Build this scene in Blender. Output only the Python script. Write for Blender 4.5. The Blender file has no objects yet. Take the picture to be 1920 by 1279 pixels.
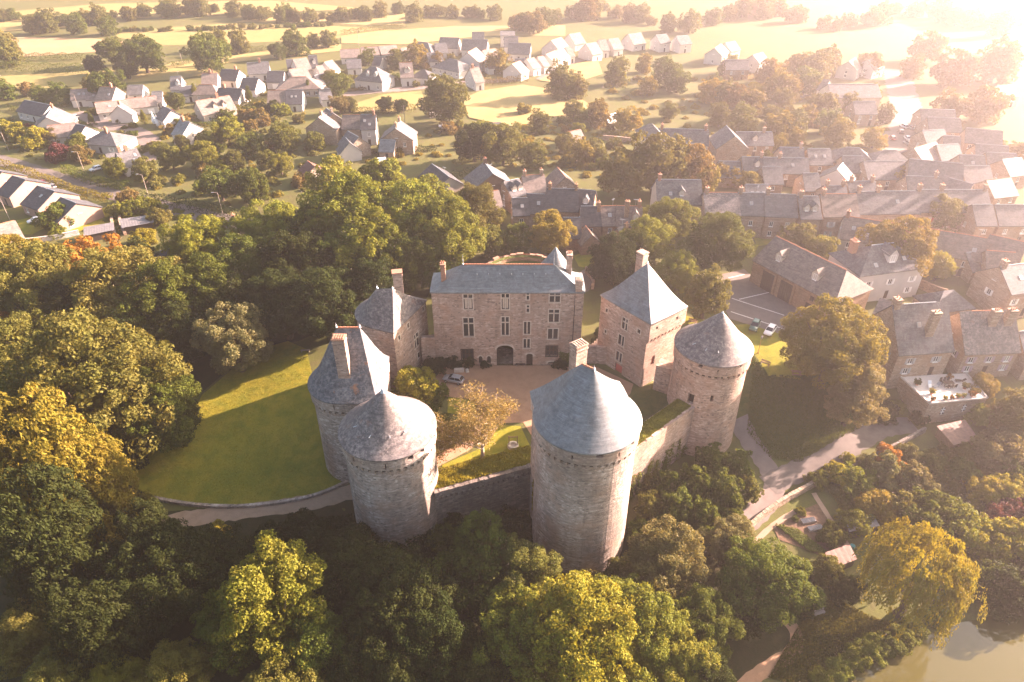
import bpy, bmesh, math, random
import numpy as np
from mathutils import Vector, Matrix
from mathutils.geometry import delaunay_2d_cdt

scene = bpy.context.scene
COL = scene.collection
R_ = math.radians

# ------------------------------------------------------------------ camera
HC = 80.0
FOC = 1280.0            # focal length in pixels of a 1920 px wide frame
PITCH = R_(34.5)
cam_data = bpy.data.cameras.new('camera')
cam_data.sensor_width = 36.0
cam_data.lens = 36.0 * FOC / 1920.0
cam_data.clip_start = 1.0
cam_data.clip_end = 6000.0
cam = bpy.data.objects.new('camera', cam_data)
COL.objects.link(cam)
cam.location = (0, 0, HC)
cam.rotation_euler = (math.pi / 2 - PITCH, 0, 0)
scene.camera = cam

# ------------------------------------------------------------------ sky, sun, exposure
SUN_AZ = 66.0           # degrees from +Y towards +X
SUN_EL = 20.0
world = bpy.data.worlds.new('World')
scene.world = world
world.use_nodes = True
wn = world.node_tree.nodes
wl = world.node_tree.links
sky = wn.new('ShaderNodeTexSky')
sky.sky_type = 'NISHITA'
sky.sun_disc = False
sky.sun_elevation = R_(SUN_EL)
sky.sun_rotation = R_(SUN_AZ)
sky.air_density = 1.0
sky.dust_density = 4.5
sky.ozone_density = 0.3
wl.new(sky.outputs[0], wn['Background'].inputs[0])
wn['Background'].inputs[1].default_value = 0.052

sun_data = bpy.data.lights.new('sun', 'SUN')
sun_data.energy = 5.0
sun_data.angle = R_(0.6)
sun_data.color = (1.0, 0.69, 0.60)
sun = bpy.data.objects.new('sun', sun_data)
COL.objects.link(sun)
sdir = Vector((math.sin(R_(SUN_AZ)) * math.cos(R_(SUN_EL)), math.cos(R_(SUN_AZ)) * math.cos(R_(SUN_EL)), math.sin(R_(SUN_EL))))
sun.rotation_euler = sdir.to_track_quat('Z', 'Y').to_euler()
sun.location = sdir * 400

scene.view_settings.view_transform = 'Standard'
scene.view_settings.look = 'None'
scene.view_settings.exposure = 3.25
scene.view_settings.gamma = 1.0
scene.cycles.max_bounces = 6
scene.cycles.diffuse_bounces = 3
scene.cycles.glossy_bounces = 2
scene.cycles.transmission_bounces = 4
scene.cycles.transparent_max_bounces = 6
scene.cycles.volume_bounces = 1
scene.cycles.use_denoising = True

# ------------------------------------------------------------------ survey helpers
SP, CP = math.sin(PITCH), math.cos(PITCH)
def ray(px, py):
    a = (px - 960) / FOC; b = (639.5 - py) / FOC
    return (a, CP + b * SP, -SP + b * CP)
def P(px, py, z=0.0):
    d = ray(px, py); t = (z - HC) / d[2]
    return Vector((d[0] * t, d[1] * t, z))
def PY(px, py, Y):
    d = ray(px, py); t = Y / d[1]
    return Vector((d[0] * t, Y, HC + d[2] * t))
def depth_of(v):
    return v.y * CP - (v.z - HC) * SP

def inside(poly, x, y):
    c = False; j = len(poly) - 1
    for i in range(len(poly)):
        xi, yi = poly[i][0], poly[i][1]; xj, yj = poly[j][0], poly[j][1]
        if (yi > y) != (yj > y) and x < (xj - xi) * (y - yi) / (yj - yi) + xi: c = not c
        j = i
    return c

# ------------------------------------------------------------------ object helpers
def tag(o, label=None, cat=None, group=None, kind=None):
    if label: o['label'] = label
    if cat: o['category'] = cat
    if group: o['group'] = group
    if kind: o['kind'] = kind
    return o
def empty(name, loc=(0, 0, 0), rz=0.0, label=None, cat=None, group=None):
    o = bpy.data.objects.new(name, None)
    o.empty_display_size = 0.3
    COL.objects.link(o)
    o.location = loc; o.rotation_euler = (0, 0, rz)
    return tag(o, label, cat, group)
def link(name, me, parent=None, loc=None, rz=None, scale=None):
    o = bpy.data.objects.new(name, me)
    COL.objects.link(o)
    if parent is not None: o.parent = parent
    if loc is not None: o.location = loc
    if rz is not None: o.rotation_euler = (0, 0, rz)
    if scale is not None: o.scale = scale
    return o

class MB:
    def __init__(s): s.v = []; s.f = []; s.m = []
    def add(s, vs, fs, m=0):
        n = len(s.v); s.v += [tuple(p) for p in vs]
        for f in fs: s.f.append(tuple(i + n for i in f)); s.m.append(m)
    def quad(s, a, b, c, d, m=0): s.add([a, b, c, d], [(0, 1, 2, 3)], m)
    def box(s, c, d, rz=0.0, m=0, top=1.0):
        hx, hy, hz = d[0] / 2, d[1] / 2, d[2] / 2
        ca, sa = math.cos(rz), math.sin(rz)
        vs = []
        for z, k in ((-hz, 1.0), (hz, top)):
            for x, y in ((-hx, -hy), (hx, -hy), (hx, hy), (-hx, hy)):
                x *= k; y *= k
                vs.append((c[0] + x * ca - y * sa, c[1] + x * sa + y * ca, c[2] + z))
        s.add(vs, [(3, 2, 1, 0), (4, 5, 6, 7), (0, 1, 5, 4), (1, 2, 6, 5), (2, 3, 7, 6), (3, 0, 4, 7)], m)
    def tube(s, a, b, r0, r1, n=6, m=0, cap=True):
        a = Vector(a); b = Vector(b); d = (b - a)
        if d.length < 1e-6: return
        d.normalize()
        u = d.orthogonal().normalized(); w = d.cross(u)
        vs = []
        for p, r in ((a, r0), (b, r1)):
            for i in range(n):
                t = 2 * math.pi * i / n
                vs.append(p + u * (r * math.cos(t)) + w * (r * math.sin(t)))
        fs = [(i, (i + 1) % n, n + (i + 1) % n, n + i) for i in range(n)]
        if cap: fs += [tuple(range(n - 1, -1, -1)), tuple(range(n, 2 * n))]
        s.add(vs, fs, m)
    def prism(s, poly, z0, z1, m=0, top=True, bottom=False):
        n = len(poly)
        vs = [(p[0], p[1], z0) for p in poly] + [(p[0], p[1], z1) for p in poly]
        fs = [(i, (i + 1) % n, n + (i + 1) % n, n + i) for i in range(n)]
        if top: fs.append(tuple(range(n, 2 * n)))
        if bottom: fs.append(tuple(range(n - 1, -1, -1)))
        s.add(vs, fs, m)
    def lathe(s, prof, c=(0, 0, 0), n=12, m=0):
        vs = []; fs = []
        for r, z in prof:
            for i in range(n):
                t = 2 * math.pi * i / n
                vs.append((c[0] + r * math.cos(t), c[1] + r * math.sin(t), c[2] + z))
        for k in range(len(prof) - 1):
            for i in range(n):
                j = (i + 1) % n
                fs.append((k * n + i, k * n + j, (k + 1) * n + j, (k + 1) * n + i))
        s.add(vs, fs, m)
    def mesh(s, name, mats, smooth=False):
        me = bpy.data.meshes.new(name)
        me.from_pydata(s.v, [], s.f)
        for mt in (mats if isinstance(mats, (list, tuple)) else [mats]): me.materials.append(mt)
        if any(s.m): me.polygons.foreach_set('material_index', s.m)
        if smooth: me.polygons.foreach_set('use_smooth', [True] * len(s.f))
        me.update()
        return me
    def build(s, name, mats, parent=None, loc=None, rz=None, smooth=False):
        return link(name, s.mesh(name, mats, smooth), parent, loc, rz)

# ------------------------------------------------------------------ materials
class NT:
    def __init__(s, name):
        s.mat = bpy.data.materials.new(name); s.mat.use_nodes = True
        s.n = s.mat.node_tree.nodes; s.l = s.mat.node_tree.links
        s.b = s.n['Principled BSDF']
        s._tc = None
    def node(s, t, **kw):
        n = s.n.new(t)
        for k, v in kw.items():
            if hasattr(n, k): setattr(n, k, v)
        return n
    def tc(s, scale=(1, 1, 1), coord='Object'):
        t = s.node('ShaderNodeTexCoord'); m = s.node('ShaderNodeMapping')
        m.inputs['Scale'].default_value = scale
        s.l.new(t.outputs[coord], m.inputs['Vector'])
        return m.outputs[0]
    def geo(s, scale=(1, 1, 1)):
        t = s.node('ShaderNodeNewGeometry'); m = s.node('ShaderNodeMapping')
        m.inputs['Scale'].default_value = scale
        s.l.new(t.outputs['Position'], m.inputs['Vector'])
        return m.outputs[0]
    def noise(s, vec, scale, detail=4, rough=0.55):
        n = s.node('ShaderNodeTexNoise'); n.inputs['Scale'].default_value = scale
        n.inputs['Detail'].default_value = detail; n.inputs['Roughness'].default_value = rough
        if vec is not None: s.l.new(vec, n.inputs['Vector'])
        return n.outputs['Fac']
    def voro(s, vec, scale, out='Color', feature='F1'):
        n = s.node('ShaderNodeTexVoronoi'); n.feature = feature; n.inputs['Scale'].default_value = scale
        if vec is not None: s.l.new(vec, n.inputs['Vector'])
        return n.outputs[out]
    def ramp(s, fac, stops):
        r = s.node('ShaderNodeValToRGB'); e = r.color_ramp.elements
        while len(e) < len(stops): e.new(0.5)
        for q, (p, c) in zip(e, stops):
            q.position = p
            q.color = (c[0], c[1], c[2], 1) if isinstance(c, (tuple, list)) else (c, c, c, 1)
        s.l.new(fac, r.inputs[0])
        return r.outputs[0]
    def mix(s, fac, a, b, blend='MIX'):
        n = s.node('ShaderNodeMix'); n.data_type = 'RGBA'; n.blend_type = blend
        for inp, v in ((n.inputs[0], fac), (n.inputs[6], a), (n.inputs[7], b)):
            if isinstance(v, (int, float)): inp.default_value = v
            elif isinstance(v, (tuple, list)): inp.default_value = (v[0], v[1], v[2], 1)
            else: s.l.new(v, inp)
        return n.outputs[2]
    def math(s, op, a, b=0.0):
        n = s.node('ShaderNodeMath'); n.operation = op
        for inp, v in ((n.inputs[0], a), (n.inputs[1], b)):
            if isinstance(v, (int, float)): inp.default_value = v
            else: s.l.new(v, inp)
        return n.outputs[0]
    def bump(s, h, strength=0.5, dist=0.05):
        n = s.node('ShaderNodeBump'); n.inputs['Strength'].default_value = strength
        n.inputs['Distance'].default_value = dist
        s.l.new(h, n.inputs['Height']); s.l.new(n.outputs[0], s.b.inputs['Normal'])
    def out(s, color, rough=0.8, spec=0.3, metal=0.0):
        if isinstance(color, (tuple, list)): s.b.inputs['Base Color'].default_value = (color[0], color[1], color[2], 1)
        else: s.l.new(color, s.b.inputs['Base Color'])
        if isinstance(rough, (int, float)): s.b.inputs['Roughness'].default_value = rough
        else: s.l.new(rough, s.b.inputs['Roughness'])
        s.b.inputs['Specular IOR Level'].default_value = spec
        s.b.inputs['Metallic'].default_value = metal
        return s.mat

M = {}
def stone(name, light, mid, dark, stain=0.35, scale=2.3):
    t = NT(name)
    v = t.tc((1, 1, 1.7))
    cell = t.voro(v, scale, 'Color')
    sep = t.node('ShaderNodeSeparateColor'); t.l.new(cell, sep.inputs[0])
    edge = t.voro(v, scale, 'Distance', 'DISTANCE_TO_EDGE')
    c = t.ramp(sep.outputs[0], [(0.0, dark), (0.25, mid), (0.7, mid), (1.0, light)])
    fine = t.noise(v, 7.0, 5, 0.7)
    c = t.mix(t.ramp(fine, [(0.35, 0.0), (0.7, 0.45)]), c, light)
    mort = t.ramp(edge, [(0.0, 1.0), (0.06, 0.0)])
    c = t.mix(t.math('MULTIPLY', mort, 0.5), c, [q * 0.9 for q in light])
    big = t.noise(t.tc((1, 1, 0.5)), 0.16, 5, 0.65)
    c = t.mix(t.ramp(big, [(0.42, 0.0), (0.60, stain)]), c, [q * 0.45 for q in mid])
    crs = t.noise(t.tc((.35, .35, 3.2)), 1.0, 5, 0.6)
    c = t.mix(t.ramp(crs, [(0.52, 0.0), (0.66, 0.5)]), c, [q * 0.5 for q in mid])
    c = t.mix(t.ramp(crs, [(0.32, 0.35), (0.44, 0.0)]), c, light)
    streak = t.noise(t.tc((1, 1, 0.12)), 0.9, 4, 0.6)
    c = t.mix(t.ramp(streak, [(0.55, 0.0), (0.75, stain * 0.8)]), c, [q * 0.4 for q in mid])
    warm = t.noise(t.tc(), 0.35, 3, 0.5)
    c = t.mix(t.ramp(warm, [(0.5, 0.0), (0.7, 0.4)]), c, (mid[0] * 1.15, mid[1] * 0.9, mid[2] * 0.72))
    t.bump(t.math('ADD', t.math('MULTIPLY', t.ramp(edge, [(0, 0), (0.12, 1)]), 0.6), fine), 0.8, 0.06)
    return t.out(c, 0.92, 0.15)
M['stone'] = stone('castle_stone', (0.52, 0.41, 0.335), (0.32, 0.23, 0.18), (0.10, 0.075, 0.06), 0.45)
M['stone_grey'] = stone('tower_stone', (0.54, 0.47, 0.41), (0.29, 0.235, 0.195), (0.09, 0.075, 0.065), 0.6)
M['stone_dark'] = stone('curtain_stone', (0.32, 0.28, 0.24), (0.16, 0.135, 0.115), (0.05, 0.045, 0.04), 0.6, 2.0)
M['stone_house'] = stone('house_stone', (0.44, 0.35, 0.27), (0.29, 0.21, 0.15), (0.15, 0.11, 0.08), 0.25, 3.0)
M['stone_brown'] = stone('barn_stone', (0.36, 0.25, 0.17), (0.24, 0.155, 0.095), (0.12, 0.08, 0.055), 0.25, 3.0)

def slate(name, base, lichen, amount, rough=0.42, rust=0.0, spec=0.12):
    t = NT(name)
    v = t.tc()
    n1 = t.noise(v, 0.7, 6, 0.7)
    br = t.node('ShaderNodeTexBrick'); br.inputs['Scale'].default_value = 1.0
    br.inputs['Brick Width'].default_value = 0.34; br.inputs['Row Height'].default_value = 0.22
    br.inputs['Mortar Size'].default_value = 0.012
    br.inputs['Color1'].default_value = (0.75, 0.75, 0.75, 1); br.inputs['Color2'].default_value = (1.15, 1.15, 1.15, 1)
    br.inputs['Mortar'].default_value = (0.4, 0.4, 0.4, 1)
    t.l.new(t.tc((1, 1, 1)), br.inputs['Vector'])
    c = t.mix(t.ramp(n1, [(0.3, 0.0), (0.7, 1.0)]), [q * 0.72 for q in base], [q * 1.25 for q in base])
    c = t.mix(0.5, c, br.outputs['Color'], 'MULTIPLY')
    sp = t.noise(v, 1.9, 9, 0.78)
    pat = t.noise(v, 0.33, 4, 0.6)
    sf = t.math('MULTIPLY', t.ramp(sp, [(0.47, 0.0), (0.60, 1.0)]), t.ramp(pat, [(0.35, amount * .35), (0.6, amount)]))
    dk = t.noise(t.tc((1, 1, .35)), 0.8, 6, 0.7)
    c = t.mix(t.ramp(dk, [(0.50, 0.0), (0.66, 0.75)]), c, [q * 0.42 for q in base])
    cs = t.noise(t.tc((.5, .5, 5.5)), 1.0, 5, 0.6)
    c = t.mix(t.ramp(cs, [(0.38, 0.0), (0.50, 0.0), (0.62, 0.55)]), c, [q * 0.5 for q in base])
    c = t.mix(sf, c, lichen)
    c = t.mix(t.ramp(cs, [(0.30, 0.45), (0.42, 0.0)]), c, [min(1, q * 1.9) for q in base])
    if rust > 0:
        rn = t.noise(v, 0.55, 5, 0.65)
        c = t.mix(t.ramp(rn, [(0.60, 0.0), (0.70, rust)]), c, (0.30, 0.13, 0.055))
    t.bump(t.math('ADD', sp, t.math('MULTIPLY', br.outputs['Fac'], -0.6)), 0.35, 0.04)
    return t.out(c, t.ramp(sp, [(0.4, rough), (0.8, rough + 0.3)]), spec)
M['slate'] = slate('slate', (0.100, 0.103, 0.108), (0.30, 0.28, 0.25), 0.35, 0.62)
M['slate_blue'] = slate('slate_blue', (0.125, 0.145, 0.152), (0.30, 0.30, 0.29), 0.22, 0.42, 0.0, 0.45)
M['slate_lichen'] = slate('slate_lichen', (0.112, 0.100, 0.098), (0.31, 0.27, 0.24), 0.85, 0.62, 0.25, 0.3)
M['slate_rust'] = slate('slate_rust', (0.095, 0.10, 0.108), (0.34, 0.32, 0.30), 0.5, 0.55, 0.75)
M['slate_brown'] = slate('slate_brown', (0.150, 0.125, 0.110), (0.30, 0.25, 0.20), 0.4, 0.6, 0.15)
M['slate_dark'] = slate('slate_dark', (0.062, 0.066, 0.074), (0.16, 0.15, 0.14), 0.2, 0.55)
M['slate_pink'] = slate('slate_pink', (0.20, 0.165, 0.145), (0.28, 0.24, 0.21), 0.4, 0.6)
M['slate_red'] = slate('slate_red', (0.13, 0.07, 0.06), (0.2, 0.12, 0.1), 0.2, 0.7)
M['tile_red'] = slate('tile_red', (0.36, 0.15, 0.085), (0.3, 0.22, 0.16), 0.3, 0.75)

def plain(name, col, rough=0.7, spec=0.3, var=0.15, scale=1.5, metal=0.0, bump=0.15):
    t = NT(name)
    v = t.tc()
    n = t.noise(v, scale, 6, 0.65)
    c = t.mix(t.ramp(n, [(0.3, 0.0), (0.7, 1.0)]), [q * (1 - var) for q in col], [min(1, q * (1 + var)) for q in col])
    if bump: t.bump(t.noise(v, scale * 8, 4), bump, 0.02)
    return t.out(c, rough, spec, metal)
M['plaster_white'] = plain('plaster_white', (0.44, 0.415, 0.385), 0.85, 0.2, 0.08, 0.5)
M['plaster_cream'] = plain('plaster_cream', (0.46, 0.38, 0.30), 0.85, 0.2, 0.1, 0.5)
M['plaster_pink'] = plain('plaster_pink', (0.29, 0.19, 0.145), 0.85, 0.2, 0.08, 0.5)
M['plaster_brown'] = plain('plaster_brown', (0.12, 0.08, 0.06), 0.85, 0.2, 0.2, 1)
M['trim'] = plain('dressed_stone', (0.47, 0.40, 0.33), 0.85, 0.2, 0.15, 2)
M['paint_white'] = plain('white_paint', (0.74, 0.72, 0.68), 0.5, 0.4, 0.04, 1)
M['paint_blue'] = plain('blue_paint', (0.16, 0.20, 0.27), 0.6, 0.4, 0.05, 1)
M['paint_red'] = plain('red_paint', (0.35, 0.07, 0.05), 0.6, 0.4, 0.1, 1)
M['paint_grey'] = plain('grey_paint', (0.30, 0.30, 0.31), 0.6, 0.4, 0.08, 1)
M['paint_mauve'] = plain('mauve_paint', (0.33, 0.25, 0.29), 0.6, 0.4, 0.08, 1)
M['wood'] = plain('weathered_wood', (0.20, 0.125, 0.075), 0.8, 0.2, 0.3, 4)
M['wood_dark'] = plain('dark_wood', (0.045, 0.032, 0.026), 0.75, 0.2, 0.3, 4)
M['wood_grey'] = plain('grey_wood', (0.26, 0.22, 0.19), 0.85, 0.2, 0.25, 4)
M['brick'] = plain('brick', (0.27, 0.15, 0.10), 0.9, 0.2, 0.3, 6, 0, 0.5)
M['terracotta'] = plain('terracotta', (0.42, 0.19, 0.11), 0.85, 0.2, 0.25, 5)
M['zinc'] = plain('zinc', (0.34, 0.37, 0.39), 0.38, 0.5, 0.1, 2, 0.5)
M['metal_dark'] = plain('dark_metal', (0.05, 0.045, 0.04), 0.5, 0.5, 0.1, 3, 0.6)
M['copper'] = plain('copper_paint', (0.45, 0.22, 0.09), 0.5, 0.5, 0.1, 3)
M['corrugated'] = plain('corrugated_sheet', (0.13, 0.125, 0.125), 0.5, 0.4, 0.25, 1.2)
M['rusty_sheet'] = plain('rusty_sheet', (0.15, 0.085, 0.065), 0.7, 0.3, 0.4, 1.5)
M['soil'] = plain('soil', (0.115, 0.075, 0.05), 0.95, 0.1, 0.35, 2.5, 0, 0.6)
M['concrete'] = plain('concrete', (0.42, 0.38, 0.34), 0.9, 0.2, 0.12, 1.0)
M['terrace_paving'] = plain('terrace_paving', (0.55, 0.50, 0.45), 0.85, 0.2, 0.1, 2)
M['bark'] = plain('bark', (0.085, 0.062, 0.045), 0.95, 0.1, 0.4, 5, 0, 0.8)
M['bark_pale'] = plain('pale_bark', (0.30, 0.24, 0.18), 0.9, 0.15, 0.3, 5, 0, 0.5)
M['plastic_teal'] = plain('teal_plastic', (0.03, 0.20, 0.19), 0.4, 0.5, 0.05, 1)
M['plastic_white'] = plain('white_plastic', (0.75, 0.75, 0.74), 0.35, 0.5, 0.02, 1)
M['rubber'] = plain('rubber', (0.02, 0.02, 0.02), 0.8, 0.3, 0.1, 3)
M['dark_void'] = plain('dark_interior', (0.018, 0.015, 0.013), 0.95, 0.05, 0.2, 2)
M['flower'] = plain('flowers', (0.55, 0.16, 0.06), 0.8, 0.2, 0.5, 8)
def glass(name, col, rough):
    t = NT(name); return t.out(col, rough, 0.6)
M['glass'] = glass('window_glass', (0.030, 0.032, 0.036), 0.12)
M['glass_light'] = glass('curtained_glass', (0.30, 0.28, 0.25), 0.2)
M['car_glass'] = glass('car_glass', (0.02, 0.022, 0.026), 0.08)
def carpaint(name, col, metal=0.0):
    t = NT(name); t.b.inputs['Coat Weight'].default_value = 0.6; t.b.inputs['Coat Roughness'].default_value = 0.08
    return t.out(col, 0.35, 0.5, metal)
M['car_silver'] = carpaint('silver_paint', (0.38, 0.38, 0.39), 0.5)
M['car_white'] = carpaint('white_car_paint', (0.72, 0.72, 0.71))
M['car_green'] = carpaint('green_car_paint', (0.025, 0.09, 0.06))
M['car_red'] = carpaint('red_car_paint', (0.35, 0.03, 0.03))
M['car_dark'] = carpaint('dark_car_paint', (0.04, 0.045, 0.055))
M['lamp_glass'] = glass('headlamp', (0.6, 0.6, 0.6), 0.15)
M['tail_light'] = glass('tail_lamp', (0.35, 0.02, 0.02), 0.2)

def ground_mat(name, a, b, c, s1=0.05, s2=0.6, s3=9.0, bump=0.5, rough=0.95, dist=0.15):
    t = NT(name)
    v = t.geo()
    n1 = t.noise(v, s1, 5, 0.6); n2 = t.noise(v, s2, 6, 0.65); n3 = t.noise(v, s3, 5, 0.7)
    col = t.mix(t.ramp(n1, [(0.35, 0.0), (0.65, 1.0)]), a, b)
    col = t.mix(t.ramp(n2, [(0.42, 0.0), (0.68, 0.85)]), col, c)
    col = t.mix(t.ramp(n3, [(0.3, 0.35), (0.7, 0.0)]), col, [q * 0.35 for q in a])
    t.bump(t.math('ADD', t.math('MULTIPLY', n2, 0.8), n3), bump, dist)
    return t.out(col, rough, 0.1)
M['ground'] = ground_mat('mixed_ground', (0.080, 0.092, 0.024), (0.110, 0.108, 0.034), (0.085, 0.072, 0.034), 0.04, 0.35, 3.0)
M['lawn'] = ground_mat('lawn_grass', (0.185, 0.180, 0.018), (0.255, 0.215, 0.026), (0.115, 0.140, 0.015), 0.11, 0.45, 5.0, 0.55, 0.95, 0.12)
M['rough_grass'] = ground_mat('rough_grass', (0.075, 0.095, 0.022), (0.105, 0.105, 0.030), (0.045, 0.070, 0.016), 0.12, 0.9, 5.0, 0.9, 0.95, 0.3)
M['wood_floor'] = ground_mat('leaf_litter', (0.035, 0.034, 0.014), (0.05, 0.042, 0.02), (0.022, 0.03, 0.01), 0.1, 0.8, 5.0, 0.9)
M['gravel'] = ground_mat('sandy_gravel', (0.36, 0.215, 0.13), (0.40, 0.245, 0.15), (0.29, 0.17, 0.10), 0.08, 0.5, 9.0, 0.3, 0.95, 0.03)
M['track'] = ground_mat('dirt_track', (0.34, 0.245, 0.175), (0.29, 0.215, 0.155), (0.25, 0.18, 0.12), 0.1, 0.7, 9.0, 0.4, 0.95, 0.04)
M['asphalt'] = ground_mat('asphalt', (0.125, 0.110, 0.098), (0.150, 0.130, 0.115), (0.095, 0.084, 0.076), 0.09, 0.6, 12.0, 0.25, 0.85, 0.02)
M['asphalt_pale'] = ground_mat('pale_asphalt', (0.175, 0.145, 0.128), (0.20, 0.165, 0.146), (0.145, 0.12, 0.105), 0.09, 0.6, 12.0, 0.25, 0.85, 0.02)
M['road_paint'] = plain('road_paint', (0.55, 0.52, 0.48), 0.8, 0.2, 0.2, 3)
M['field_straw'] = ground_mat('stubble_field', (0.34, 0.23, 0.13), (0.31, 0.215, 0.12), (0.28, 0.19, 0.10), 0.01, 0.08, 1.5, 0.3)
M['field_green'] = ground_mat('pasture', (0.22, 0.185, 0.065), (0.26, 0.21, 0.08), (0.19, 0.165, 0.055), 0.012, 0.09, 1.5, 0.3)
M['field_yellow'] = ground_mat('dry_pasture', (0.27, 0.215, 0.085), (0.31, 0.24, 0.10), (0.24, 0.19, 0.07), 0.012, 0.09, 1.5, 0.3)

def leafmat(name, trans=0.28):
    t = NT(name)
    oi = t.node('ShaderNodeObjectInfo')
    v = t.tc()
    n = t.noise(v, 3.0, 3, 0.6); n2 = t.noise(v, 40.0, 2, 0.5)
    c = t.mix(t.ramp(n, [(0.32, 0.65), (0.70, 0.0)]), oi.outputs['Color'], (0.62, 0.80, 0.60), 'MULTIPLY')
    c = t.mix(t.ramp(n2, [(0.45, 0.0), (0.75, 0.55)]), c, (1.5, 1.25, 0.8), 'MULTIPLY')
    t.out(c, 0.7, 0.06)
    tr = t.node('ShaderNodeBsdfTranslucent')
    c2 = t.mix(1.0, c, (1.6, 1.35, 0.55), 'MULTIPLY')
    t.l.new(c2, tr.inputs[0])
    mx = t.node('ShaderNodeMixShader'); mx.inputs[0].default_value = trans
    t.l.new(t.b.outputs[0], mx.inputs[1]); t.l.new(tr.outputs[0], mx.inputs[2])
    t.l.new(mx.outputs[0], t.n['Material Output'].inputs['Surface'])
    return t.mat
M['leaf'] = leafmat('leaves')

t = NT('pond_water')
wv = t.geo()
t.bump(t.noise(wv, 1.2, 4), 0.05, 0.05)
M['water'] = t.out((0.060, 0.055, 0.018), 0.03, 0.5)
# ------------------------------------------------------------------ terrain
COURT = [(-25, 93), (-20, 82), (-12, 77.6), (3.5, 83.6), (10, 80), (17.5, 80.5), (30, 93.2), (34, 97), (27, 104), (27, 113), (-14, 113), (-21, 104)]
CTRL = [
    (-100, 40, -10, 18), (-70, 45, -10, 16), (-40, 50, -10, 14), (-10, 52, -10.5, 12), (15, 50, -11, 12), (35, 52, -12, 9), (-20, 64, -9.5, 8), (0, 66, -9.5, 7), (12, 62, -10, 7), (25, 68, -10, 7), (30, 60, -11, 8),
    (-30, 82, -7.6, 6), (-38, 79, -8.3, 6), (-50, 77, -8.5, 7), (-60, 78, -8.5, 7), (-45, 84, -7.8, 6), (-38, 92, -6.5, 6), (-50, 92, -6.6, 6), (-60, 90, -6.8, 6), (-40, 103, -4.2, 6), (-50, 103, -4.6, 6), (-34, 108, -3.0, 6), (-44, 113, -2.6, 6), (-60, 104, -4.5, 8),
    (-80, 90, -7, 12), (-90, 70, -9, 14), (-80, 115, -4, 12), (-60, 122, -2, 10), (-35, 122, -1.2, 8), (-100, 120, -3, 16),
    (24, 78, -8.0, 5), (30, 84, -7.6, 5), (36, 88, -7.8, 5), (43, 93, -8.0, 5), (46, 85, -8.8, 6), (41, 100, -7.0, 4), (41.5, 107, -4.2, 4), (40, 113, -1.0, 5), (48, 108, -0.6, 4), (46, 114, -0.2, 5), (57, 112, -0.6, 5), (47, 101.5, -3.2, 3.5), (53, 103.5, -3.2, 3.5), (50, 96.5, -6.4, 4), (57, 98, -6.4, 4), (62, 106, -3.0, 4),
    (54, 92, -8.8, 5), (66, 100, -8.2, 5), (74, 100, -8.4, 5), (82, 103, -8.2, 6), (50, 78, -10.5, 7), (40, 74, -10.5, 6), (60, 82, -10.2, 7), (75, 88, -9.5, 8), (90, 90, -9.0, 10), (70, 74, -11.5, 7), (85, 76, -12, 8), (45, 64, -12.2, 6), (56, 68, -12.4, 5), (110, 95, -8, 14),
    (70, 118, -0.5, 6), (80, 116, -2.0, 6), (95, 115, -3.5, 8), (115, 120, -2, 14),
    (0, 125, 0, 14), (40, 130, 0, 12), (60, 130, 0, 12), (90, 140, 0, 14), (-40, 140, -0.5, 14), (-80, 145, -1, 16), (-120, 150, -1, 20), (0, 160, 0, 20), (60, 165, 0, 20), (130, 160, 0, 22), (120, 60, -13, 18), (-130, 90, -6, 22),
]
_c = np.array(CTRL)
POND_PX = [(1540, 1310), (1588, 1262), (1640, 1236), (1700, 1216), (1738, 1193), (1775, 1172), (1840, 1160), (1925, 1132)]
POND_SHORE = [P(x, y, -14.0).xy for x, y in POND_PX]
POND = [tuple(p) for p in POND_SHORE] + [(140, 64), (140, 20), (52, 20)]
def terr(x, y):
    x = np.asarray(x, float); y = np.asarray(y, float)
    num = np.zeros_like(x); den = np.full_like(x, 1e-3)
    for cx, cy, cz, s in CTRL:
        w = np.exp(-((x - cx) ** 2 + (y - cy) ** 2) / (2 * s * s)) * (64.0 / (s * s))
        num += w * cz; den += w
    z = num / den
    far = 1.0 / (1.0 + np.exp(-(y - 175) / 12.0))
    z = z * (1 - far)
    z = z + 0.15 * np.sin(x * 0.21 + 1.3) * np.sin(y * 0.17) + 0.9 * far * np.sin(x * 0.013 + 0.5) * np.sin(y * 0.011)
    return z
def seglist_dist(pts, x, y):
    d = 1e9
    for (ax, ay), (bx, by) in zip(pts[:-1], pts[1:]):
        vx, vy = bx - ax, by - ay
        t = max(0, min(1, ((x - ax) * vx + (y - ay) * vy) / (vx * vx + vy * vy)))
        d = min(d, math.hypot(x - ax - vx * t, y - ay - vy * t))
    return d
def span(a, b, s): return list(np.arange(a, b, s))
XS = np.array([-900, -700, -560] + span(-460, -120, 10) + span(-120, -62, 2) + span(-62, 92, 1) + span(92, 150, 2) + span(150, 460, 10) + [460, 560, 700, 900])
YS = np.array([0, 10, 20] + span(26, 34, 2) + span(34, 132, 1) + span(132, 180, 3) + span(180, 640, 10) + [640, 720, 840, 1000, 1300])
GX, GY = np.meshgrid(XS, YS)
GZ = terr(GX, GY)
sh = [tuple(p) for p in POND_SHORE]
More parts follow.
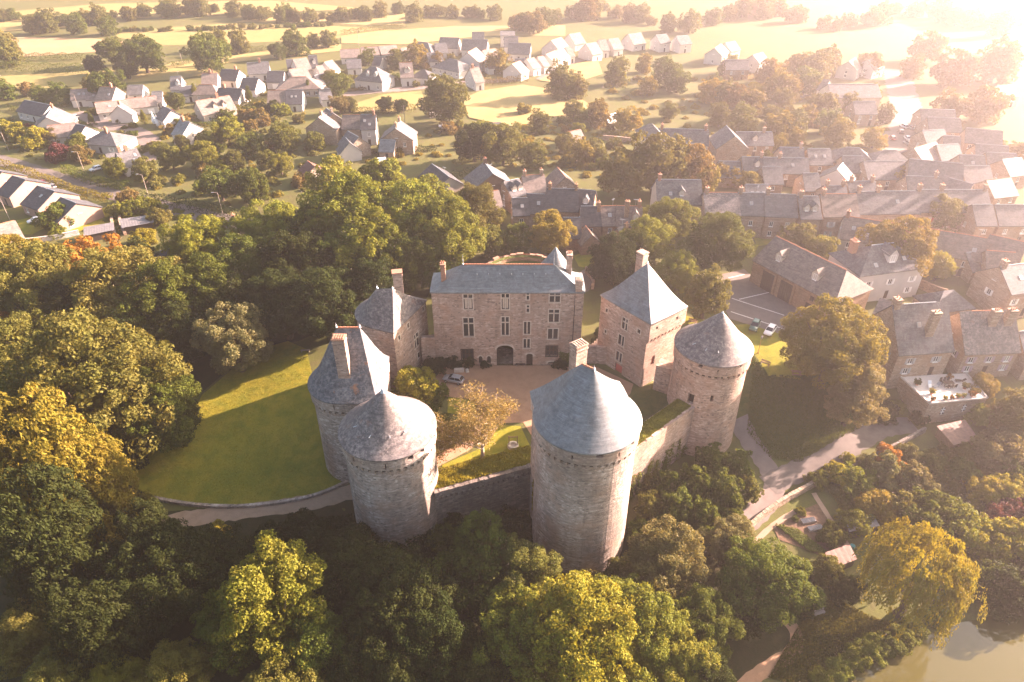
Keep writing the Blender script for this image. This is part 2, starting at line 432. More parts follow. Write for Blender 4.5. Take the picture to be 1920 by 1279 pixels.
for j in range(GZ.shape[0]):
    for i in range(GZ.shape[1]):
        x, y = GX[j, i], GY[j, i]
        if -30 < x < 40 and 70 < y < 116 and inside(COURT, x, y): GZ[j, i] = 0.0
        if x > 25 and y < 80:
            d = seglist_dist(sh, x, y)
            if inside(POND, x, y): GZ[j, i] = -14.0 - min(1.6, 0.25 + d * 0.35)
            elif d < 14:
                k = d / 14.0; GZ[j, i] = (-13.85 + d * 0.13) * (1 - k) + max(GZ[j, i], -13.6) * k
            else: GZ[j, i] = max(GZ[j, i], -13.6)
def H(x, y):
    i = int(np.searchsorted(XS, x)) - 1; j = int(np.searchsorted(YS, y)) - 1
    i = max(0, min(len(XS) - 2, i)); j = max(0, min(len(YS) - 2, j))
    u = (x - XS[i]) / (XS[i + 1] - XS[i]); v = (y - YS[j]) / (YS[j + 1] - YS[j])
    u = max(0, min(1, u)); v = max(0, min(1, v))
    return float((GZ[j, i] * (1 - u) + GZ[j, i + 1] * u) * (1 - v) + (GZ[j + 1, i] * (1 - u) + GZ[j + 1, i + 1] * u) * v)
def G(px, py, dz=0.0):
    """where the sight line through a photo point meets the terrain raised by dz"""
    z = -5.0
    for k in range(40):
        p = P(px, py, z); z2 = H(p.x, p.y) + dz
        if abs(z2 - z) < 0.01: break
        z = z * 0.5 + z2 * 0.5
    return P(px, py, z)
nx, ny = len(XS), len(YS)
me = bpy.data.meshes.new('ground')
vs = np.stack([GX, GY, GZ], -1).reshape(-1, 3)
fs = [(j * nx + i, j * nx + i + 1, (j + 1) * nx + i + 1, (j + 1) * nx + i) for j in range(ny - 1) for i in range(nx - 1)]
me.from_pydata(vs.tolist(), [], fs); me.materials.append(M['ground'])
me.polygons.foreach_set('use_smooth', [True] * len(fs))
tag(link('ground', me), 'rolling ground of grass and garden soil round the castle', 'ground', None, 'structure')

def drape(name, poly, mat, off, step=1.5, label=None, cat=None, kind='structure'):
    pts = []
    n = len(poly)
    for k in range(n):
        a = Vector(poly[k][:2]); b = Vector(poly[(k + 1) % n][:2])
        m = max(1, int((b - a).length / step))
        for q in range(m): pts.append(a.lerp(b, q / m))
    nb = len(pts)
    xs = [p.x for p in pts]; ys = [p.y for p in pts]
    y = min(ys) + step * 0.5
    while y < max(ys):
        x = min(xs) + step * 0.5
        while x < max(xs):
            if inside(pts[:nb], x, y): pts.append(Vector((x, y)))
            x += step
        y += step
    v2, e2, f2, *_ = delaunay_2d_cdt(pts, [(i, (i + 1) % nb) for i in range(nb)], [], 1, 1e-4)
    me = bpy.data.meshes.new(name)
    me.from_pydata([(p.x, p.y, H(p.x, p.y) + off) for p in v2], [], [tuple(f) for f in f2])
    me.materials.append(mat)
    me.polygons.foreach_set('use_smooth', [True] * len(me.polygons))
    for p in me.polygons:
        if p.normal.z < 0: p.flip()
    return tag(link(name, me), label, cat, None, kind)
def smooth_line(pts, step=1.0):
    pts = [Vector(p[:2]) for p in pts]
    ext = [pts[0] * 2 - pts[1]] + pts + [pts[-1] * 2 - pts[-2]]
    out = []
    for k in range(1, len(ext) - 2):
        p0, p1, p2, p3 = ext[k - 1:k + 3]
        m = max(2, int((p2 - p1).length / step))
        for q in range(m):
            t = q / m
            out.append(0.5 * ((2 * p1) + (p2 - p0) * t + (2 * p0 - 5 * p1 + 4 * p2 - p3) * t * t + (3 * p1 - p0 - 3 * p2 + p3) * t ** 3))
    out.append(pts[-1])
    return out
def ribbon(name, line, width, mat, off=0.06, step=1.0, cross=4, label=None, cat=None, jag=0.12, seed=1):
    rnd = random.Random(seed)
    L = smooth_line(line, step)
    vs = []; fs = []
    for k, p in enumerate(L):
        d = (L[min(k + 1, len(L) - 1)] - L[max(k - 1, 0)])
        d = d.normalized() if d.length > 0 else Vector((1, 0))
        nrm = Vector((-d.y, d.x))
        w = width if not callable(width) else width(k / (len(L) - 1))
        for c in range(cross + 1):
            s = (c / cross - 0.5) * w
            if c in (0, cross): s *= 1 + rnd.uniform(-jag, jag)
            q = p + nrm * s
            vs.append((q.x, q.y, H(q.x, q.y) + off))
    for k in range(len(L) - 1):
        for c in range(cross):
            a = k * (cross + 1) + c
            fs.append((a, a + cross + 1, a + cross + 2, a + 1))
    me = bpy.data.meshes.new(name); me.from_pydata(vs, [], fs); me.materials.append(mat)
    me.polygons.foreach_set('use_smooth', [True] * len(fs))
    for p in me.polygons:
        if p.normal.z < 0: p.flip()
    return tag(link(name, me), label, cat, None, 'structure')
def gpx(pts, dz=0.0): return [tuple(G(x, y, dz)) for x, y in pts]

# lawns, floors, gravel
drape('lawn', gpx([(640, 905), (585, 700), (575, 655), (540, 640), (470, 660), (380, 740), (330, 830), (225, 865), (235, 905), (300, 940), (400, 950), (520, 942), (640, 920)]), M['lawn'], 0.05, 1.5, 'mown lawn sloping down from the left side of the castle', 'lawn')
drape('lawn', gpx([(1372, 610), (1400, 608), (1475, 628), (1545, 700), (1500, 712), (1440, 705), (1392, 672), (1350, 600), (1270, 610), (1240, 560), (1275, 590)]), M['lawn'], 0.05, 1.5, 'lawn with benches between the parking lot and the right round tower', 'lawn')
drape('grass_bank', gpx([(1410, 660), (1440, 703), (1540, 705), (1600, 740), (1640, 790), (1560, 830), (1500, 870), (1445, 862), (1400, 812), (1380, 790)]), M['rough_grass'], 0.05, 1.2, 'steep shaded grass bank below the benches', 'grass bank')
drape('lawn', [(-11.5, 80.5), (-6, 84.0), (-3.5, 87.5), (-3.0, 90.5), (1.5, 90), (3.0, 85.2), (3.2, 83.8), (-11, 78.5)], M['lawn'], 0.05, 1.0, 'small lawn under the pale tree in the courtyard', 'lawn')
drape('lawn', [(-11.6, 93.5), (-7.2, 93.0), (-6.8, 97.0), (-11.8, 98.0)], M['lawn'], 0.05, 1.0, 'small square lawn between shrubs in the courtyard', 'lawn')
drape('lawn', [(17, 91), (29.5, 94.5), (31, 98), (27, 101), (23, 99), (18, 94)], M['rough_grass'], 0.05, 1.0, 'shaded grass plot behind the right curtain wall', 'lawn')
drape('courtyard', [(-12.8, 79.6), (-7.2, 84.0), (-4.2, 87.8), (-3.4, 90.8), (2, 91), (4, 86), (9, 84), (16, 86), (16.8, 93), (22, 99), (23, 102), (16, 107.9), (-14.2, 107.9), (-16, 102), (-12.3, 98.3), (-6.5, 97.3), (-6.6, 92.4), (-9, 89), (-13.2, 83)], M['gravel'], 0.03, 1.2, 'sandy gravel courtyard in front of the gatehouse', 'courtyard')
ribbon('path', gpx([(300, 985), (345, 974), (420, 964), (520, 951), (600, 938), (668, 920)]), 3.4, M['track'], 0.07, label='pale dirt path below the stone edging of the lawn', cat='path')
ribbon('path', gpx([(1383, 785), (1402, 820), (1432, 865), (1452, 905), (1440, 940), (1405, 975), (1360, 1010)]), 3.7, M['asphalt_pale'], 0.07, label='lane curving down past the right round tower', cat='lane')
ribbon('path', gpx([(1440, 912), (1480, 890), (1540, 868), (1600, 830), (1650, 806), (1712, 796)]), 4.2, M['asphalt'], 0.09, label='asphalt drive climbing to the terraced stone house', cat='drive')
ribbon('path', gpx([(1380, 1300), (1430, 1258), (1475, 1232), (1494, 1205), (1488, 1178), (1470, 1160)]), 2.0, M['gravel'], 0.07, label='narrow sandy footpath leading down to the pond', cat='path')
drape('parking_lot', gpx([(1330, 520), (1395, 505), (1412, 520), (1500, 575), (1560, 600), (1600, 640), (1560, 660), (1475, 630), (1400, 608), (1368, 598)]), M['asphalt_pale'], 0.06, 2.0, 'asphalt parking lot in front of the long barn', 'parking lot')
for a, b, lab in (((1372, 560), (1470, 592), 'long white line dividing the parking lot from the barn forecourt'), ((1386, 562), (1446, 548), 'short white line running towards the barn door'), ((1370, 585), (1470, 618), 'white line behind the two parked cars'), ((1366, 522), (1396, 515), 'white line at the far left corner of the parking lot')):
    ribbon('road_marking', gpx([a, b]), 0.28, M['road_paint'], 0.10, label=lab, cat='road marking', cross=1)
ribbon('road', gpx([(-60, 288), (0, 300), (95, 330), (170, 352), (225, 368), (330, 392), (450, 420)]), 6.5, M['asphalt'], 0.08, label='grey road running behind the row of pink houses', cat='road')
ribbon('road', gpx([(295, 300), (285, 275), (270, 255), (238, 240), (205, 238), (170, 222), (140, 212)]), 7.0, M['asphalt_pale'], 0.08, label='curving estate road between the white bungalows', cat='road')
ribbon('road', gpx([(640, 178), (720, 170), (800, 163), (870, 156), (960, 150)]), 7.0, M['asphalt_pale'], 0.08, label='pale road in front of the white houses above the meadow', cat='road')
ribbon('road', gpx([(1018, 150), (1042, 128), (1085, 112), (1140, 100)]), 7.0, M['asphalt_pale'], 0.08, label='pale street beside the stepped row of white houses', cat='road')
ribbon('road', gpx([(1085, 545), (1098, 520), (1120, 510), (1150, 520)]), 4.5, M['asphalt_pale'], 0.08, label='lane passing behind the right end of the gatehouse', cat='lane')
ribbon('road', gpx([(1480, 442), (1560, 440), (1630, 432), (1720, 436)]), 6.0, M['asphalt_pale'], 0.08, label='street in front of the long terrace of stone houses', cat='street')
ribbon('road', gpx([(1700, 300), (1690, 260), (1705, 220), (1690, 170), (1680, 130)]), 12.0, M['asphalt_pale'], 0.08, label='hazy town street lined with parked cars', cat='street')
drape('grass_verge', gpx([(1075, 480), (1125, 462), (1140, 480), (1115, 505), (1085, 500)]), M['lawn'], 0.05, 2, 'bright grass plot behind the gatehouse chimneys', 'lawn')
drape('lawn', gpx([(1410, 440), (1480, 432), (1490, 452), (1420, 462)]), M['lawn'], 0.05, 3, 'small sunlit lawn behind the barn beside the cone shaped tree', 'lawn')
drape('garden_lawn', gpx([(130, 408), (210, 385), (205, 420), (120, 440)]), M['lawn'], 0.05, 3, 'sunlit lawn beside the last pink house of the row', 'lawn')
drape('garden_lawn', gpx([(25, 415), (70, 405), (100, 420), (60, 440), (40, 440)]), M['lawn'], 0.05, 3, 'front lawn beside the parked white car', 'lawn')
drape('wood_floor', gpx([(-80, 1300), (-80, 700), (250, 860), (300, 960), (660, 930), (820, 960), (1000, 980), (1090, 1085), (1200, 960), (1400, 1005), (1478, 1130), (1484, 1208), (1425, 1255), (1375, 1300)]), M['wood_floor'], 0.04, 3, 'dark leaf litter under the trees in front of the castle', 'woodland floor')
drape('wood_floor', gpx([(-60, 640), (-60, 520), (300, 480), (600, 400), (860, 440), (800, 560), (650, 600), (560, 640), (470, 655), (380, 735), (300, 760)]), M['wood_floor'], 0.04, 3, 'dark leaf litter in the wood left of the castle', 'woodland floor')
# far fields
FIELDS = [
    ('field_straw', [(-80, 112), (60, 106), (180, 98), (300, 84), (170, 72), (20, 70), (-80, 80)], 'pale stubble field left of the big round trees'),
    ('field_green', [(300, 86), (450, 82), (620, 74), (740, 56), (600, 48), (440, 44), (230, 58), (215, 70)], 'light green pasture behind the line of hedge bushes'),
    ('field_yellow', [(440, 42), (600, 46), (760, 48), (760, 25), (600, 26), (480, 34)], 'narrow pale field below the misty tree belt'),
    ('field_green', [(-80, 190), (0, 172), (140, 162), (330, 150), (420, 135), (330, 128), (160, 134), (60, 140), (-80, 150)], 'green meadow behind the left bungalows'),
    ('field_yellow', [(640, 82), (760, 84), (900, 68), (1060, 68), (1060, 48), (850, 50), (700, 60), (640, 70)], 'wide pale pasture above the white estate houses'),
    ('field_yellow', [(300, 130), (400, 122), (560, 105), (640, 96), (640, 84), (540, 90), (420, 108), (320, 118)], 'sunny strip of pasture between two tree groups'),
    ('field_yellow', [(860, 190), (900, 172), (980, 160), (1070, 175), (1110, 200), (1060, 225), (960, 238), (880, 222)], 'sunlit meadow in the middle of the village'),
    ('field_green', [(650, 200), (720, 178), (790, 172), (800, 200), (740, 212), (660, 212)], 'rough sunny meadow left of the big meadow tree'),
    ('field_yellow', [(1010, 152), (1060, 125), (1120, 112), (1130, 140), (1070, 160)], 'sunny grass slope beside the stepped row of houses'),
    ('field_yellow', [(0, 60), (140, 52), (200, 40), (60, 30), (-80, 40), (-80, 62)], 'misty field behind the far left farm'),
    ('field_green', [(100, 38), (330, 34), (480, 26), (700, 18), (500, 2), (200, 8), (0, 24)], 'far misty pasture along the upper left edge'),
]
for k, (m, pts, lab) in enumerate(FIELDS):
    drape('field', gpx(pts), M[m], 0.12 + 0.03 * k, 9.0, lab, 'field')
# pond
mb = MB(); mb.add([(p[0], p[1], -14.0) for p in POND], [tuple(range(len(POND)))])
o = mb.build('pond', M['water'])
if o.data.polygons[0].normal.z < 0: o.data.polygons[0].flip()
tag(o, 'still greenish pond in the lower right corner', 'pond', None, 'structure')
# ------------------------------------------------------------------ masonry helpers
def wall_grid(mb, us, vs, holes, fn, depth=0.35, m=0, mr=0):
    """faces over a (u,v) grid with rectangular holes and reveals; fn(u,v,d) -> point, d = depth into the wall"""
    us = sorted(set([round(u, 4) for u in us] + [round(q, 4) for h in holes for q in h[:2]]))
    vs = sorted(set([round(v, 4) for v in vs] + [round(q, 4) for h in holes for q in h[2:4]]))
    for i in range(len(us) - 1):
        for j in range(len(vs) - 1):
            uc = (us[i] + us[i + 1]) / 2; vc = (vs[j] + vs[j + 1]) / 2
            if any(h[0] < uc < h[1] and h[2] < vc < h[3] for h in holes): continue
            mb.quad(fn(us[i], vs[j], 0), fn(us[i + 1], vs[j], 0), fn(us[i + 1], vs[j + 1], 0), fn(us[i], vs[j + 1], 0), m)
    for u0, u1, v0, v1 in [h[:4] for h in holes]:
        for (a, b) in (((u0, v0), (u1, v0)), ((u1, v0), (u1, v1)), ((u1, v1), (u0, v1)), ((u0, v1), (u0, v0))):
            mb.quad(fn(a[0], a[1], 0), fn(a[0], a[1], depth), fn(b[0], b[1], depth), fn(b[0], b[1], 0), mr)

def loft_roof(eave, za, ra, rb, zr, bell=0.0, rows=8, thick=0.22):
    """roof skin from an eave polygon up to the ridge segment ra-rb, with a flared foot"""
    ra = Vector(ra); rb = Vector(rb); d = rb - ra
    tops = []
    for p in eave:
        p = Vector(p)
        t = 0 if d.length < 1e-6 else max(0, min(1, (p - ra).dot(d) / d.length_squared))
        tops.append(ra + d * t)
    n = len(eave); mb = MB(); vs = []; fs = []
    for k in range(rows + 1):
        t = k / rows
        h = t - bell * math.sin(math.pi * t) * (1 - t)
        for p, q in zip(eave, tops):
            p = Vector(p); x = p.lerp(q, t)
            vs.append((x.x, x.y, za + (zr - za) * h))
    for k in range(rows):
        for i in range(n):
            j = (i + 1) % n
            fs.append((k * n + i, k * n + j, (k + 1) * n + j, (k + 1) * n + i))
    b = len(vs)
    for p in eave: vs.append((p[0], p[1], za - thick))
    for i in range(n):
        j = (i + 1) % n
        fs.append((b + i, b + j, j, i))
    fs.append(tuple(b + i for i in range(n - 1, -1, -1)))
    mb.add(vs, fs)
    return mb

def chimney_parts(parent, c, sx, sy, z0, z1, mat, rz=0.0, pots=0, capmat=None, slots=False):
    mb = MB(); mb.box((c[0], c[1], (z0 + z1) / 2), (sx, sy, z1 - z0), rz); 
    mb.box((c[0], c[1], z1 - 0.55), (sx + 0.16, sy + 0.16, 0.22), rz)
    ch = mb.build('chimney', mat, parent)
    mb = MB(); mb.box((c[0], c[1], z1 + 0.1), (sx + 0.22, sy + 0.22, 0.2), rz)
    ca, sa = math.cos(rz), math.sin(rz)
    if slots:
        for k in range(5):
            x = (k - 2) * sx * 0.2
            mb.box((c[0] + x * ca, c[1] + x * sa, z1 + 0.27), (sx * 0.09, sy * 0.9, 0.14), rz)
    mb.build('chimney_cap', capmat or mat, ch)
    for k in range(pots):
        x = (k - (pots - 1) / 2) * sx * 0.8 / max(1, pots - 0.4)
        pb = MB(); pb.lathe([(0.11, 0), (0.13, 0.15), (0.10, 0.5), (0.0, 0.5)], (c[0] + x * ca, c[1] + x * sa, z1 + 0.2), 8)
        pb.build('chimney_pot', M['terracotta'], ch)
    return ch

def finial(parent, p, h=1.3):
    mb = MB(); mb.lathe([(0.16, 0), (0.20, 0.1), (0.07, 0.25), (0.12, h * 0.45), (0.05, h * 0.55), (0.03, h), (0, h)], p, 8)
    return mb.build('finial', M['zinc'], parent)

def mull_window(parent, fn, u0, u1, v0, v1, cols=2, rows=(0.6,), surround=True, glass_m='glass', d=0.22, panel=None, frame='trim'):
    """stone-cross window in a hole: pane set back, mullion bars, dressed surround proud of the wall"""
    mb = MB()
    if surround:
        w = 0.2
        for a, b, c_, e in ((u0 - w, u0, v0 - w, v1 + w), (u1, u1 + w, v0 - w, v1 + w), (u0, u1, v1, v1 + w), (u0, u1, v0 - w, v0)):
            pts = [fn(a, c_, -0.04), fn(b, c_, -0.04), fn(b, e, -0.04), fn(a, e, -0.04), fn(a, c_, 0.1), fn(b, c_, 0.1), fn(b, e, 0.1), fn(a, e, 0.1)]
            mb.add(pts, [(0, 1, 2, 3), (0, 4, 5, 1), (1, 5, 6, 2), (2, 6, 7, 3), (3, 7, 4, 0)])
    bw = 0.11 if surround else 0.05
    bars = [(u0 + (u1 - u0) * k / cols - bw, u0 + (u1 - u0) * k / cols + bw, v0, v1) for k in range(1, cols)]
    bars += [(u0, u1, v0 + (v1 - v0) * r - bw, v0 + (v1 - v0) * r + bw) for r in rows]
    for a, b, c_, e in bars:
        pts = [fn(a, c_, d - 0.14), fn(b, c_, d - 0.14), fn(b, e, d - 0.14), fn(a, e, d - 0.14), fn(a, c_, d), fn(b, c_, d), fn(b, e, d), fn(a, e, d)]
        mb.add(pts, [(0, 1, 2, 3), (0, 4, 5, 1), (1, 5, 6, 2), (2, 6, 7, 3), (3, 7, 4, 0)])
    if not mb.v:
        mb.quad(fn(u0 - .05, v0 - .1, -0.03), fn(u1 + .05, v0 - .1, -0.03), fn(u1 + .05, v0, -0.03), fn(u0 - .05, v0, -0.03))
    w = mb.build('window', M[frame], parent)
    pb = MB(); pb.quad(fn(u0, v0, d), fn(u1, v0, d), fn(u1, v1, d), fn(u0, v1, d))
    pb.build('pane', M[glass_m], w)
    if panel:
        for k in range(cols):
            a = u0 + (u1 - u0) * k / cols + 0.16; b = u0 + (u1 - u0) * (k + 1) / cols - 0.16
            sb = MB(); sb.quad(fn(a, v0 + .1, d - .05), fn(b, v0 + .1, d - .05), fn(b, v0 + (v1 - v0) * rows[0] - .16, d - .05), fn(a, v0 + (v1 - v0) * rows[0] - .16, d - .05))
            sb.build('shutter', M[panel], w)
    return w

def corbels(parent, pts, normals, z, mat, size=(0.5, 0.40, 0.85)):
    mb = MB(); vb = MB()
    for p, n in zip(pts, normals):
        rz = math.atan2(n[1], n[0])
        for k, (h, o) in enumerate(((.45, 1.0), (.25, .72), (.22, .4))):
            zz = z - (.225, .575, .81)[k]
            mb.box((p[0] + n[0] * size[1] * o / 2, p[1] + n[1] * size[1] * o / 2, zz), (size[1] * o, size[0], h), rz)
    return tag(mb.build('corbel_table', mat, parent), kind='stuff')

def plan_round(R, n=64):
    return [(R * math.cos(2 * math.pi * k / n), R * math.sin(2 * math.pi * k / n)) for k in range(n)]
def plan_horseshoe(R, a0, a1, back, n=40):
    """arc from a0 to a1 (deg, ccw) closed by straight sides to a flat back at distance 'back' from the centre"""
    pts = [(R * math.cos(R_(a0 + (a1 - a0) * k / n)), R * math.sin(R_(a0 + (a1 - a0) * k / n))) for k in range(n + 1)]
    am = R_((a0 + a1) / 2 + 180); dx, dy = math.cos(am), math.sin(am)
    for p in (pts[-1], pts[0]):
        along = p[0] * dx + p[1] * dy
        q = (p[0] + dx * (back - along), p[1] + dy * (back - along))
        pts.append(q) if p is pts[-1] else pts.append(q)
    # densify the straight sides
    out = []
    for k in range(len(pts)):
        a = Vector(pts[k]); b = Vector(pts[(k + 1) % len(pts)])
        m = max(1, int((b - a).length / 1.0))
        for q in range(m): out.append(tuple(a.lerp(b, q / m)))
    return out
def grow(plan, k): return [(x * k, y * k) for x, y in plan]
def offset_plan(plan, d):
    n = len(plan); out = []
    for i in range(n):
        a = Vector(plan[i - 1]); b = Vector(plan[i]); c = Vector(plan[(i + 1) % n])
        n1 = (b - a).normalized(); n2 = (c - b).normalized()
        nn = Vector((n1.y + n2.y, -n1.x - n2.x))
        if nn.length < 1e-5: nn = Vector((n1.y, -n1.x))
        nn.normalize()
        out.append((b.x + nn.x * d, b.y + nn.y * d))
    return out

def tower(name, label, c, plan, zb, ze, mat, batter=0.06, band=2.2, holes=(), bholes=()):
    """shaft with a slight batter, machicolated parapet band on corbels; returns root and the plan at the parapet.
    holes: (direction deg, half width m, z0, z1, kind)"""
    root = empty(name, (c[0], c[1], zb), 0, label, 'tower')
    n = len(plan); zt = ze - band - zb
    R = max(math.hypot(*p) for p in plan)
    def at(u, v, d, grow_=0.0):
        i = int(math.floor(u)) % n; f = u - math.floor(u)
        a = plan[i]; b = plan[(i + 1) % n]
        x = a[0] + (b[0] - a[0]) * f; y = a[1] + (b[1] - a[1]) * f
        r = math.hypot(x, y); k = 1 + batter * (1 - v / (ze - zb)) ** 1.5 + (grow_ - d) / max(r, .1)
        return (x * k, y * k, v)
    def uof(deg):
        best = min(range(n), key=lambda i: -(plan[i][0] * math.cos(R_(deg)) + plan[i][1] * math.sin(R_(deg))) / math.hypot(*plan[i]))
        a = plan[best]; ang = math.degrees(math.atan2(a[1], a[0])); d = (deg - ang + 180) % 360 - 180
        b = plan[(best + 1) % n]; ang2 = math.degrees(math.atan2(b[1], b[0])); st = (ang2 - ang + 180) % 360 - 180
        return best + (d / st if st else 0), math.radians(abs(st)) * math.hypot(*a)
    hs = []; specs = []
    for deg, hw, z0, z1, kind in holes:
        u, per = uof(deg); h = (u - hw / per, u + hw / per, z0 - zb, z1 - zb); hs.append(h); specs.append((h, kind))
    mb = MB()
    umin = min([0] + [math.floor(h[0]) for h in hs])
    us = [umin + k for k in range(n + 1)]
    wall_grid(mb, us, list(np.linspace(0, zt, 12)), hs, lambda u, v, d: at(u, v, d), 0.6)
    w = mb.build('wall', mat, root)
    for h, kind in specs:
        if kind == 'door':
            pb = MB(); pb.quad(at(h[0], h[2], .55), at(h[1], h[2], .55), at(h[1], h[3], .55), at(h[0], h[3], .55))
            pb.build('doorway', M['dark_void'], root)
        else:
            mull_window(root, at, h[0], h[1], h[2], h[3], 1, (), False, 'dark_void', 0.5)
    # parapet band
    bp = offset_plan(plan, 0.36)
    hb = []
    for deg, hw, z0, z1 in bholes:
        u, per = uof(deg); hb.append((u - hw / per, u + hw / per, z0 - zb, z1 - zb))
    mb = MB()
    def atb(u, v, d):
        i = int(math.floor(u)) % n; f = u - math.floor(u)
        a = bp[i]; b = bp[(i + 1) % n]; x = a[0] + (b[0] - a[0]) * f; y = a[1] + (b[1] - a[1]) * f
        r = math.hypot(x, y); k = 1 - d / max(r, .1)
        return (x * k, y * k, v)
    wall_grid(mb, us, [zt - 0.02, zt + band * .5, ze - zb], hb, atb, 0.4)
    vs = [(p[0], p[1], zt - 0.02) for p in bp] + [(p[0] * .9, p[1] * .9, zt - 0.02) for p in bp]
    mb.add(vs, [(i, n + i, n + (i + 1) % n, (i + 1) % n) for i in range(n)])
    b_ = mb.build('parapet', mat, root)
    for h in hb:
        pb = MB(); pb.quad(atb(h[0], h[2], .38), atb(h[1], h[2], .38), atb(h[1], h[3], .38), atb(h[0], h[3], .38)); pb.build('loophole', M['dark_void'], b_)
    # corbels all round under the band
    per = sum(math.hypot(plan[i][0] - plan[i - 1][0], plan[i][1] - plan[i - 1][1]) for i in range(n))
    m = int(per / 0.98); cp = []; cn = []
    step = per / m; acc = 0.0
    i = 0; seg0 = Vector(plan[0]); 
    for k in range(m):
        dist = k * step
        s = 0.0
        for i in range(n):
            a = Vector(plan[i]); b = Vector(plan[(i + 1) % n]); L = (b - a).length
            if s + L >= dist:
                p = a.lerp(b, (dist - s) / L); t_ = (b - a).normalized(); nn = (t_.y, -t_.x)
                cp.append((p.x - nn[0] * 0.05, p.y - nn[1] * 0.05)); cn.append(nn); break
            s += L
    corbels(root, cp, cn, zt, mat)
    vb = MB(); wp = offset_plan(plan, 0.03); vb.add([(p[0], p[1], zt - .5) for p in wp] + [(p[0], p[1], zt - .02) for p in wp], [(i, (i + 1) % n, n + (i + 1) % n, n + i) for i in range(n)]); vb.build('slot_shade_strip', M['dark_void'], root)  # dark strip on the wall face, painting the shade of slots between corbels
    return root, bp

def roof_on(root, plan, zb, ze, ra, rb, zr, mat, bell=0.2, over=0.16, smooth=True, rows=10):
    ev = offset_plan(plan, over)
    o = loft_roof(ev, ze - zb, ra, rb, zr - zb, bell, rows).build('roof', mat, root, smooth=False)
    if smooth:
        o.data.polygons.foreach_set('use_smooth', [len(p.vertices) == 4 for p in o.data.polygons])
        try: o.data.set_sharp_from_angle(angle=R_(28))
        except Exception: pass
    return o
def ridge_cap(parent, a, b, mat, w=0.16):
    mb = MB(); a = Vector(a); b = Vector(b); n = max(1, int((b - a).length / 0.5))
    for k in range(n):
        p = a.lerp(b, (k + 0.03) / n); q = a.lerp(b, (k + 0.93) / n)
        mb.tube(p, q, w, w * 0.85, 6)
    return mb.build('ridge_tile', mat, parent)

# ------------------------------------------------------------------ round tower front left (T2)
T2 = (-18.5, 76.5); zb, ze = -9.6, 12.0
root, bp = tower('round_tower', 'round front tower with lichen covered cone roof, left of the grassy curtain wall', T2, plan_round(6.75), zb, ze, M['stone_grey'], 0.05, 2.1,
    holes=[(-8, 0.35, 3.2, 5.0, 'win'), (-14, 0.28, -2.5, -1.0, 'win')], bholes=[(-38, .35, 10.9, 11.6), (-55, .4, 10.9, 11.6), (-125, .12, 10.4, 11.4), (-85, .1, 10.2, 11.2), (-10, .3, 10.9, 11.6)])
r = roof_on(root, bp, zb, ze, (0, 0), (0, 0), 19.0, M['slate_lichen'], 0.13)
mb = MB(); mb.lathe([(1.65, 4.55), (1.3, 5.10), (0.75, 6.0), (0.25, 6.9), (0.05, 7.35), (0, 7.4)], (0, 0, ze - zb), 28); mb.build('lead_cap', M['zinc'], r, smooth=True)
for a in (-150, -110, -75, -48): 
    mb = MB(); q = (math.cos(R_(a)) * 4.6, math.sin(R_(a)) * 4.6); mb.box((q[0], q[1], ze - zb + 2.1), (.9, .12, .1), R_(a)); mb.build('roof_hook', M['zinc'], r)
# ------------------------------------------------------------------ large front tower (T3)
T3 = (10.7, 74.0); zb, ze = -10.4, 16.2
pl3 = plan_horseshoe(7.25, -195, 35, 6.6)
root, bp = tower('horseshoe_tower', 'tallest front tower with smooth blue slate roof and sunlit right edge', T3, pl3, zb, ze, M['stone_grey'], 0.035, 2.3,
    holes=[(170, .45, 2.0, 4.2, 'door')], bholes=[(-82, .45, 15.3, 15.9), (-60, .12, 14.6, 15.4), (-110, .12, 14.6, 15.4), (-20, .35, 15.2, 15.9), (-40, .35, 15.2, 15.9)])
r = roof_on(root, bp, zb, ze, (0.5, 0.6), (-1.1, 1.9), 24.0, M['slate_blue'], 0.06)
ridge_cap(r, (0.5, 0.6, 24.05 - zb), (-1.1, 1.9, 24.05 - zb), M['terracotta'])
finial(r, (0.5, 0.6, 24.0 - zb), 0.8)
chimney_parts(r, (-1.3, 4.6), 2.0, 1.5, 18.0 - zb, 25.4 - zb, M['stone'], R_(35), 0, None, True)
# ------------------------------------------------------------------ right round tower (T4)
T4 = (34.9, 97.0); zb, ze = -8.2, 12.7
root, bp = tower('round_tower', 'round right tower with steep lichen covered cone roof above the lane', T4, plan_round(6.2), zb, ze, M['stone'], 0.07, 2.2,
    holes=[(-128, .55, 3.6, 5.6, 'door'), (-96, .28, 5.0, 6.3, 'win'), (-134, .3, 0.2, 1.2, 'win')], bholes=[(-122, .35, 11.8, 12.4), (-96, .1, 11.2, 12.0), (-62, .3, 11.9, 12.5)])
r = roof_on(root, bp, zb, ze, (0.4, 0), (0.4, 0), 19.3, M['slate_lichen'], 0.10)
mb = MB(); mb.lathe([(1.05, 4.9), (0.75, 5.45), (0.3, 6.25), (0.04, 6.75), (0, 6.8)], (0.4, 0, ze - zb), 24); mb.build('lead_cap', M['zinc'], r, smooth=True)
for a in (-150, -122, -98): 
    mb = MB(); q = (math.cos(R_(a)) * 4.7, math.sin(R_(a)) * 4.7); mb.box((q[0], q[1], ze - zb + 1.7), (1.0, .12, .1), R_(a)); mb.build('roof_hook', M['zinc'], r)
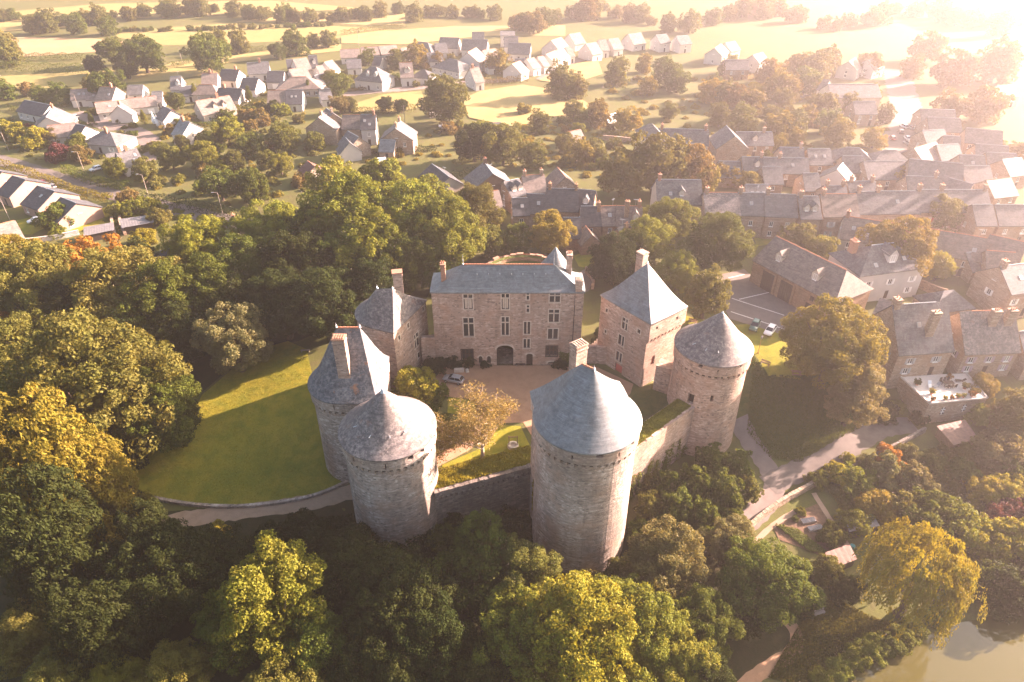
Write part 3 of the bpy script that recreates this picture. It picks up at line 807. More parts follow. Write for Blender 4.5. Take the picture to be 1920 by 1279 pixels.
# ------------------------------------------------------------------ left tower with big chimney (T1)
T1 = (-27.3, 90.0); zb, ze = -8.2, 10.6
pl1 = plan_horseshoe(6.0, 95, 265, 5.6)
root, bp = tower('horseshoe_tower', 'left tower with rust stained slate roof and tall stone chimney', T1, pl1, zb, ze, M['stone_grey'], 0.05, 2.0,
    holes=[], bholes=[(-60, .4, 9.7, 10.4), (-100, .1, 9.0, 10.0)])
r = roof_on(root, bp, zb, ze, (-0.6, 0.6), (3.1, 0.6), 20.3, M['slate_rust'], 0.16)
ridge_cap(r, (-0.6, 0.6, 20.35 - zb), (3.1, 0.6, 20.35 - zb), M['terracotta'])
finial(r, (-0.6, 0.6, 20.3 - zb), 0.9); finial(r, (3.1, 0.6, 20.3 - zb), 0.9)
chimney_parts(r, (0.6, -3.0), 1.9, 1.5, 12.0 - zb, 20.8 - zb, M['stone'], 0, 0, M['brick'], True)
# ------------------------------------------------------------------ left rear tower (T5)
T5 = (-22.9, 107.8); zb, ze = -1.5, 12.8
pl5 = plan_horseshoe(6.0, 157.3 - 92, 157.3 + 92, 4.5)
root = empty('horseshoe_tower', (T5[0], T5[1], zb), 0, 'left rear tower with rounded slate roof, its flat stone side facing the courtyard', 'tower')
n = len(pl5)
def at5(u, v, d):
    i = int(math.floor(u)) % n; f = u - math.floor(u); a = pl5[i]; b = pl5[(i + 1) % n]
    x = a[0] + (b[0] - a[0]) * f; y = a[1] + (b[1] - a[1]) * f
    e = Vector((b[0] - a[0], b[1] - a[1])).normalized()
    return (x - e.y * d, y + e.x * d, v)
def u5(x, y): return min(range(n), key=lambda i: (pl5[i][0] - x) ** 2 + (pl5[i][1] - y) ** 2)
# flat side: find its corner indices
flat = sorted(range(n), key=lambda i: -(pl5[i][0] * math.cos(R_(-22.7)) + pl5[i][1] * math.sin(R_(-22.7))))
fl = [i for i in range(n) if abs((pl5[i][0] * math.cos(R_(-22.7)) + pl5[i][1] * math.sin(R_(-22.7))) - 4.5) < .15]
f0, f1 = min(fl), max(fl); fl_len = f1 - f0
seg = math.hypot(pl5[f0 + 1][0] - pl5[f0][0], pl5[f0 + 1][1] - pl5[f0][1])
def hh5(f, w, z0, z1): u = f0 + fl_len * f; return (u - w / 2 / seg, u + w / 2 / seg, z0, z1)
hs5 = [hh5(.62, 1.6, 6.4, 9.4), hh5(.64, .8, 3.6, 4.9), hh5(.14, .6, 11.6, 12.5), hh5(.42, .6, 12.2, 13.2), hh5(.9, .6, 12.6, 13.5)]
mb = MB(); wall_grid(mb, list(range(n + 1)), list(np.linspace(0, ze - zb, 8)), hs5, at5, 0.4); mb.build('wall', M['stone'], root)
mull_window(root, at5, *hs5[0], 2, (0.6,)); 
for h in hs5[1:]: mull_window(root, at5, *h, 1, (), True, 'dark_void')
qa = P(707, 541, 18.8).xy - Vector(T5); qb = P(736, 541, 18.8).xy - Vector(T5)
r = roof_on(root, pl5, zb, ze, qa, qb, 18.8, M['slate_lichen'], 0.16, 0.25)
finial(r, (qa.x, qa.y, 18.8 - zb), 0.8); finial(r, (qb.x, qb.y, 18.8 - zb), 0.6)
qc = P(741, 540, 18.0).xy - Vector(T5)
chimney_parts(r, (qc.x + .4, qc.y + 1.2), 1.7, 1.4, 14.0 - zb, 20.6 - zb, M['stone'], R_(10), 0, M['brick'])
# ------------------------------------------------------------------ gatehouse (manor)
gate_root = empty('gatehouse', (0, 108.0, 0), R_(0.0), 'long stone gatehouse with blue slate roof and mullioned windows behind the courtyard', 'castle building')
XL, XR, YB = -14.8, 13.2, 7.0
ZE = 16.7
gy = 108.0
def fr(u, v, d): return (u, d, v)
def gx(px, py):
    q = PY(px, py, gy); return q.x, q.z
def hole(p0, p1):
    a = gx(*p0); b = gx(*p1); return (min(a[0], b[0]), max(a[0], b[0]), min(a[1], b[1]), max(a[1], b[1]))
H_ = {}
def crop(x, y): return (780 + x / 4.567, 440 + y / 4.567)
GW = [  # crop corners, cols, row split, panel
    ((405, 512), (486, 640), 2, (0.70,), 'plaster_cream'), ((733, 508), (797, 640), 2, (0.70,), 'plaster_cream'), ((948, 498), (968, 556), 1, (0.55,), None), ((948, 606), (968, 666), 1, (0.55,), None), ((1147, 490), (1232, 580), 2, (0.6,), None),
    ((404, 714), (496, 872), 2, (0.68,), None), ((733, 706), (795, 862), 2, (0.68,), None), ((925, 746), (977, 852), 2, (), None), ((1140, 642), (1222, 750), 2, (0.66,), None), ((1132, 806), (1212, 894), 2, (), None), ((922, 894), (974, 972), 2, (), None),
]
holes = []; wins = []
for p0, p1, cols, rows, panel in GW:
    h = hole(crop(*p0), crop(*p1)); holes.append(h); wins.append((h, cols, rows, panel))
big = hole(crop(390, 985), crop(488, 1072)); big2 = hole(crop(1117, 955), crop(1206, 1040))
gate = hole(crop(690, 948), crop(833, 1120)); gate = (gate[0], gate[1], 0.0, gate[3])
door = hole(crop(946, 1020), crop(998, 1098)); door = (door[0], door[1], 0.0, door[3])
d1 = hole(crop(536, 1040), crop(570, 1110)); d1 = (d1[0], d1[1], 0.35, d1[3]); d2 = hole(crop(608, 1040), crop(641, 1110)); d2 = (d2[0], d2[1], 0.35, d2[3])
cell = hole(crop(1130, 1090), crop(1185, 1130)); cell = (cell[0], cell[1], 0.25, cell[3])
allh = holes + [big, big2, gate, door, d1, d2, cell]
mb = MB()
wall_grid(mb, list(np.arange(XL, XR, 3.0)) + [XR], [0, 4, 8, 12, ZE], allh, fr, 0.45)
mb.quad((XR, 0, 0), (XR, YB, 0), (XR, YB, ZE), (XR, 0, ZE)); mb.quad((XL, YB, 0), (XL, 0, 0), (XL, 0, ZE), (XL, YB, ZE)); mb.quad((XR, YB, 0), (XL, YB, 0), (XL, YB, ZE), (XR, YB, ZE))
wl_ = mb.build('wall', M['stone'], gate_root)
for h, cols, rows, panel in wins: mull_window(gate_root, fr, *h, cols, rows, True, 'glass', 0.28, panel)
for h in (big, big2): mull_window(gate_root, fr, *h, 3, (0.5,), True, 'glass', 0.4, None, 'wood_dark')
# arched heads: spandrels fill the corners of the square openings
def arch_head(h, rise, name, depth=0.45):
    u0, u1, v0, v1 = h; mb = MB(); n = 10; uc = (u0 + u1) / 2; hw = (u1 - u0) / 2
    for s in (-1, 1):
        ring = [(uc + s * hw * math.cos(math.pi / 2 * k / n), v1 - rise + rise * math.sin(math.pi / 2 * k / n)) for k in range(n + 1)]
        poly = ring + [(uc + s * hw, v1)]
        f = [fr(u, v, 0.0) for u, v in poly]; b = [fr(u, v, depth) for u, v in poly]; m = len(poly)
        mb.add(f + b, [tuple(range(m)), ] + [(i, i + 1, m + i + 1, m + i) for i in range(n)])
    w = 0.32
    for k in range(2 * n):
        a0 = math.pi * k / (2 * n); a1 = math.pi * (k + .92) / (2 * n)
        pts = []
        for a in (a0, a1):
            pts += [(uc + hw * math.cos(a), v1 - rise + rise * math.sin(a)), (uc + (hw + w) * math.cos(a), v1 - rise + (rise + w) * math.sin(a))]
        f = [fr(u, v, -0.05) for u, v in pts]; b = [fr(u, v, 0.05) for u, v in pts]
        mb.add(f + b, [(0, 1, 3, 2), (0, 4, 5, 1), (1, 5, 7, 3), (3, 7, 6, 2), (2, 6, 4, 0)])
    return mb.build(name, M['trim'], wl_)
arch_head(gate, 1.0, 'gate_arch'); arch_head(door, 0.35, 'door_arch'); arch_head(d1, 0.5, 'door_arch'); arch_head(d2, 0.5, 'door_arch'); arch_head(cell, 0.2, 'door_arch')
# gate passage: a real tunnel through the building
mb = MB(); u0, u1, v0, v1 = gate
mb.quad((u0, .45, v0), (u0, YB - .2, v0), (u0, YB - .2, v1), (u0, .45, v1)); mb.quad((u1, YB - .2, v0), (u1, .45, v0), (u1, .45, v1), (u1, YB - .2, v1)); mb.quad((u0, .45, v1), (u0, YB - .2, v1), (u1, YB - .2, v1), (u1, .45, v1)); mb.quad((u0, .45, 0.06), (u1, .45, 0.06), (u1, YB - .2, 0.06), (u0, YB - .2, 0.06))
mb.quad((u0, YB - .25, v0), (u1, YB - .25, v0), (u1, YB - .25, v1), (u0, YB - .25, v1))
mb.build('gate_passage', M['stone_dark'], gate_root)
mb = MB()
for k in range(9): mb.box((u0 + .2 + k * (u1 - u0 - .4) / 8, YB - 0.45, (v0 + v1) / 2 - .1), ((u1 - u0) / 9.6, .1, v1 - v0 - .2))
mb.build('gate_leaf', M['wood_dark'], gate_root)
for h, nm in ((door, 'door'), (d1, 'door'), (d2, 'door'), (cell, 'cellar_door')):
    mb = MB(); u0, u1, v0, v1 = h; k = 4
    for q in range(k): mb.box((u0 + (q + .5) * (u1 - u0) / k, 0.4, (v0 + v1) / 2), ((u1 - u0) / k * .94, .08, v1 - v0))
    mb.build(nm, M['wood_dark'], gate_root)
mb = MB(); mb.box((11.6, -0.08, ZE / 2), (.14, .14, ZE)); mb.build('drainpipe', M['metal_dark'], gate_root)
ev = [(XL, 0), (XR, 0), (XR, YB), (XL, YB)]
dens = []
for k in range(4):
    a = Vector(ev[k]); b = Vector(ev[(k + 1) % 4]); m = 12 if k % 2 == 0 else 5
    dens += [tuple(a.lerp(b, q / m)) for q in range(m)]
ZR = 20.5
r = roof_on(gate_root, dens, 0, ZE, (-9.0, 3.4), (7.7, 3.4), ZR, M['slate_blue'], 0.14, 0.3, False)
ridge_cap(r, (-9.0, 3.4, ZR + .05), (7.7, 3.4, ZR + .05), M['terracotta'])
finial(r, (-9.0, 3.4, ZR), 2.0); finial(r, (7.7, 3.4, ZR), 2.6)
for k in range(7):
    mb = MB(); mb.box((-6.4 + k * 2.1, 2.0, ZR - 1.25), (.14, .3, .28)); mb.build('roof_vent', M['zinc'], r)
chimney_parts(r, (-12.6, 2.2), 0.8, 1.0, 16.5, 21.2, M['brick'], 0, 2)
chimney_parts(r, (10.6, 4.6), 0.95, 1.5, 17.0, 22.0, M['stone'], 0, 3)
chimney_parts(r, (12.2, 0.5), 1.2, 1.4, 14.0, 18.9, M['stone'], 0, 0, None, True)
# two slim stair turrets with conical caps behind the ridge ends
for x, zt in ((8.3, 21.5),):
    mb = MB(); mb.lathe([(2.9, 0), (2.7, 17.0)], (x, 8.6, 0), 24); tw = mb.build('turret', M['stone'], gate_root, smooth=True)
    mb = MB(); mb.lathe([(3.3, 16.9), (2.2, 18.4), (.9, 20.2), (.2, zt - .3), (0, zt)], (x, 8.6, 0), 24); mb.build('turret_roof', M['slate_blue'], tw, smooth=True)
# ------------------------------------------------------------------ right rear square tower (T6)
zb = -1.0
c6 = P(1213, 548, 15.0)
sq_root = empty('square_tower', (24.2, 108.6, zb), R_(-52), 'square tower with pale pyramid roof and one sunlit side right of the gatehouse', 'tower')
hw, hd = 6.0, 4.7
ZE6 = 14.6 - zb
def f6(u, v, d): return (u, -hd + d, v)
h6 = [(-0.2, 1.1, 11.2, 13.6), (-0.7, 0.7, 7.4, 9.6), (-0.9, 0.6, 3.6, 5.7), (3.6, 4.3, 12.2, 13.0), (-4.6, -4.1, 12.6, 13.4), (-4.4, -3.9, 8.0, 8.7)]
d6 = (-0.9, 1.0, 0.9, 2.9)
mb = MB(); wall_grid(mb, [-hw, -3, 0, 3, hw], [0, 4, 8, 12, ZE6], h6 + [d6], f6, 0.4)
def s6(u, v, d): return (hw - d, u, v)
hs6 = [(-2.6, -1.7, 5.2, 7.2)]
wall_grid(mb, [-hd, 0, hd], [0, 4, 8, 11.9], hs6, s6, 0.4)
mb.quad((hw, hd, 0), (-hw, hd, 0), (-hw, hd, ZE6), (hw, hd, ZE6)); mb.quad((-hw, hd, 0), (-hw, -hd, 0), (-hw, -hd, ZE6), (-hw, hd, ZE6))
mb.build('wall', M['stone'], sq_root)
for h in h6[:3]: mull_window(sq_root, f6, *h, 2, (0.62,) if h is h6[0] else ())
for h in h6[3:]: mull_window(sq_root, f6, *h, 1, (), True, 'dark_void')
mb = MB(); mb.box(((d6[0] + d6[1]) / 2, -hd + .35, 1.9), (1.9, .1, 2.0)); mb.build('door', M['paint_red'], sq_root)
mb = MB(); mb.box((hw - .3, -2.15, 6.2), (.1, .9, 2.0)); mb.build('door', M['paint_red'], sq_root)
mb = MB()
def o6(u, v, d): return (hw + .45 - d, u, v)
lo = [(-3.2, -2.6, 13.6, 14.2), (2.2, 2.8, 13.6, 14.2)]
wall_grid(mb, [-hd, 0, hd + .4], [11.9, ZE6], lo, o6, .4); mb.quad((hw, -hd, 11.9), (hw + .45, -hd, 11.9), (hw + .45, -hd, ZE6), (hw, -hd, ZE6)); mb.quad((hw, -hd, 11.9), (hw, hd + .4, 11.9), (hw + .45, hd + .4, 11.9), (hw + .45, -hd, 11.9))
pr = mb.build('parapet', M['stone'], sq_root)
for l in lo:
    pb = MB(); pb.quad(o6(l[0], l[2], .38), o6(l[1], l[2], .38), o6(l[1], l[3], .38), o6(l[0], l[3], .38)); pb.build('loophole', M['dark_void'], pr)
cy = [-hd + .4 + k * .95 for k in range(10)]
corbels(sq_root, [(hw - .05, y) for y in cy], [(1, 0)] * 10, 11.9, M['stone'])
ev = [(-hw + .0, -hd), (hw + .45, -hd), (hw + .45, hd), (-hw, hd)]; dens = []
for k in range(4):
    a = Vector(ev[k]); b = Vector(ev[(k + 1) % 4]); dens += [tuple(a.lerp(b, q / 6)) for q in range(6)]
r = roof_on(sq_root, dens, 0, ZE6, (0.1, 0), (0.1, 0), 22.3 - zb, M['slate_blue'], 0.12, 0.3, False)
finial(r, (0.1, 0, 22.2 - zb), 0.7)
chimney_parts(r, (-2.9, 1.9), 1.6, 1.4, 15.5, 22.6 - zb, M['stone'])

# ------------------------------------------------------------------ curtain walls
def curtain(name, label, a, b, th, zt, zbot, mat, grass=True, corb=0, parapet=0.0, zt2=None):
    a = Vector(a); b = Vector(b); d = (b - a); L = d.length; d.normalize()
    zt2 = zt if zt2 is None else zt2
    root = empty(name, (a.x, a.y, zbot), math.atan2(d.y, d.x), label, 'wall')
    mb = MB(); n = max(2, int(L / 1.2)); rnd = random.Random(int(L * 10))
    h = [zt + (zt2 - zt) * k / n - zbot for k in range(n + 1)]
    for k in range(n):
        x0, x1 = L * k / n, L * (k + 1) / n
        for y, s in ((-th / 2, 1), (th / 2, -1)):
            q = [(x0, y * 1.06, 0), (x1, y * 1.06, 0), (x1, y, h[k + 1]), (x0, y, h[k])]
            mb.quad(*(q if s == 1 else q[::-1]))
        mb.quad((x0, -th / 2, h[k]), (x1, -th / 2, h[k + 1]), (x1, th / 2, h[k + 1]), (x0, th / 2, h[k]))
    mb.quad((0, th / 2, 0), (0, -th / 2, 0), (0, -th / 2, h[0]), (0, th / 2, h[0])); mb.quad((L, -th / 2, 0), (L, th / 2, 0), (L, th / 2, h[-1]), (L, -th / 2, h[-1]))
    w = mb.build('wall', mat, root)
    if corb:
        mb = MB(); m = int(L / 0.85)
        for k in range(m):
            x = (k + .5) * L / m; z = zt + (zt2 - zt) * x / L - zbot
            for q in range(3): mb.box((x, -th / 2 - .14 - .11 * q, z - 1.75 + .32 * q), (.4, .3 + .22 * q, .3))
        tag(mb.build('corbel_table', mat, root), kind='stuff')
    if parapet:
        mb = MB(); m = int(L / 0.8)
        for k in range(m):
            x = (k + .5) * L / m; z = zt + (zt2 - zt) * x / L - zbot
            hh = parapet * rnd.uniform(.6, 1.1)
            mb.box((x, -th / 2 + .22 - (.42 if corb else 0), z + hh / 2 - (.5 if corb else .35)), (L / m * .99, .5 + (.35 if corb else 0) + rnd.uniform(-.06, .06), hh + (1.0 if corb else .7)))
        mb.build('coping', mat, root)
    if grass:
        vs = []; fs = []; nx_, ny_ = n * 3, 5
        for i in range(nx_ + 1):
            for j in range(ny_ + 1):
                x = L * i / nx_; y = -th / 2 + .12 + (th - .24) * j / ny_
                e = min(j, ny_ - j) / (ny_ / 2)
                vs.append((x, y, zt + (zt2 - zt) * x / L - zbot + .05 + .22 * min(1, e * 1.6) + rnd.uniform(-.05, .06)))
        for i in range(nx_):
            for j in range(ny_):
                p = i * (ny_ + 1) + j; fs.append((p, p + ny_ + 1, p + ny_ + 2, p + 1))
        mb = MB(); mb.add(vs, fs); mb.build('turf', M['lawn'], root, smooth=True)
    return root
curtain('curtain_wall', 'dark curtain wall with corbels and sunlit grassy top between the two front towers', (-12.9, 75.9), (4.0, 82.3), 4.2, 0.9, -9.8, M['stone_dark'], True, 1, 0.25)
curtain('curtain_wall', 'tall curtain wall with turf top between the big front tower and right tower', (16.0, 79.6), (30.6, 92.8), 3.6, 3.0, -8.5, M['stone'], True, 0, 0.4)
curtain('curtain_wall', 'short shaded wall joining the square tower to the right round tower', (27.0, 101.5), (32.4, 98.4), 2.6, 5.6, -1.5, M['stone'], False, 0, 0.0)
curtain('curtain_wall', 'low ruined wall joining the left rear tower to the gatehouse', (-17.6, 108.4), (-14.6, 108.9), 1.6, 6.2, -1.5, M['stone'], False, 0, 0.5)
curtain('curtain_wall', 'low wall between the gatehouse and the square tower', (13.0, 109.5), (18.8, 109.0), 1.4, 3.6, -1.5, M['stone'], False, 0, 0.5)
curtain('curtain_wall', 'hidden wall stub linking the left tower to the left rear tower', (-25.8, 95.0), (-24.4, 101.4), 2.4, 3.4, -6.0, M['stone'], True, 0, 0.4)
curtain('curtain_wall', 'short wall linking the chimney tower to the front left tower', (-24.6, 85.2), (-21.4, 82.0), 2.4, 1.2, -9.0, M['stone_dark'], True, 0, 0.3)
# steps seen between gatehouse and square tower
st = empty('stone_steps', (15.0, 110.6, 0), 0, 'worn stone steps climbing between the gatehouse and the square tower', 'steps')
for k in range(9):
    mb = MB(); mb.box((k * .42, 1.2, .25 + k * .26), (.44, 1.8, .5 + k * .52)); mb.build('step', M['trim'], st)
# ring wall of the barbican behind the gatehouse
br = empty('barbican_wall', (2.6, 128.5, -0.5), 0, 'grass topped horseshoe wall of the old barbican behind the gatehouse roof', 'wall')
mb = MB(); gb = MB(); cb = MB()
def ell(a, k): return (math.cos(R_(a)) * 10.2 * k, math.sin(R_(a)) * 11.5 * k)
for k in range(30):
    a0, a1 = -40 + k * 260 / 30, -40 + (k + 1) * 260 / 30
    for kk, flip in ((1.0, 0), (0.84, 1)):
        p, q = ell(a0, kk), ell(a1, kk); f = [(p[0], p[1], 0), (q[0], q[1], 0), (q[0], q[1], 8.6), (p[0], p[1], 8.6)]
        mb.quad(*(f[::-1] if flip else f))
    rr_ = 8.6 + .35 * math.sin(k * 1.7) + .25 * math.sin(k * 3.1)
    p, q, s_, t_ = ell(a0, 1.0), ell(a1, 1.0), ell(a1, .94), ell(a0, .94)
    cb.add([(*p, 8.55), (*q, 8.55), (*s_, 8.55), (*t_, 8.55), (*p, rr_), (*q, rr_), (*s_, rr_), (*t_, rr_)], [(4, 5, 6, 7), (0, 1, 5, 4), (2, 3, 7, 6), (1, 2, 6, 5), (3, 0, 4, 7)])
    u_, w_ = ell(a1, .66), ell(a0, .66)
    gb.quad((*t_, 8.6), (*s_, 8.6), (*u_, 6.4), (*w_, 6.4)); mb.quad((*w_, 0), (*u_, 0), (*u_, 6.4), (*w_, 6.4))
mb.build('wall', M['stone_brown'], br); gb.build('turf', M['rough_grass'], br); cb.build('coping', M['brick'], br)
# ------------------------------------------------------------------ foliage meshes (crown radius 1, crown centre at origin)
def leaves_mesh(name, pos, nrm, size, aspect=0.62, up=None, mats=None):
    n = len(pos)
    rs = np.random.RandomState(n % 9973)
    nrm = nrm / (np.linalg.norm(nrm, axis=1, keepdims=True) + 1e-9)
    ref = rs.normal(size=(n, 3)) if up is None else up + rs.normal(size=(n, 3)) * 0.25
    t1 = np.cross(nrm, ref); t1 /= (np.linalg.norm(t1, axis=1, keepdims=True) + 1e-9)
    t2 = np.cross(nrm, t1)
    L = size[:, None]
    v = np.empty((n, 4, 3))
    v[:, 0] = pos - t2 * L; v[:, 1] = pos + t1 * L * aspect + nrm * L * .18
    v[:, 2] = pos + t2 * L; v[:, 3] = pos - t1 * L * aspect + nrm * L * .18
    me = bpy.data.meshes.new(name)
    me.vertices.add(n * 4); me.vertices.foreach_set('co', v.reshape(-1))
    me.loops.add(n * 4); me.loops.foreach_set('vertex_index', np.arange(n * 4))
    me.polygons.add(n); me.polygons.foreach_set('loop_start', np.arange(n) * 4)
    me.update(calc_edges=True)
    me.materials.append(mats or M['leaf'])
    return me
def rdir(rs, n):
    d = rs.normal(size=(n, 3)); return d / np.linalg.norm(d, axis=1, keepdims=True)
def crown(name, seed, nclump, cr, nleaf, ls, zs=1.0, zlow=-0.55, shape='round', inner=0.12, sub=5):
    rs = np.random.RandomState(seed)
    d = rdir(rs, nclump * 4); d = d[d[:, 2] > zlow][:nclump]
    m = len(d)
    # uneven outline: low-frequency lobes
    lob = 1 + 0.16 * np.sin(3 * np.arctan2(d[:, 1], d[:, 0]) + seed) * np.cos(2.2 * d[:, 2] + seed * .7)
    rad = rs.uniform(0.50, 0.90, m) * lob
    rad[rs.rand(m) < 0.12] *= 1.15
    c = d * rad[:, None]
    if shape == 'cone':
        h = rs.uniform(0, 1, m) ** 1.25; a = rs.uniform(0, 2 * np.pi, m); rr = (1 - h) * .80 * rs.uniform(.75, 1.05, m) + .05
        c = np.stack([rr * np.cos(a), rr * np.sin(a), h * 2 - 1], 1)
    elif shape == 'column':
        h = rs.uniform(0, 1, m); a = rs.uniform(0, 2 * np.pi, m); rr = .78 * np.sqrt(np.clip(1 - (h - .25) ** 2 * 1.4, .05, 1)) * rs.uniform(.8, 1.05, m)
        c = np.stack([rr * np.cos(a), rr * np.sin(a), h * 2 - 1], 1)
    c[:, 2] *= zs
    crs = cr * rs.uniform(0.65, 1.35, m)
    # every clump is itself broken into small tufts
    tuft_c = []; tuft_r = []; tuft_o = []
    for k in range(m):
        dd = rdir(rs, sub); o = c[k] / (np.linalg.norm(c[k]) + 1e-6)
        dd = dd + o * 0.45 + np.array([0, 0, .2]); dd /= np.linalg.norm(dd, axis=1, keepdims=True)
        tuft_c.append(c[k] + dd * crs[k] * .72); tuft_r.append(np.full(sub, crs[k] * .5) * rs.uniform(.7, 1.25, sub)); tuft_o.append(np.repeat(o[None], sub, 0))
    tc_ = np.concatenate(tuft_c); tr = np.concatenate(tuft_r); to = np.concatenate(tuft_o)
    q = rs.choice(len(tc_), nleaf, p=tr ** 2 / (tr ** 2).sum())
    dl = rdir(rs, nleaf) + to[q] * 0.35 + np.array([0, 0, .15]); dl /= np.linalg.norm(dl, axis=1, keepdims=True)
    rr = tr[q] * (0.55 + 0.5 * rs.rand(nleaf) ** .6)
    sc = np.array([1, 1, .8]) if shape in ('round',) else np.array([.8, .8, 1.25])
    pos = tc_[q] + dl * rr[:, None] * sc
    nrm = dl * .7 + rs.normal(size=(nleaf, 3)) * .55 + np.array([0, 0, .25])
    size = ls * rs.uniform(.6, 1.35, nleaf)
    ni = int(nleaf * inner)
    if ni:
        pi_ = rdir(rs, ni) * (rs.rand(ni) ** .4)[:, None] * .62; pi_[:, 2] *= zs
        pos = np.concatenate([pos, pi_]); nrm = np.concatenate([nrm, rs.normal(size=(ni, 3))]); size = np.concatenate([size, np.full(ni, ls * 2.2)])
    up = None
    if shape in ('cone', 'column'): up = np.repeat(np.array([[0, 0, 1.0]]), len(pos), 0)
    return leaves_mesh(name, pos, nrm, size, .62 if shape == 'round' else .38, up)
def willow(name, seed, nb=120, per=7):
    rs = np.random.RandomState(seed); P_ = []; N_ = []; S_ = []
    for b in range(nb):
        ab = rs.uniform(0, 2 * np.pi); rb = math.sqrt(rs.rand()) * .84; lift = rs.uniform(-.16, .12); Lb = rs.uniform(.5, 1.15) * (.5 + .8 * rb); bul = rs.uniform(.06, .26)
        for k in range(per):
            a = ab + rs.normal() * .07 / (rb + .25); r0 = rb + rs.normal() * .035; z0 = .80 * math.sqrt(max(0, 1 - min(1, r0) ** 2)) + lift + .12
            L = Lb * rs.uniform(.7, 1.1); m = int(20 * L) + 5
            for q in range(m):
                t = q / m; r = r0 + bul * math.sin(min(1, t * 1.6) * math.pi / 2) + rs.normal() * .010; z = z0 + .13 * math.sin(min(1, t * 2.2) * math.pi) - L * t ** 1.35 + rs.normal() * .015
                aa = a + rs.normal() * .018
                P_.append((r * math.cos(aa), r * math.sin(aa), z)); N_.append((math.cos(aa) + rs.normal() * .45, math.sin(aa) + rs.normal() * .45, .3 + rs.normal() * .3)); S_.append(rs.uniform(.026, .048))
    n = len(P_)
    return leaves_mesh(name, np.array(P_), np.array(N_), np.array(S_), .32, np.repeat(np.array([[0, 0, 1.0]]), n, 0))
def trunk_mesh(name, seed, hc, r=.085, limbs=7, mat='bark', reach=.62, zs=1.0):
    rnd = random.Random(seed); mb = MB()
    p = Vector((0, 0, -.08)); k = 4; rad = r * 1.35
    for i in range(k):
        q = Vector((rnd.uniform(-.05, .05), rnd.uniform(-.05, .05), -.08 + (hc + .15) * (i + 1) / k)); r2 = r * (1.1 - .22 * (i + 1))
        mb.tube(p, q, rad, r2, 7); p = q; rad = r2
    for i in range(limbs):
        a = 2 * math.pi * i / limbs + rnd.uniform(-.4, .4); z0 = hc * rnd.uniform(.45, .8)
        b = Vector((math.cos(a) * reach * .5, math.sin(a) * reach * .5, z0 + .28)); e = Vector((math.cos(a + .2) * reach, math.sin(a + .2) * reach, hc + rnd.uniform(-.1, .5) * zs))
        mb.tube((0, 0, z0), b, r * .5, r * .33, 5); mb.tube(b, e, r * .33, r * .1, 5)
    return mb.mesh(name, M[mat])

PROTO = {}
def proto(key, crowns, hc, zs=1.0, **kw):
    PROTO[key] = dict(c=crowns, hc=hc, t=[trunk_mesh('trunk', 31 * len(PROTO) + k, hc, zs=zs, **kw) for k in range(2)])
proto('big', [crown('crown', 11 + k, 115, .235, 46000, .0245, .95, -.8) for k in range(4)], 1.12, .95)
proto('tall', [crown('crown', 41 + k, 90, .25, 36000, .027, 1.35, -.8) for k in range(2)], 1.5, 1.35)
proto('mid', [crown('crown', 21 + k, 72, .27, 11000, .046, .95, -.85) for k in range(5)], .98, .95, limbs=5)
proto('far', [crown('crown', 61 + k, 52, .30, 3600, .072, .8 + .12 * k, -.9) for k in range(5)], .82, .95, limbs=3)
proto('cone', [crown('crown', 81, 120, .17, 9000, .050, 1.5, shape='cone', inner=.2)], 1.62, 1.5, limbs=0)
proto('column', [crown('crown', 85 + k, 150, .20, 26000, .036, 1.45, shape='column', inner=.1) for k in range(2)], 1.5, 1.45, limbs=0)
proto('clipped', [crown('crown', 91, 200, .17, 16000, .036, 1.05, -.9, inner=.2)], 1.25, 1.05, limbs=4)
proto('willow', [willow('crown', 5)], 1.02, .8, limbs=8, reach=.7)
# shrub meshes stand with their foot at the origin
def shrub_mesh(seed, n, ls, zs, cr=.32, ncl=34):
    me = crown('foliage', seed, ncl, cr, n, ls, zs, -.35)
    me.transform(Matrix.Translation((0, 0, zs * .55)))
    return me
SHRUB = {'near': [shrub_mesh(201 + k, 7000, .055, .85) for k in range(4)], 'far': [shrub_mesh(211 + k, 1500, .11, .85, .36, 24) for k in range(4)], 'spiky': [shrub_mesh(221 + k, 6000, .065, 1.1, .26, 44) for k in range(2)]}

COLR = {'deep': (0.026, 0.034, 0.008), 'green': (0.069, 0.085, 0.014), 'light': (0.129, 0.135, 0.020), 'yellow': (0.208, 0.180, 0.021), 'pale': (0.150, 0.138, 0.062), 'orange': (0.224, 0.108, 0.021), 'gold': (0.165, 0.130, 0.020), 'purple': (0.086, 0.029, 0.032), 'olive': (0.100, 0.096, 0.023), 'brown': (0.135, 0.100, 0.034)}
WORD = {'deep': 'dark green', 'green': 'mid green', 'light': 'light green', 'yellow': 'bright yellow green', 'pale': 'pale silvery', 'orange': 'orange tinged', 'gold': 'golden', 'purple': 'purple leaved', 'olive': 'olive green', 'brown': 'brownish'}
KINDW = {'big': 'broad leafy tree', 'tall': 'tall leafy tree', 'mid': 'leafy tree', 'far': 'round tree', 'cone': 'cone shaped tree', 'column': 'feathery conifer', 'clipped': 'clipped round tree', 'willow': 'weeping willow'}
REC = []       # (object, px, description, zone, noun, group)
trnd = random.Random(77)
def jitter(c, s=.18):
    k = 1 + trnd.uniform(-s, s); return (c[0] * k * (1 + trnd.uniform(-s, s) * .5), c[1] * k, c[2] * k * (1 + trnd.uniform(-s, s) * .5), 1)
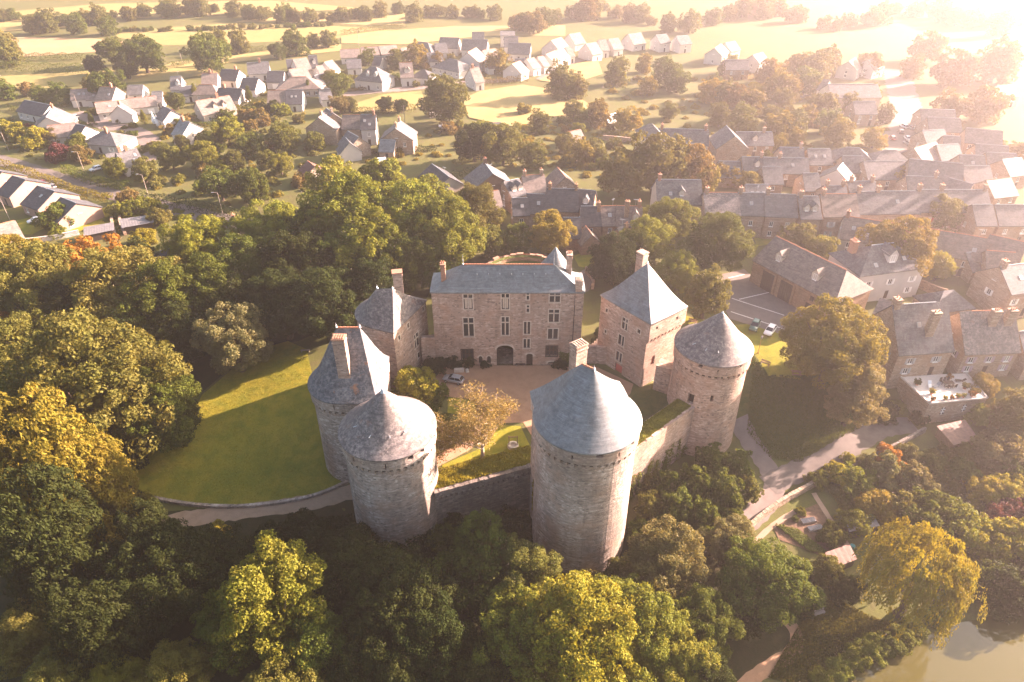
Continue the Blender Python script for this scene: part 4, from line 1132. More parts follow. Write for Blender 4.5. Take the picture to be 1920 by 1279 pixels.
def tree(px, py, rpx, kind='big', col='green', zone='', label=None, zk=1.0):
    pr = PROTO[kind]; z = 5.0
    for k in range(30):
        p = P(px, py, z); r = rpx * depth_of(p) / FOC
        z2 = H(p.x, p.y) + pr['hc'] * r * zk
        z = z * .5 + z2 * .5
    p = P(px, py, z); r = rpx * depth_of(p) / FOC
    root = empty('tree', (p.x, p.y, H(p.x, p.y)), trnd.uniform(0, 6.28), None, 'tree')
    if kind == 'willow': root.name = 'willow_tree'
    elif kind in ('column', 'cone'): root.name = 'conifer_tree'
    root.scale = (r, r, r * zk)
    link('trunk', trnd.choice(pr['t']), root)
    cr = link('crown', trnd.choice(pr['c']), root, (0, 0, pr['hc'])); cr.color = jitter(COLR[col])
    if label: root['label'] = label
    else: REC.append((root, px, py, WORD[col] + ' ' + KINDW[kind], zone))
    return root
def shrub(px, py, rpx, kind='near', col='green', zone='', label=None, zk=1.0, name='shrub'):
    p = G(px, py); r = rpx * depth_of(p) / FOC
    o = link(name, trnd.choice(SHRUB[kind]), None, (p.x, p.y, H(p.x, p.y) - .1 * r), trnd.uniform(0, 6.28), (r, r, r * zk))
    o.color = jitter(COLR[col]); o['category'] = 'shrub'
    if label: o['label'] = label
    else: REC.append((o, px, py, WORD[col] + ' shrub', zone))
    return o
ORD = 'first second third fourth fifth sixth seventh eighth ninth tenth eleventh twelfth thirteenth fourteenth fifteenth sixteenth seventeenth eighteenth nineteenth twentieth 21st 22nd 23rd 24th 25th 26th 27th 28th 29th 30th'.split()
def ordinal(k): return ORD[k] if k < len(ORD) else ORD[k - 20] + ' after the twentieth' if k < 40 else None
def label_records():
    by = {}
    for r in REC: by.setdefault((r[3], r[4]), []).append(r)
    for (desc, zone), rs in by.items():
        rs.sort(key=lambda r: r[1])
        if len(rs) == 1: rs[0][0]['label'] = desc + ' ' + zone; rs[0][0]['group'] = 'plants ' + zone
        else:
            for k, r in enumerate(rs):
                r[0]['group'] = desc + 's ' + zone
                far_half = len(rs) - 1 - k
                if k <= far_half: r[0]['label'] = ('leftmost ' if k == 0 else ORD[k] + ' from left ') + desc + ' ' + zone
                else: r[0]['label'] = ('rightmost ' if far_half == 0 else ORD[far_half] + ' from right ') + desc + ' ' + zone

def hedge_mesh(name, line, w, h, ls, dens, seed=3, zoff=-.1):
    rs = np.random.RandomState(seed); pts = smooth_line(line, 1.0); P_ = []; N_ = []
    for a, b in zip(pts[:-1], pts[1:]):
        L = (b - a).length; d = (b - a).normalized() if L > 0 else Vector((1, 0)); n = Vector((-d.y, d.x)); z = H(a.x, a.y) + zoff
        for k in range(int(L * dens)):
            t = rs.rand(); s = rs.choice(3, p=[.3, .3, .4]); hh = h * (1 + .12 * math.sin(a.x * .9 + a.y * .7))
            ww = w * (1 + .12 * math.sin(a.x * .6 - a.y * .8)) / 2
            if s == 2: u = rs.uniform(-1, 1); q = a.lerp(b, t) + n * u * ww; P_.append((q.x, q.y, z + hh + rs.normal() * .12 - abs(u) ** 3 * .2)); N_.append((rs.normal() * .5, rs.normal() * .5, 1))
            else:
                sg = 1 if s else -1; q = a.lerp(b, t) + n * sg * (ww + rs.normal() * .1); P_.append((q.x, q.y, z + hh * rs.rand())); N_.append((n.x * sg + rs.normal() * .5, n.y * sg + rs.normal() * .5, .3 + rs.normal() * .4))
    return leaves_mesh(name, np.array(P_), np.array(N_), ls * rs.uniform(.6, 1.3, len(P_)))
HN = [0]
def hedge(pts, w, h, col, label, dens=60, ls=.22):
    HN[0] += 1
    o = link('hedge', hedge_mesh('hedge', gpx(pts), w, h, ls, dens, HN[0])); o.color = jitter(COLR[col]); return tag(o, label, 'hedge')

# ---- foreground wood
Z = 'in front of the castle at the bottom'
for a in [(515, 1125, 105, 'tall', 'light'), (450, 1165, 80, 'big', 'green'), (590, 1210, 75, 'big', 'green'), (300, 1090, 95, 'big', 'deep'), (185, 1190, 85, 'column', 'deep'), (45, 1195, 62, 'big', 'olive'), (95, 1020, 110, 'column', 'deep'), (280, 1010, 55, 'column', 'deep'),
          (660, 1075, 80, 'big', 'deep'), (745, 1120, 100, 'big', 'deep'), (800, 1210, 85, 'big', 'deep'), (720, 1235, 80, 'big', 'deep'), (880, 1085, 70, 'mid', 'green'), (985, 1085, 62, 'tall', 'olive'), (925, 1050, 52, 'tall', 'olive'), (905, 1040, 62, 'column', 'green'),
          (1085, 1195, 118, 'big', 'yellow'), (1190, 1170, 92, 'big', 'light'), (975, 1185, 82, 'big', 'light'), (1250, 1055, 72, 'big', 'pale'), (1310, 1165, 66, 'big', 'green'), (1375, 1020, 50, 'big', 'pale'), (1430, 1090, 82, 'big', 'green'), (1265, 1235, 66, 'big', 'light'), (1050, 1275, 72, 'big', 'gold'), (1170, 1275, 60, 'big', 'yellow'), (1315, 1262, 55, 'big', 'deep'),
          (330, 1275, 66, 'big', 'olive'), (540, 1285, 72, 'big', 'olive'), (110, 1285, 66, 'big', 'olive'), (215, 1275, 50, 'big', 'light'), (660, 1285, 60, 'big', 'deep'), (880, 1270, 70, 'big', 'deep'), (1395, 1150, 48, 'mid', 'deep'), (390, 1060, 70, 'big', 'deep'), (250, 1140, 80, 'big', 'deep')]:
    tree(*a, Z)
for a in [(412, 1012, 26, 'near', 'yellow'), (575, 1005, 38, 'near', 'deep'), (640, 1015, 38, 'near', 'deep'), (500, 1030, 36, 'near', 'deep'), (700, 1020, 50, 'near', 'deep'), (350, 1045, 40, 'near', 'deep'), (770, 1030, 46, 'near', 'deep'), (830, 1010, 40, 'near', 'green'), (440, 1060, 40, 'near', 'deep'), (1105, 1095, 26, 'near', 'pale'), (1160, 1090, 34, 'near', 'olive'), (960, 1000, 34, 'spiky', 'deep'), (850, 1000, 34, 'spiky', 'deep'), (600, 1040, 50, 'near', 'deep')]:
    shrub(*a, 'below the front towers')
# ---- left side big trees
Z = 'left of the castle lawn'
for a in [(165, 730, 140, 'big', 'olive'), (290, 765, 78, 'big', 'green'), (60, 780, 90, 'big', 'green'), (45, 655, 80, 'big', 'olive'), (20, 630, 50, 'big', 'orange'), (330, 790, 40, 'mid', 'deep'), (100, 885, 112, 'column', 'gold'), (190, 905, 70, 'column', 'gold'), (-20, 900, 90, 'column', 'gold'), (440, 635, 66, 'big', 'pale'), (215, 850, 50, 'mid', 'deep')]:
    tree(*a, Z)
Z = 'in the wood upper left of the castle'
for a in [(225, 545, 92, 'big', 'olive'), (160, 500, 62, 'mid', 'orange'), (55, 545, 88, 'big', 'olive'), (310, 565, 80, 'big', 'green'), (10, 490, 56, 'big', 'gold'), (120, 590, 70, 'big', 'deep'), (262, 490, 42, 'mid', 'deep'), (372, 465, 62, 'big', 'light'), (400, 540, 70, 'big', 'green'), (345, 620, 60, 'big', 'deep'), (250, 640, 60, 'big', 'deep')]:
    tree(*a, Z)
Z = 'in the wood behind the left towers'
for a in [(505, 440, 62, 'big', 'light'), (560, 500, 74, 'big', 'deep'), (655, 415, 88, 'big', 'light'), (632, 350, 52, 'mid', 'light'), (700, 465, 76, 'big', 'light'), (762, 410, 78, 'big', 'light'), (830, 440, 74, 'big', 'light'), (885, 405, 56, 'big', 'olive'), (610, 570, 72, 'big', 'deep'), (530, 570, 70, 'big', 'deep'), (690, 545, 58, 'big', 'deep'), (750, 490, 60, 'big', 'green'), (470, 510, 64, 'big', 'green'), (460, 585, 60, 'big', 'deep'), (820, 500, 46, 'mid', 'green'), (640, 495, 62, 'big', 'green'), (590, 440, 60, 'big', 'green'), (720, 340, 46, 'mid', 'light'), (800, 385, 52, 'mid', 'light')]:
    tree(*a, Z)
Z = 'right behind the gatehouse'
for a in [(1032, 435, 40, 'big', 'gold'), (965, 450, 32, 'mid', 'green'), (920, 455, 34, 'mid', 'olive'), (1150, 485, 46, 'big', 'deep'), (1212, 455, 48, 'big', 'light'), (1258, 412, 46, 'big', 'light'), (1352, 452, 60, 'big', 'green'), (1270, 510, 40, 'big', 'light'), (1180, 520, 34, 'mid', 'deep')]:
    tree(*a, Z)
tree(1325, 548, 46, 'clipped', 'olive', label='dense clipped round tree between the square tower and the parking lot')
tree(1563, 645, 88, 'big', 'gold', label='huge round tree between the parked cars and the terrace house')
tree(1604, 735, 54, 'tall', 'pale', label='pale silvery tree in front of the huge round tree')
tree(1715, 1090, 100, 'willow', 'yellow', label='large yellow green weeping willow beside the pond')
tree(1688, 462, 60, 'big', 'gold', label='golden tree right behind the white house with the dormer')
tree(1763, 498, 26, 'clipped', 'yellow', label='bright conical garden tree right of the white house')
tree(1463, 424, 15, 'cone', 'yellow', label='small bright cone shaped tree on the lawn behind the barn')
tree(1768, 402, 38, 'mid', 'olive', label='hazy tree in front of the long terrace of stone houses')
tree(775, 728, 44, 'mid', 'yellow', label='bright round tree in the courtyard beside the left towers', zk=.9)
tree(832, 188, 46, 'mid', 'olive', label='big dark tree on the edge of the sunlit meadow')
tree(888, 268, 36, 'mid', 'deep', label='dark round tree in front of the meadow')
tree(942, 272, 40, 'mid', 'olive', label='olive tree beside the dark tree in front of the meadow')
Z = 'in the gardens behind the stone houses'
for a in [(1172, 325, 46, 'mid', 'olive'), (1232, 308, 58, 'mid', 'olive'), (1290, 318, 46, 'mid', 'brown'), (1318, 332, 30, 'mid', 'gold'), (1075, 205, 18, 'far', 'olive'), (1118, 210, 18, 'far', 'olive'), (1050, 158, 30, 'far', 'olive'), (1080, 165, 22, 'far', 'olive'), (1012, 232, 20, 'far', 'olive'), (1000, 295, 24, 'far', 'olive'), (1090, 290, 24, 'far', 'gold'), (1060, 270, 20, 'far', 'olive'), (1115, 285, 24, 'far', 'olive')]:
    tree(*a, Z)
Z = 'right of the terrace house'
for a in [(1842, 724, 26, 'mid', 'gold'), (1500, 448, 30, 'mid', 'olive'), (1540, 468, 28, 'mid', 'light'), (1905, 770, 46, 'mid', 'olive')]:
    tree(*a, Z)
# ---- far trees in the fields
Z = 'by the fields upper left'
for a in [(210, 95, 26, 'mid', 'green'), (268, 100, 36, 'mid', 'green'), (178, 122, 18, 'mid', 'deep'), (235, 122, 24, 'mid', 'deep'), (388, 100, 36, 'mid', 'green'), (412, 78, 18, 'far', 'olive'), (446, 82, 20, 'far', 'olive'), (521, 94, 16, 'mid', 'green'), (553, 82, 24, 'far', 'green'), (586, 78, 14, 'far', 'olive'), (614, 74, 17, 'far', 'olive'), (10, 85, 22, 'far', 'olive'), (15, 105, 22, 'far', 'olive'), (88, 42, 22, 'far', 'olive'), (62, 48, 18, 'far', 'olive'), (145, 48, 18, 'far', 'green'), (200, 50, 18, 'far', 'green'), (200, 158, 30, 'mid', 'green'), (170, 160, 16, 'far', 'olive'), (5, 170, 20, 'far', 'green'), (50, 168, 14, 'far', 'brown'), (70, 178, 16, 'far', 'green'), (105, 172, 18, 'far', 'green'), (130, 180, 14, 'far', 'green')]:
    tree(*a, Z)
Z = 'in the misty tree belt at the top'
frnd = random.Random(5)
for k in range(58):
    x = -20 + k * 16.5 + frnd.uniform(-8, 8); y = 27 - max(0, (x - 200)) * 0.012 + frnd.uniform(-3, 3) + (12 if x > 760 else 0) + 9 * math.sin(x * .013)
    tree(x, y, frnd.uniform(7, 17), 'far', frnd.choice(['olive', 'green', 'olive']), Z, zk=frnd.uniform(.7, 1.1))
Z = 'along the far field hedge'
for k in range(34):
    x = 228 + k * 11.8 + frnd.uniform(-4, 4); y = 61 - k * .33 + frnd.uniform(-2, 2)
    if k in (9, 10): continue
    shrub(x, y, frnd.uniform(4.5, 7.5), 'far', frnd.choice(['olive', 'green']), Z)
Z = 'on the hazy right skyline'
for k in range(44):
    x = 960 + k * 22 + frnd.uniform(-12, 12); y = 30 + frnd.uniform(-4, 4) + 14 * math.sin(x * .021)
    tree(x, y, frnd.uniform(9, 22), 'far', frnd.choice(['olive', 'brown', 'green']), Z, zk=frnd.uniform(.7, 1.15))
Z = 'in the hazy belt right of the meadow'
for k in range(46):
    x = frnd.uniform(1110, 1640); y = frnd.uniform(118, 245)
    if 1190 < x < 1330 and y > 215: continue
    tree(x, y, frnd.uniform(15, 30), 'far', frnd.choice(['olive', 'gold', 'green', 'brown']), Z)
Z = 'around the hazy town roofs'
for a in [(1410, 345, 24, 'far', 'gold'), (1380, 335, 18, 'far', 'gold'), (1605, 318, 20, 'far', 'olive'), (1690, 335, 26, 'far', 'gold'), (1650, 340, 18, 'far', 'olive'), (1640, 260, 22, 'far', 'gold'), (1570, 250, 26, 'far', 'gold'), (1520, 335, 10, 'far', 'gold'), (1900, 420, 24, 'far', 'gold'), (1870, 120, 40, 'far', 'brown'), (1790, 130, 36, 'far', 'brown'), (1740, 90, 30, 'far', 'brown'), (1850, 200, 36, 'far', 'brown'), (1660, 215, 18, 'far', 'olive'), (1780, 210, 30, 'far', 'brown'), (1490, 262, 18, 'far', 'gold'), (1460, 270, 16, 'far', 'gold'), (1350, 330, 20, 'far', 'brown'), (1710, 130, 20, 'far', 'brown'), (1905, 290, 24, 'far', 'brown')]:
    tree(*a, Z)
# ---- gardens left and centre
Z = 'in the gardens below the bungalows'
for a in [(320, 295, 24, 'mid', 'olive'), (378, 290, 26, 'mid', 'light'), (425, 245, 26, 'mid', 'light'), (470, 270, 24, 'mid', 'green'), (530, 258, 28, 'mid', 'olive'), (410, 345, 34, 'mid', 'green'), (470, 350, 32, 'mid', 'green'), (215, 315, 20, 'mid', 'light'), (268, 320, 24, 'mid', 'olive'), (148, 268, 18, 'mid', 'light'), (340, 270, 16, 'mid', 'olive'), (390, 262, 18, 'mid', 'green'), (500, 300, 18, 'mid', 'olive'), (590, 265, 18, 'mid', 'light'), (525, 308, 20, 'mid', 'light'), (440, 300, 18, 'mid', 'olive'), (350, 238, 12, 'mid', 'green'), (170, 222, 8, 'cone', 'green'), (268, 218, 8, 'cone', 'light'), (466, 178, 11, 'cone', 'green'), (578, 164, 9, 'cone', 'green'), (365, 172, 10, 'cone', 'light'), (634, 160, 26, 'mid', 'green'), (635, 195, 18, 'mid', 'brown'), (655, 196, 14, 'mid', 'olive'), (618, 148, 16, 'mid', 'olive'), (330, 190, 16, 'mid', 'green'), (305, 185, 12, 'mid', 'brown'), (690, 108, 16, 'far', 'green'), (780, 105, 22, 'far', 'gold'), (745, 112, 20, 'far', 'olive'), (820, 112, 14, 'far', 'brown'), (934, 118, 22, 'far', 'gold'), (722, 195, 14, 'mid', 'deep'), (752, 198, 14, 'mid', 'deep'), (512, 200, 12, 'mid', 'deep')]:
    tree(*a, Z)
for a in [(112, 300, 22, 'near', 'purple'), (60, 255, 16, 'near', 'purple'), (155, 300, 22, 'near', 'brown'), (105, 270, 20, 'near', 'brown'), (75, 275, 26, 'near', 'yellow'), (45, 262, 22, 'near', 'yellow'), (15, 250, 20, 'near', 'yellow'), (318, 218, 10, 'far', 'purple'), (230, 405, 22, 'near', 'light'), (262, 400, 24, 'near', 'light'), (290, 398, 20, 'near', 'light'), (245, 380, 20, 'near', 'brown'), (112, 425, 34, 'near', 'green'), (300, 420, 22, 'near', 'olive'), (270, 455, 22, 'near', 'yellow'), (20, 455, 22, 'near', 'green'), (110, 445, 14, 'near', 'light')]:
    shrub(*a, 'near the pink row houses')
grnd = random.Random(12)
def scatter(n, poly, r0, r1, kind, cols, zone):
    xs = [p[0] for p in poly]; ys = [p[1] for p in poly]; k = 0; t_ = 0
    while k < n and t_ < n * 40:
        t_ += 1; x = grnd.uniform(min(xs), max(xs)); y = grnd.uniform(min(ys), max(ys))
        if not inside(poly, x, y): continue
        shrub(x, y, grnd.uniform(r0, r1), kind, grnd.choice(cols), zone); k += 1
scatter(50, [(290, 240), (420, 200), (560, 200), (590, 260), (600, 320), (560, 370), (420, 385), (290, 360), (240, 340)], 9, 17, 'far', ['olive', 'light', 'green', 'brown'], 'in the gardens left of the village centre')
scatter(28, [(1000, 200), (1180, 235), (1190, 300), (1130, 320), (960, 315), (900, 290), (760, 310), (660, 330), (700, 290), (880, 230)], 8, 16, 'far', ['olive', 'gold', 'light', 'brown'], 'in the gardens behind the stone terraces')
scatter(20, [(0, 215), (60, 210), (260, 190), (300, 240), (230, 290), (140, 320), (0, 280)], 5, 10, 'far', ['olive', 'green', 'light', 'brown'], 'between the left bungalows')
scatter(24, [(310, 160), (600, 120), (860, 100), (960, 140), (800, 165), (640, 170), (400, 200)], 4, 9, 'far', ['olive', 'green', 'gold', 'brown'], 'among the white estate houses')
scatter(12, [(1380, 260), (1600, 250), (1900, 330), (1900, 420), (1700, 350), (1400, 350)], 7, 14, 'far', ['gold', 'olive', 'brown'], 'between the hazy town roofs')
def growth(label, poly, n, r0, r1, col, seed):
    rs = np.random.RandomState(seed); Pp = []; Nn = []; Ss = []; xs = [p[0] for p in poly]; ys = [p[1] for p in poly]; k = 0
    while k < n:
        x = rs.uniform(min(xs), max(xs)); y = rs.uniform(min(ys), max(ys))
        if not inside(poly, x, y): continue
        k += 1; g = G(x, y); r = rs.uniform(r0, r1) * depth_of(g) / FOC; m = 420
        d = rdir(rs, m); d[:, 2] = np.abs(d[:, 2]); lump = 1 + .25 * np.sin(5 * d[:, 0] + k) * np.sin(4 * d[:, 1] + 2 * k)
        q = d * (r * lump * rs.uniform(.75, 1.05, m))[:, None] * np.array([1, 1, .7])
        Pp.append(q + np.array([g.x, g.y, H(g.x, g.y) - .1])); Nn.append(d + rs.normal(size=(m, 3)) * .5); Ss.append(r * .17 * rs.uniform(.6, 1.3, m))
    o = link('garden_growth', leaves_mesh('garden_growth', np.concatenate(Pp), np.concatenate(Nn), np.concatenate(Ss))); o.color = (*COLR[col], 1); tag(o, label, 'undergrowth', None, 'stuff')
GP = [(290, 240), (420, 200), (560, 190), (600, 260), (600, 330), (560, 370), (420, 385), (290, 360), (240, 340)]
growth('low green growth filling the gardens left of the village centre', GP, 90, 5, 12, 'olive', 1); growth('low sunlit growth filling the gardens left of the village centre', GP, 60, 4, 10, 'gold', 2)
growth('low growth between the bungalows', [(0, 215), (60, 205), (260, 180), (320, 190), (300, 240), (230, 300), (140, 320), (0, 285)], 80, 3, 7, 'olive', 3)
growth('low growth among the white estate houses', [(310, 165), (600, 120), (860, 95), (960, 140), (800, 160), (640, 170), (400, 200)], 110, 2.5, 6, 'olive', 4)
growth('low golden growth in the gardens behind the stone terraces', [(1000, 215), (1180, 235), (1200, 300), (1130, 340), (960, 315), (900, 290), (760, 310), (660, 330), (700, 260), (880, 240)], 130, 4, 10, 'gold', 5)
growth('hazy growth between the town roofs', [(1100, 130), (1500, 150), (1640, 230), (1900, 260), (1900, 340), (1700, 350), (1400, 330), (1200, 225)], 150, 4, 10, 'gold', 6)
growth('low growth around the pink row houses', [(190, 365), (330, 395), (460, 420), (380, 450), (260, 450), (140, 440), (215, 400)], 60, 4, 9, 'light', 7)
growth('scrub on the garden slope right of the willow', [(1545, 900), (1700, 850), (1925, 810), (1925, 1060), (1800, 1050), (1650, 1010), (1590, 960)], 110, 8, 18, 'olive', 8)
growth('pale weeds on the garden slope right of the willow', [(1545, 900), (1700, 850), (1925, 810), (1925, 1060), (1800, 1050), (1650, 1010), (1590, 960)], 60, 6, 14, 'pale', 9)
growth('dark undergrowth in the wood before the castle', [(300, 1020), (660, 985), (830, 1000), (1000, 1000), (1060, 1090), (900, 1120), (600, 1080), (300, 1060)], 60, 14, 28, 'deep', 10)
# ---- right garden and pond bank
Z = 'in the garden below the terrace house'
for a in [(1600, 915, 34, 'near', 'light'), (1655, 905, 36, 'spiky', 'pale'), (1700, 915, 34, 'spiky', 'pale'), (1570, 900, 26, 'near', 'yellow'), (1640, 960, 36, 'near', 'gold'), (1600, 990, 30, 'near', 'light'), (1560, 1010, 24, 'near', 'olive'), (1680, 970, 34, 'spiky', 'olive'), (1745, 985, 56, 'near', 'green'), (1790, 1000, 44, 'near', 'light'), (1870, 860, 46, 'near', 'pale'), (1910, 830, 36, 'near', 'pale'), (1880, 930, 36, 'near', 'yellow'), (1840, 930, 34, 'near', 'yellow'), (1905, 975, 36, 'near', 'purple'), (1870, 985, 34, 'near', 'purple'), (1850, 1025, 46, 'near', 'yellow'), (1905, 1030, 48, 'near', 'yellow'), (1730, 935, 26, 'spiky', 'pale'), (1660, 870, 28, 'near', 'orange'), (1625, 880, 22, 'near', 'olive'), (1755, 1020, 34, 'near', 'deep'), (1690, 1010, 22, 'spiky', 'pale'), (1530, 905, 20, 'near', 'light'), (1590, 865, 14, 'near', 'yellow'), (1560, 882, 14, 'near', 'gold'), (1720, 790, 16, 'near', 'deep'), (1680, 770, 16, 'near', 'light'), (1650, 780, 26, 'near', 'deep'), (1835, 790, 26, 'near', 'light'), (1880, 800, 34, 'near', 'brown'), (1800, 890, 26, 'near', 'green'), (1800, 860, 24, 'near', 'olive'), (1740, 880, 26, 'near', 'green'), (1700, 860, 22, 'near', 'olive'), (1905, 890, 34, 'near', 'green'), (1485, 1075, 24, 'near', 'green'), (1545, 1080, 30, 'near', 'olive'), (1580, 1110, 34, 'near', 'deep'), (1500, 1130, 34, 'near', 'deep'), (1820, 1100, 34, 'near', 'deep'), (1880, 1130, 52, 'near', 'deep'), (1925, 1110, 50, 'near', 'deep'), (1850, 1095, 36, 'near', 'green')]:
    shrub(*a, Z)
for a in [(1600, 1235, 26), (1632, 1222, 28), (1662, 1212, 28), (1692, 1202, 26), (1570, 1255, 24), (1540, 1275, 22), (1712, 1180, 22), (1755, 1160, 22)]:
    shrub(*a, 'near', grnd.choice(['light', 'green', 'light']), 'along the pond bank', zk=.7)
# laurel mass at the foot of the right tower and curtain wall
for a in [(1330, 890, 35, 'spiky', 'green'), (1375, 895, 32, 'spiky', 'green'), (1300, 930, 35, 'spiky', 'green'), (1350, 945, 39, 'spiky', 'green'), (1395, 930, 26, 'spiky', 'olive'), (1250, 930, 31, 'spiky', 'green'), (1265, 970, 35, 'spiky', 'green'), (1215, 965, 28, 'spiky', 'olive'), (1310, 985, 34, 'spiky', 'green'), (1210, 915, 18, 'spiky', 'olive'), (1200, 1010, 28, 'near', 'green'), (1370, 985, 26, 'near', 'green'), (1240, 1000, 28, 'near', 'green')]:
    shrub(*a, 'at the foot of the right curtain wall', zk=1.15)
# shrubs in the courtyard
for a in [(800, 770, 26, 'near', 'green'), (812, 700, 22, 'near', 'deep'), (820, 690, 18, 'near', 'deep'), (850, 687, 16, 'near', 'deep'), (880, 684, 14, 'near', 'deep'), (830, 800, 20, 'near', 'olive'), (910, 688, 10, 'near', 'deep'), (1050, 688, 14, 'near', 'deep'), (1072, 684, 14, 'near', 'deep'), (815, 745, 24, 'near', 'light'), (842, 835, 16, 'near', 'green'), (800, 800, 20, 'near', 'purple'), (1125, 650, 16, 'near', 'deep'), (1128, 630, 14, 'near', 'deep')]:
    shrub(*a, 'in the castle courtyard')
# hedges
hedge([(0, 312), (60, 330), (110, 350), (160, 368), (210, 378)], 2.2, 2.2, 'gold', 'long clipped hedge between the pink row houses and the road')
hedge([(120, 322), (170, 342), (215, 352), (245, 356)], 2.5, 2.4, 'green', 'dark hedge along the upper side of the grey road')
hedge([(250, 375), (320, 385), (400, 400), (470, 415)], 3.0, 2.6, 'deep', 'dark hedge running down beside the road verge')
hedge([(140, 190), (110, 198), (95, 205)], 2.2, 2.2, 'green', 'hedge behind the leftmost bungalow')
hedge([(345, 232), (380, 238), (405, 232), (365, 218)], 1.6, 1.6, 'green', 'square garden hedge beside the dormered house')
hedge([(660, 215), (720, 212), (780, 208)], 3, 2.4, 'olive', 'hedge along the lower edge of the rough meadow')
hedge([(820, 345), (860, 335), (900, 328)], 2.5, 2.5, 'deep', 'dark hedge left of the brown gabled house')
hedge([(560, 180), (600, 178), (630, 176)], 1.8, 1.8, 'deep', 'hedge right of the two tone roofed house')
hedge([(640, 172), (690, 168), (720, 163)], 1.6, 1.2, 'brown', 'low front hedge of the turreted white house')
hedge([(880, 160), (930, 158), (990, 152)], 3, 2.6, 'brown', 'bushy hedge between the meadow and the white gabled house')
hedge([(0, 132), (100, 136), (160, 138)], 4, 4, 'green', 'thick field hedge left of the big round trees')
hedge([(320, 128), (440, 100), (520, 95)], 3, 2.5, 'green', 'thin field hedge right of the big round trees')
hedge([(20, 205), (50, 215), (80, 228)], 1.6, 1.6, 'green', 'hedge below the dark roofed white barn house')
hedge([(420, 205), (470, 198), (500, 190)], 1.6, 1.6, 'olive', 'hedge right of the house with two dormers')
hedge([(450, 160), (490, 160), (510, 158)], 1.4, 1.4, 'green', 'hedge in front of the dark roofed middle estate house')
hedge([(395, 150), (412, 148), (440, 146)], 1.4, 1.4, 'deep', 'short dark hedge behind the brown hipped roof')
hedge([(700, 290), (760, 285), (820, 282)], 1.6, 1.6, 'deep', 'hedge crossing the gardens right of the large stone house')
hedge([(850, 310), (900, 300), (960, 305)], 1.8, 1.8, 'olive', 'hedge behind the house with the dark brown gable')
hedge([(1130, 250), (1160, 256), (1200, 258)], 1.8, 1.8, 'gold', 'golden hedge in the orchard left of the white tower house')
hedge([(640, 66), (700, 58), (760, 52)], 3, 2.5, 'olive', 'field hedge above the upper row of bungalows')
hedge([(0, 112), (80, 112), (160, 112)], 3, 3, 'green', 'field hedge below the pale stubble field')
hedge([(1325, 152), (1400, 150), (1470, 152)], 2.5, 2.2, 'brown', 'hazy hedge in front of the misty white houses')
# the pale, half bare tree in the courtyard
p = P(905, 858, 0.0)
root = empty('tree', (p.x, p.y, 0.0), 0.4, 'pale half bare tree with thin branches in the courtyard', 'tree')
arnd = random.Random(9); mb = MB(); tips = []
def branch(a, d, L, r, lev):
    b = a + d * L; mb.tube(a, b, r, r * .68, 6 if lev < 2 else 4, cap=False)
    if lev >= 4: tips.append(b); return
    if lev >= 2: tips.append(a.lerp(b, .6)); tips.append(b)
    for k in range(3 if lev < 3 else 2):
        nd = (d + Vector((arnd.uniform(-1, 1), arnd.uniform(-1, 1), arnd.uniform(-.35, .6))) * .78).normalized()
        branch(b, nd, L * arnd.uniform(.62, .86), r * .62, lev + 1)
branch(Vector((0, 0, -.2)), Vector((0.02, 0.05, 1)), 2.6, .24, 0)
branch(Vector((0, 0, 1.8)), Vector((.6, .2, .6)).normalized(), 2.4, .15, 1); branch(Vector((0, 0, 1.6)), Vector((-.7, .1, .55)).normalized(), 2.4, .15, 1); branch(Vector((0, 0, 2.2)), Vector((.1, .7, .8)).normalized(), 2.6, .15, 1)
mb.build('trunk', M['bark_pale'], root)
rs = np.random.RandomState(4); tp = np.array([tuple(q) for q in tips]); nl = 17000
low = np.clip(1.35 - tp[:, 2] / 8.0, .08, 1); q = rs.choice(len(tp), nl, p=low / low.sum())
pos = tp[q] + rs.normal(size=(nl, 3)) * .34
o = link('crown', leaves_mesh('crown', pos, rs.normal(size=(nl, 3)) + np.array([0, 0, .4]), .09 * rs.uniform(.6, 1.3, nl)), root); o.color = (.22, .165, .065, 1)
root.scale = (1.5, 1.5, 1.25)
label_records()
# ------------------------------------------------------------------ houses
def window_mesh(kind):
    mb = MB(); w, h = (1.0, 1.35)
    fw = .09
    for a in ((-w / 2, w / 2, -h / 2, -h / 2 + fw), (-w / 2, w / 2, h / 2 - fw, h / 2), (-w / 2, -w / 2 + fw, -h / 2 + fw, h / 2 - fw), (w / 2 - fw, w / 2, -h / 2 + fw, h / 2 - fw), (-.04, .04, -h / 2 + fw, h / 2 - fw)):
        mb.box(((a[0] + a[1]) / 2, .06, (a[2] + a[3]) / 2), (a[1] - a[0], .08, a[3] - a[2]))
    mb.box((0, -.06, -h / 2 - .05), (w + .2, .22, .1))
    mb.quad((-w / 2, .09, -h / 2), (w / 2, .09, -h / 2), (w / 2, .09, h / 2), (-w / 2, .09, h / 2), 1)
    return mb.mesh('window', [M['paint_white'], M[kind]])
WINM = {k: window_mesh(k) for k in ('glass', 'glass_light')}
mb = MB(); mb.box((0, .06, 0), (.95, .08, 2.05)); mb.box((0, .01, 0), (.7, .04, 1.7)); DOORM = mb.mesh('door', M['wood_dark'])
mb = MB(); mb.box((0, .06, 0), (2.4, .08, 2.05)); 
for k in range(5): mb.box((0, .0, -.8 + k * .4), (2.3, .05, .33))
GARM = mb.mesh('garage_door', M['paint_white'])
mb = MB(); mb.box((0, 0, 0), (.5, .05, 1.35)); 
for k in range(6): mb.box((0, -.03, -.5 + .2 * k), (.42, .03, .13))
SHUT = {}
for k in ('paint_white', 'paint_grey', 'paint_red', 'paint_mauve', 'paint_blue', 'wood'):
    me = mb.mesh('shutter', M[k]); SHUT[k] = me
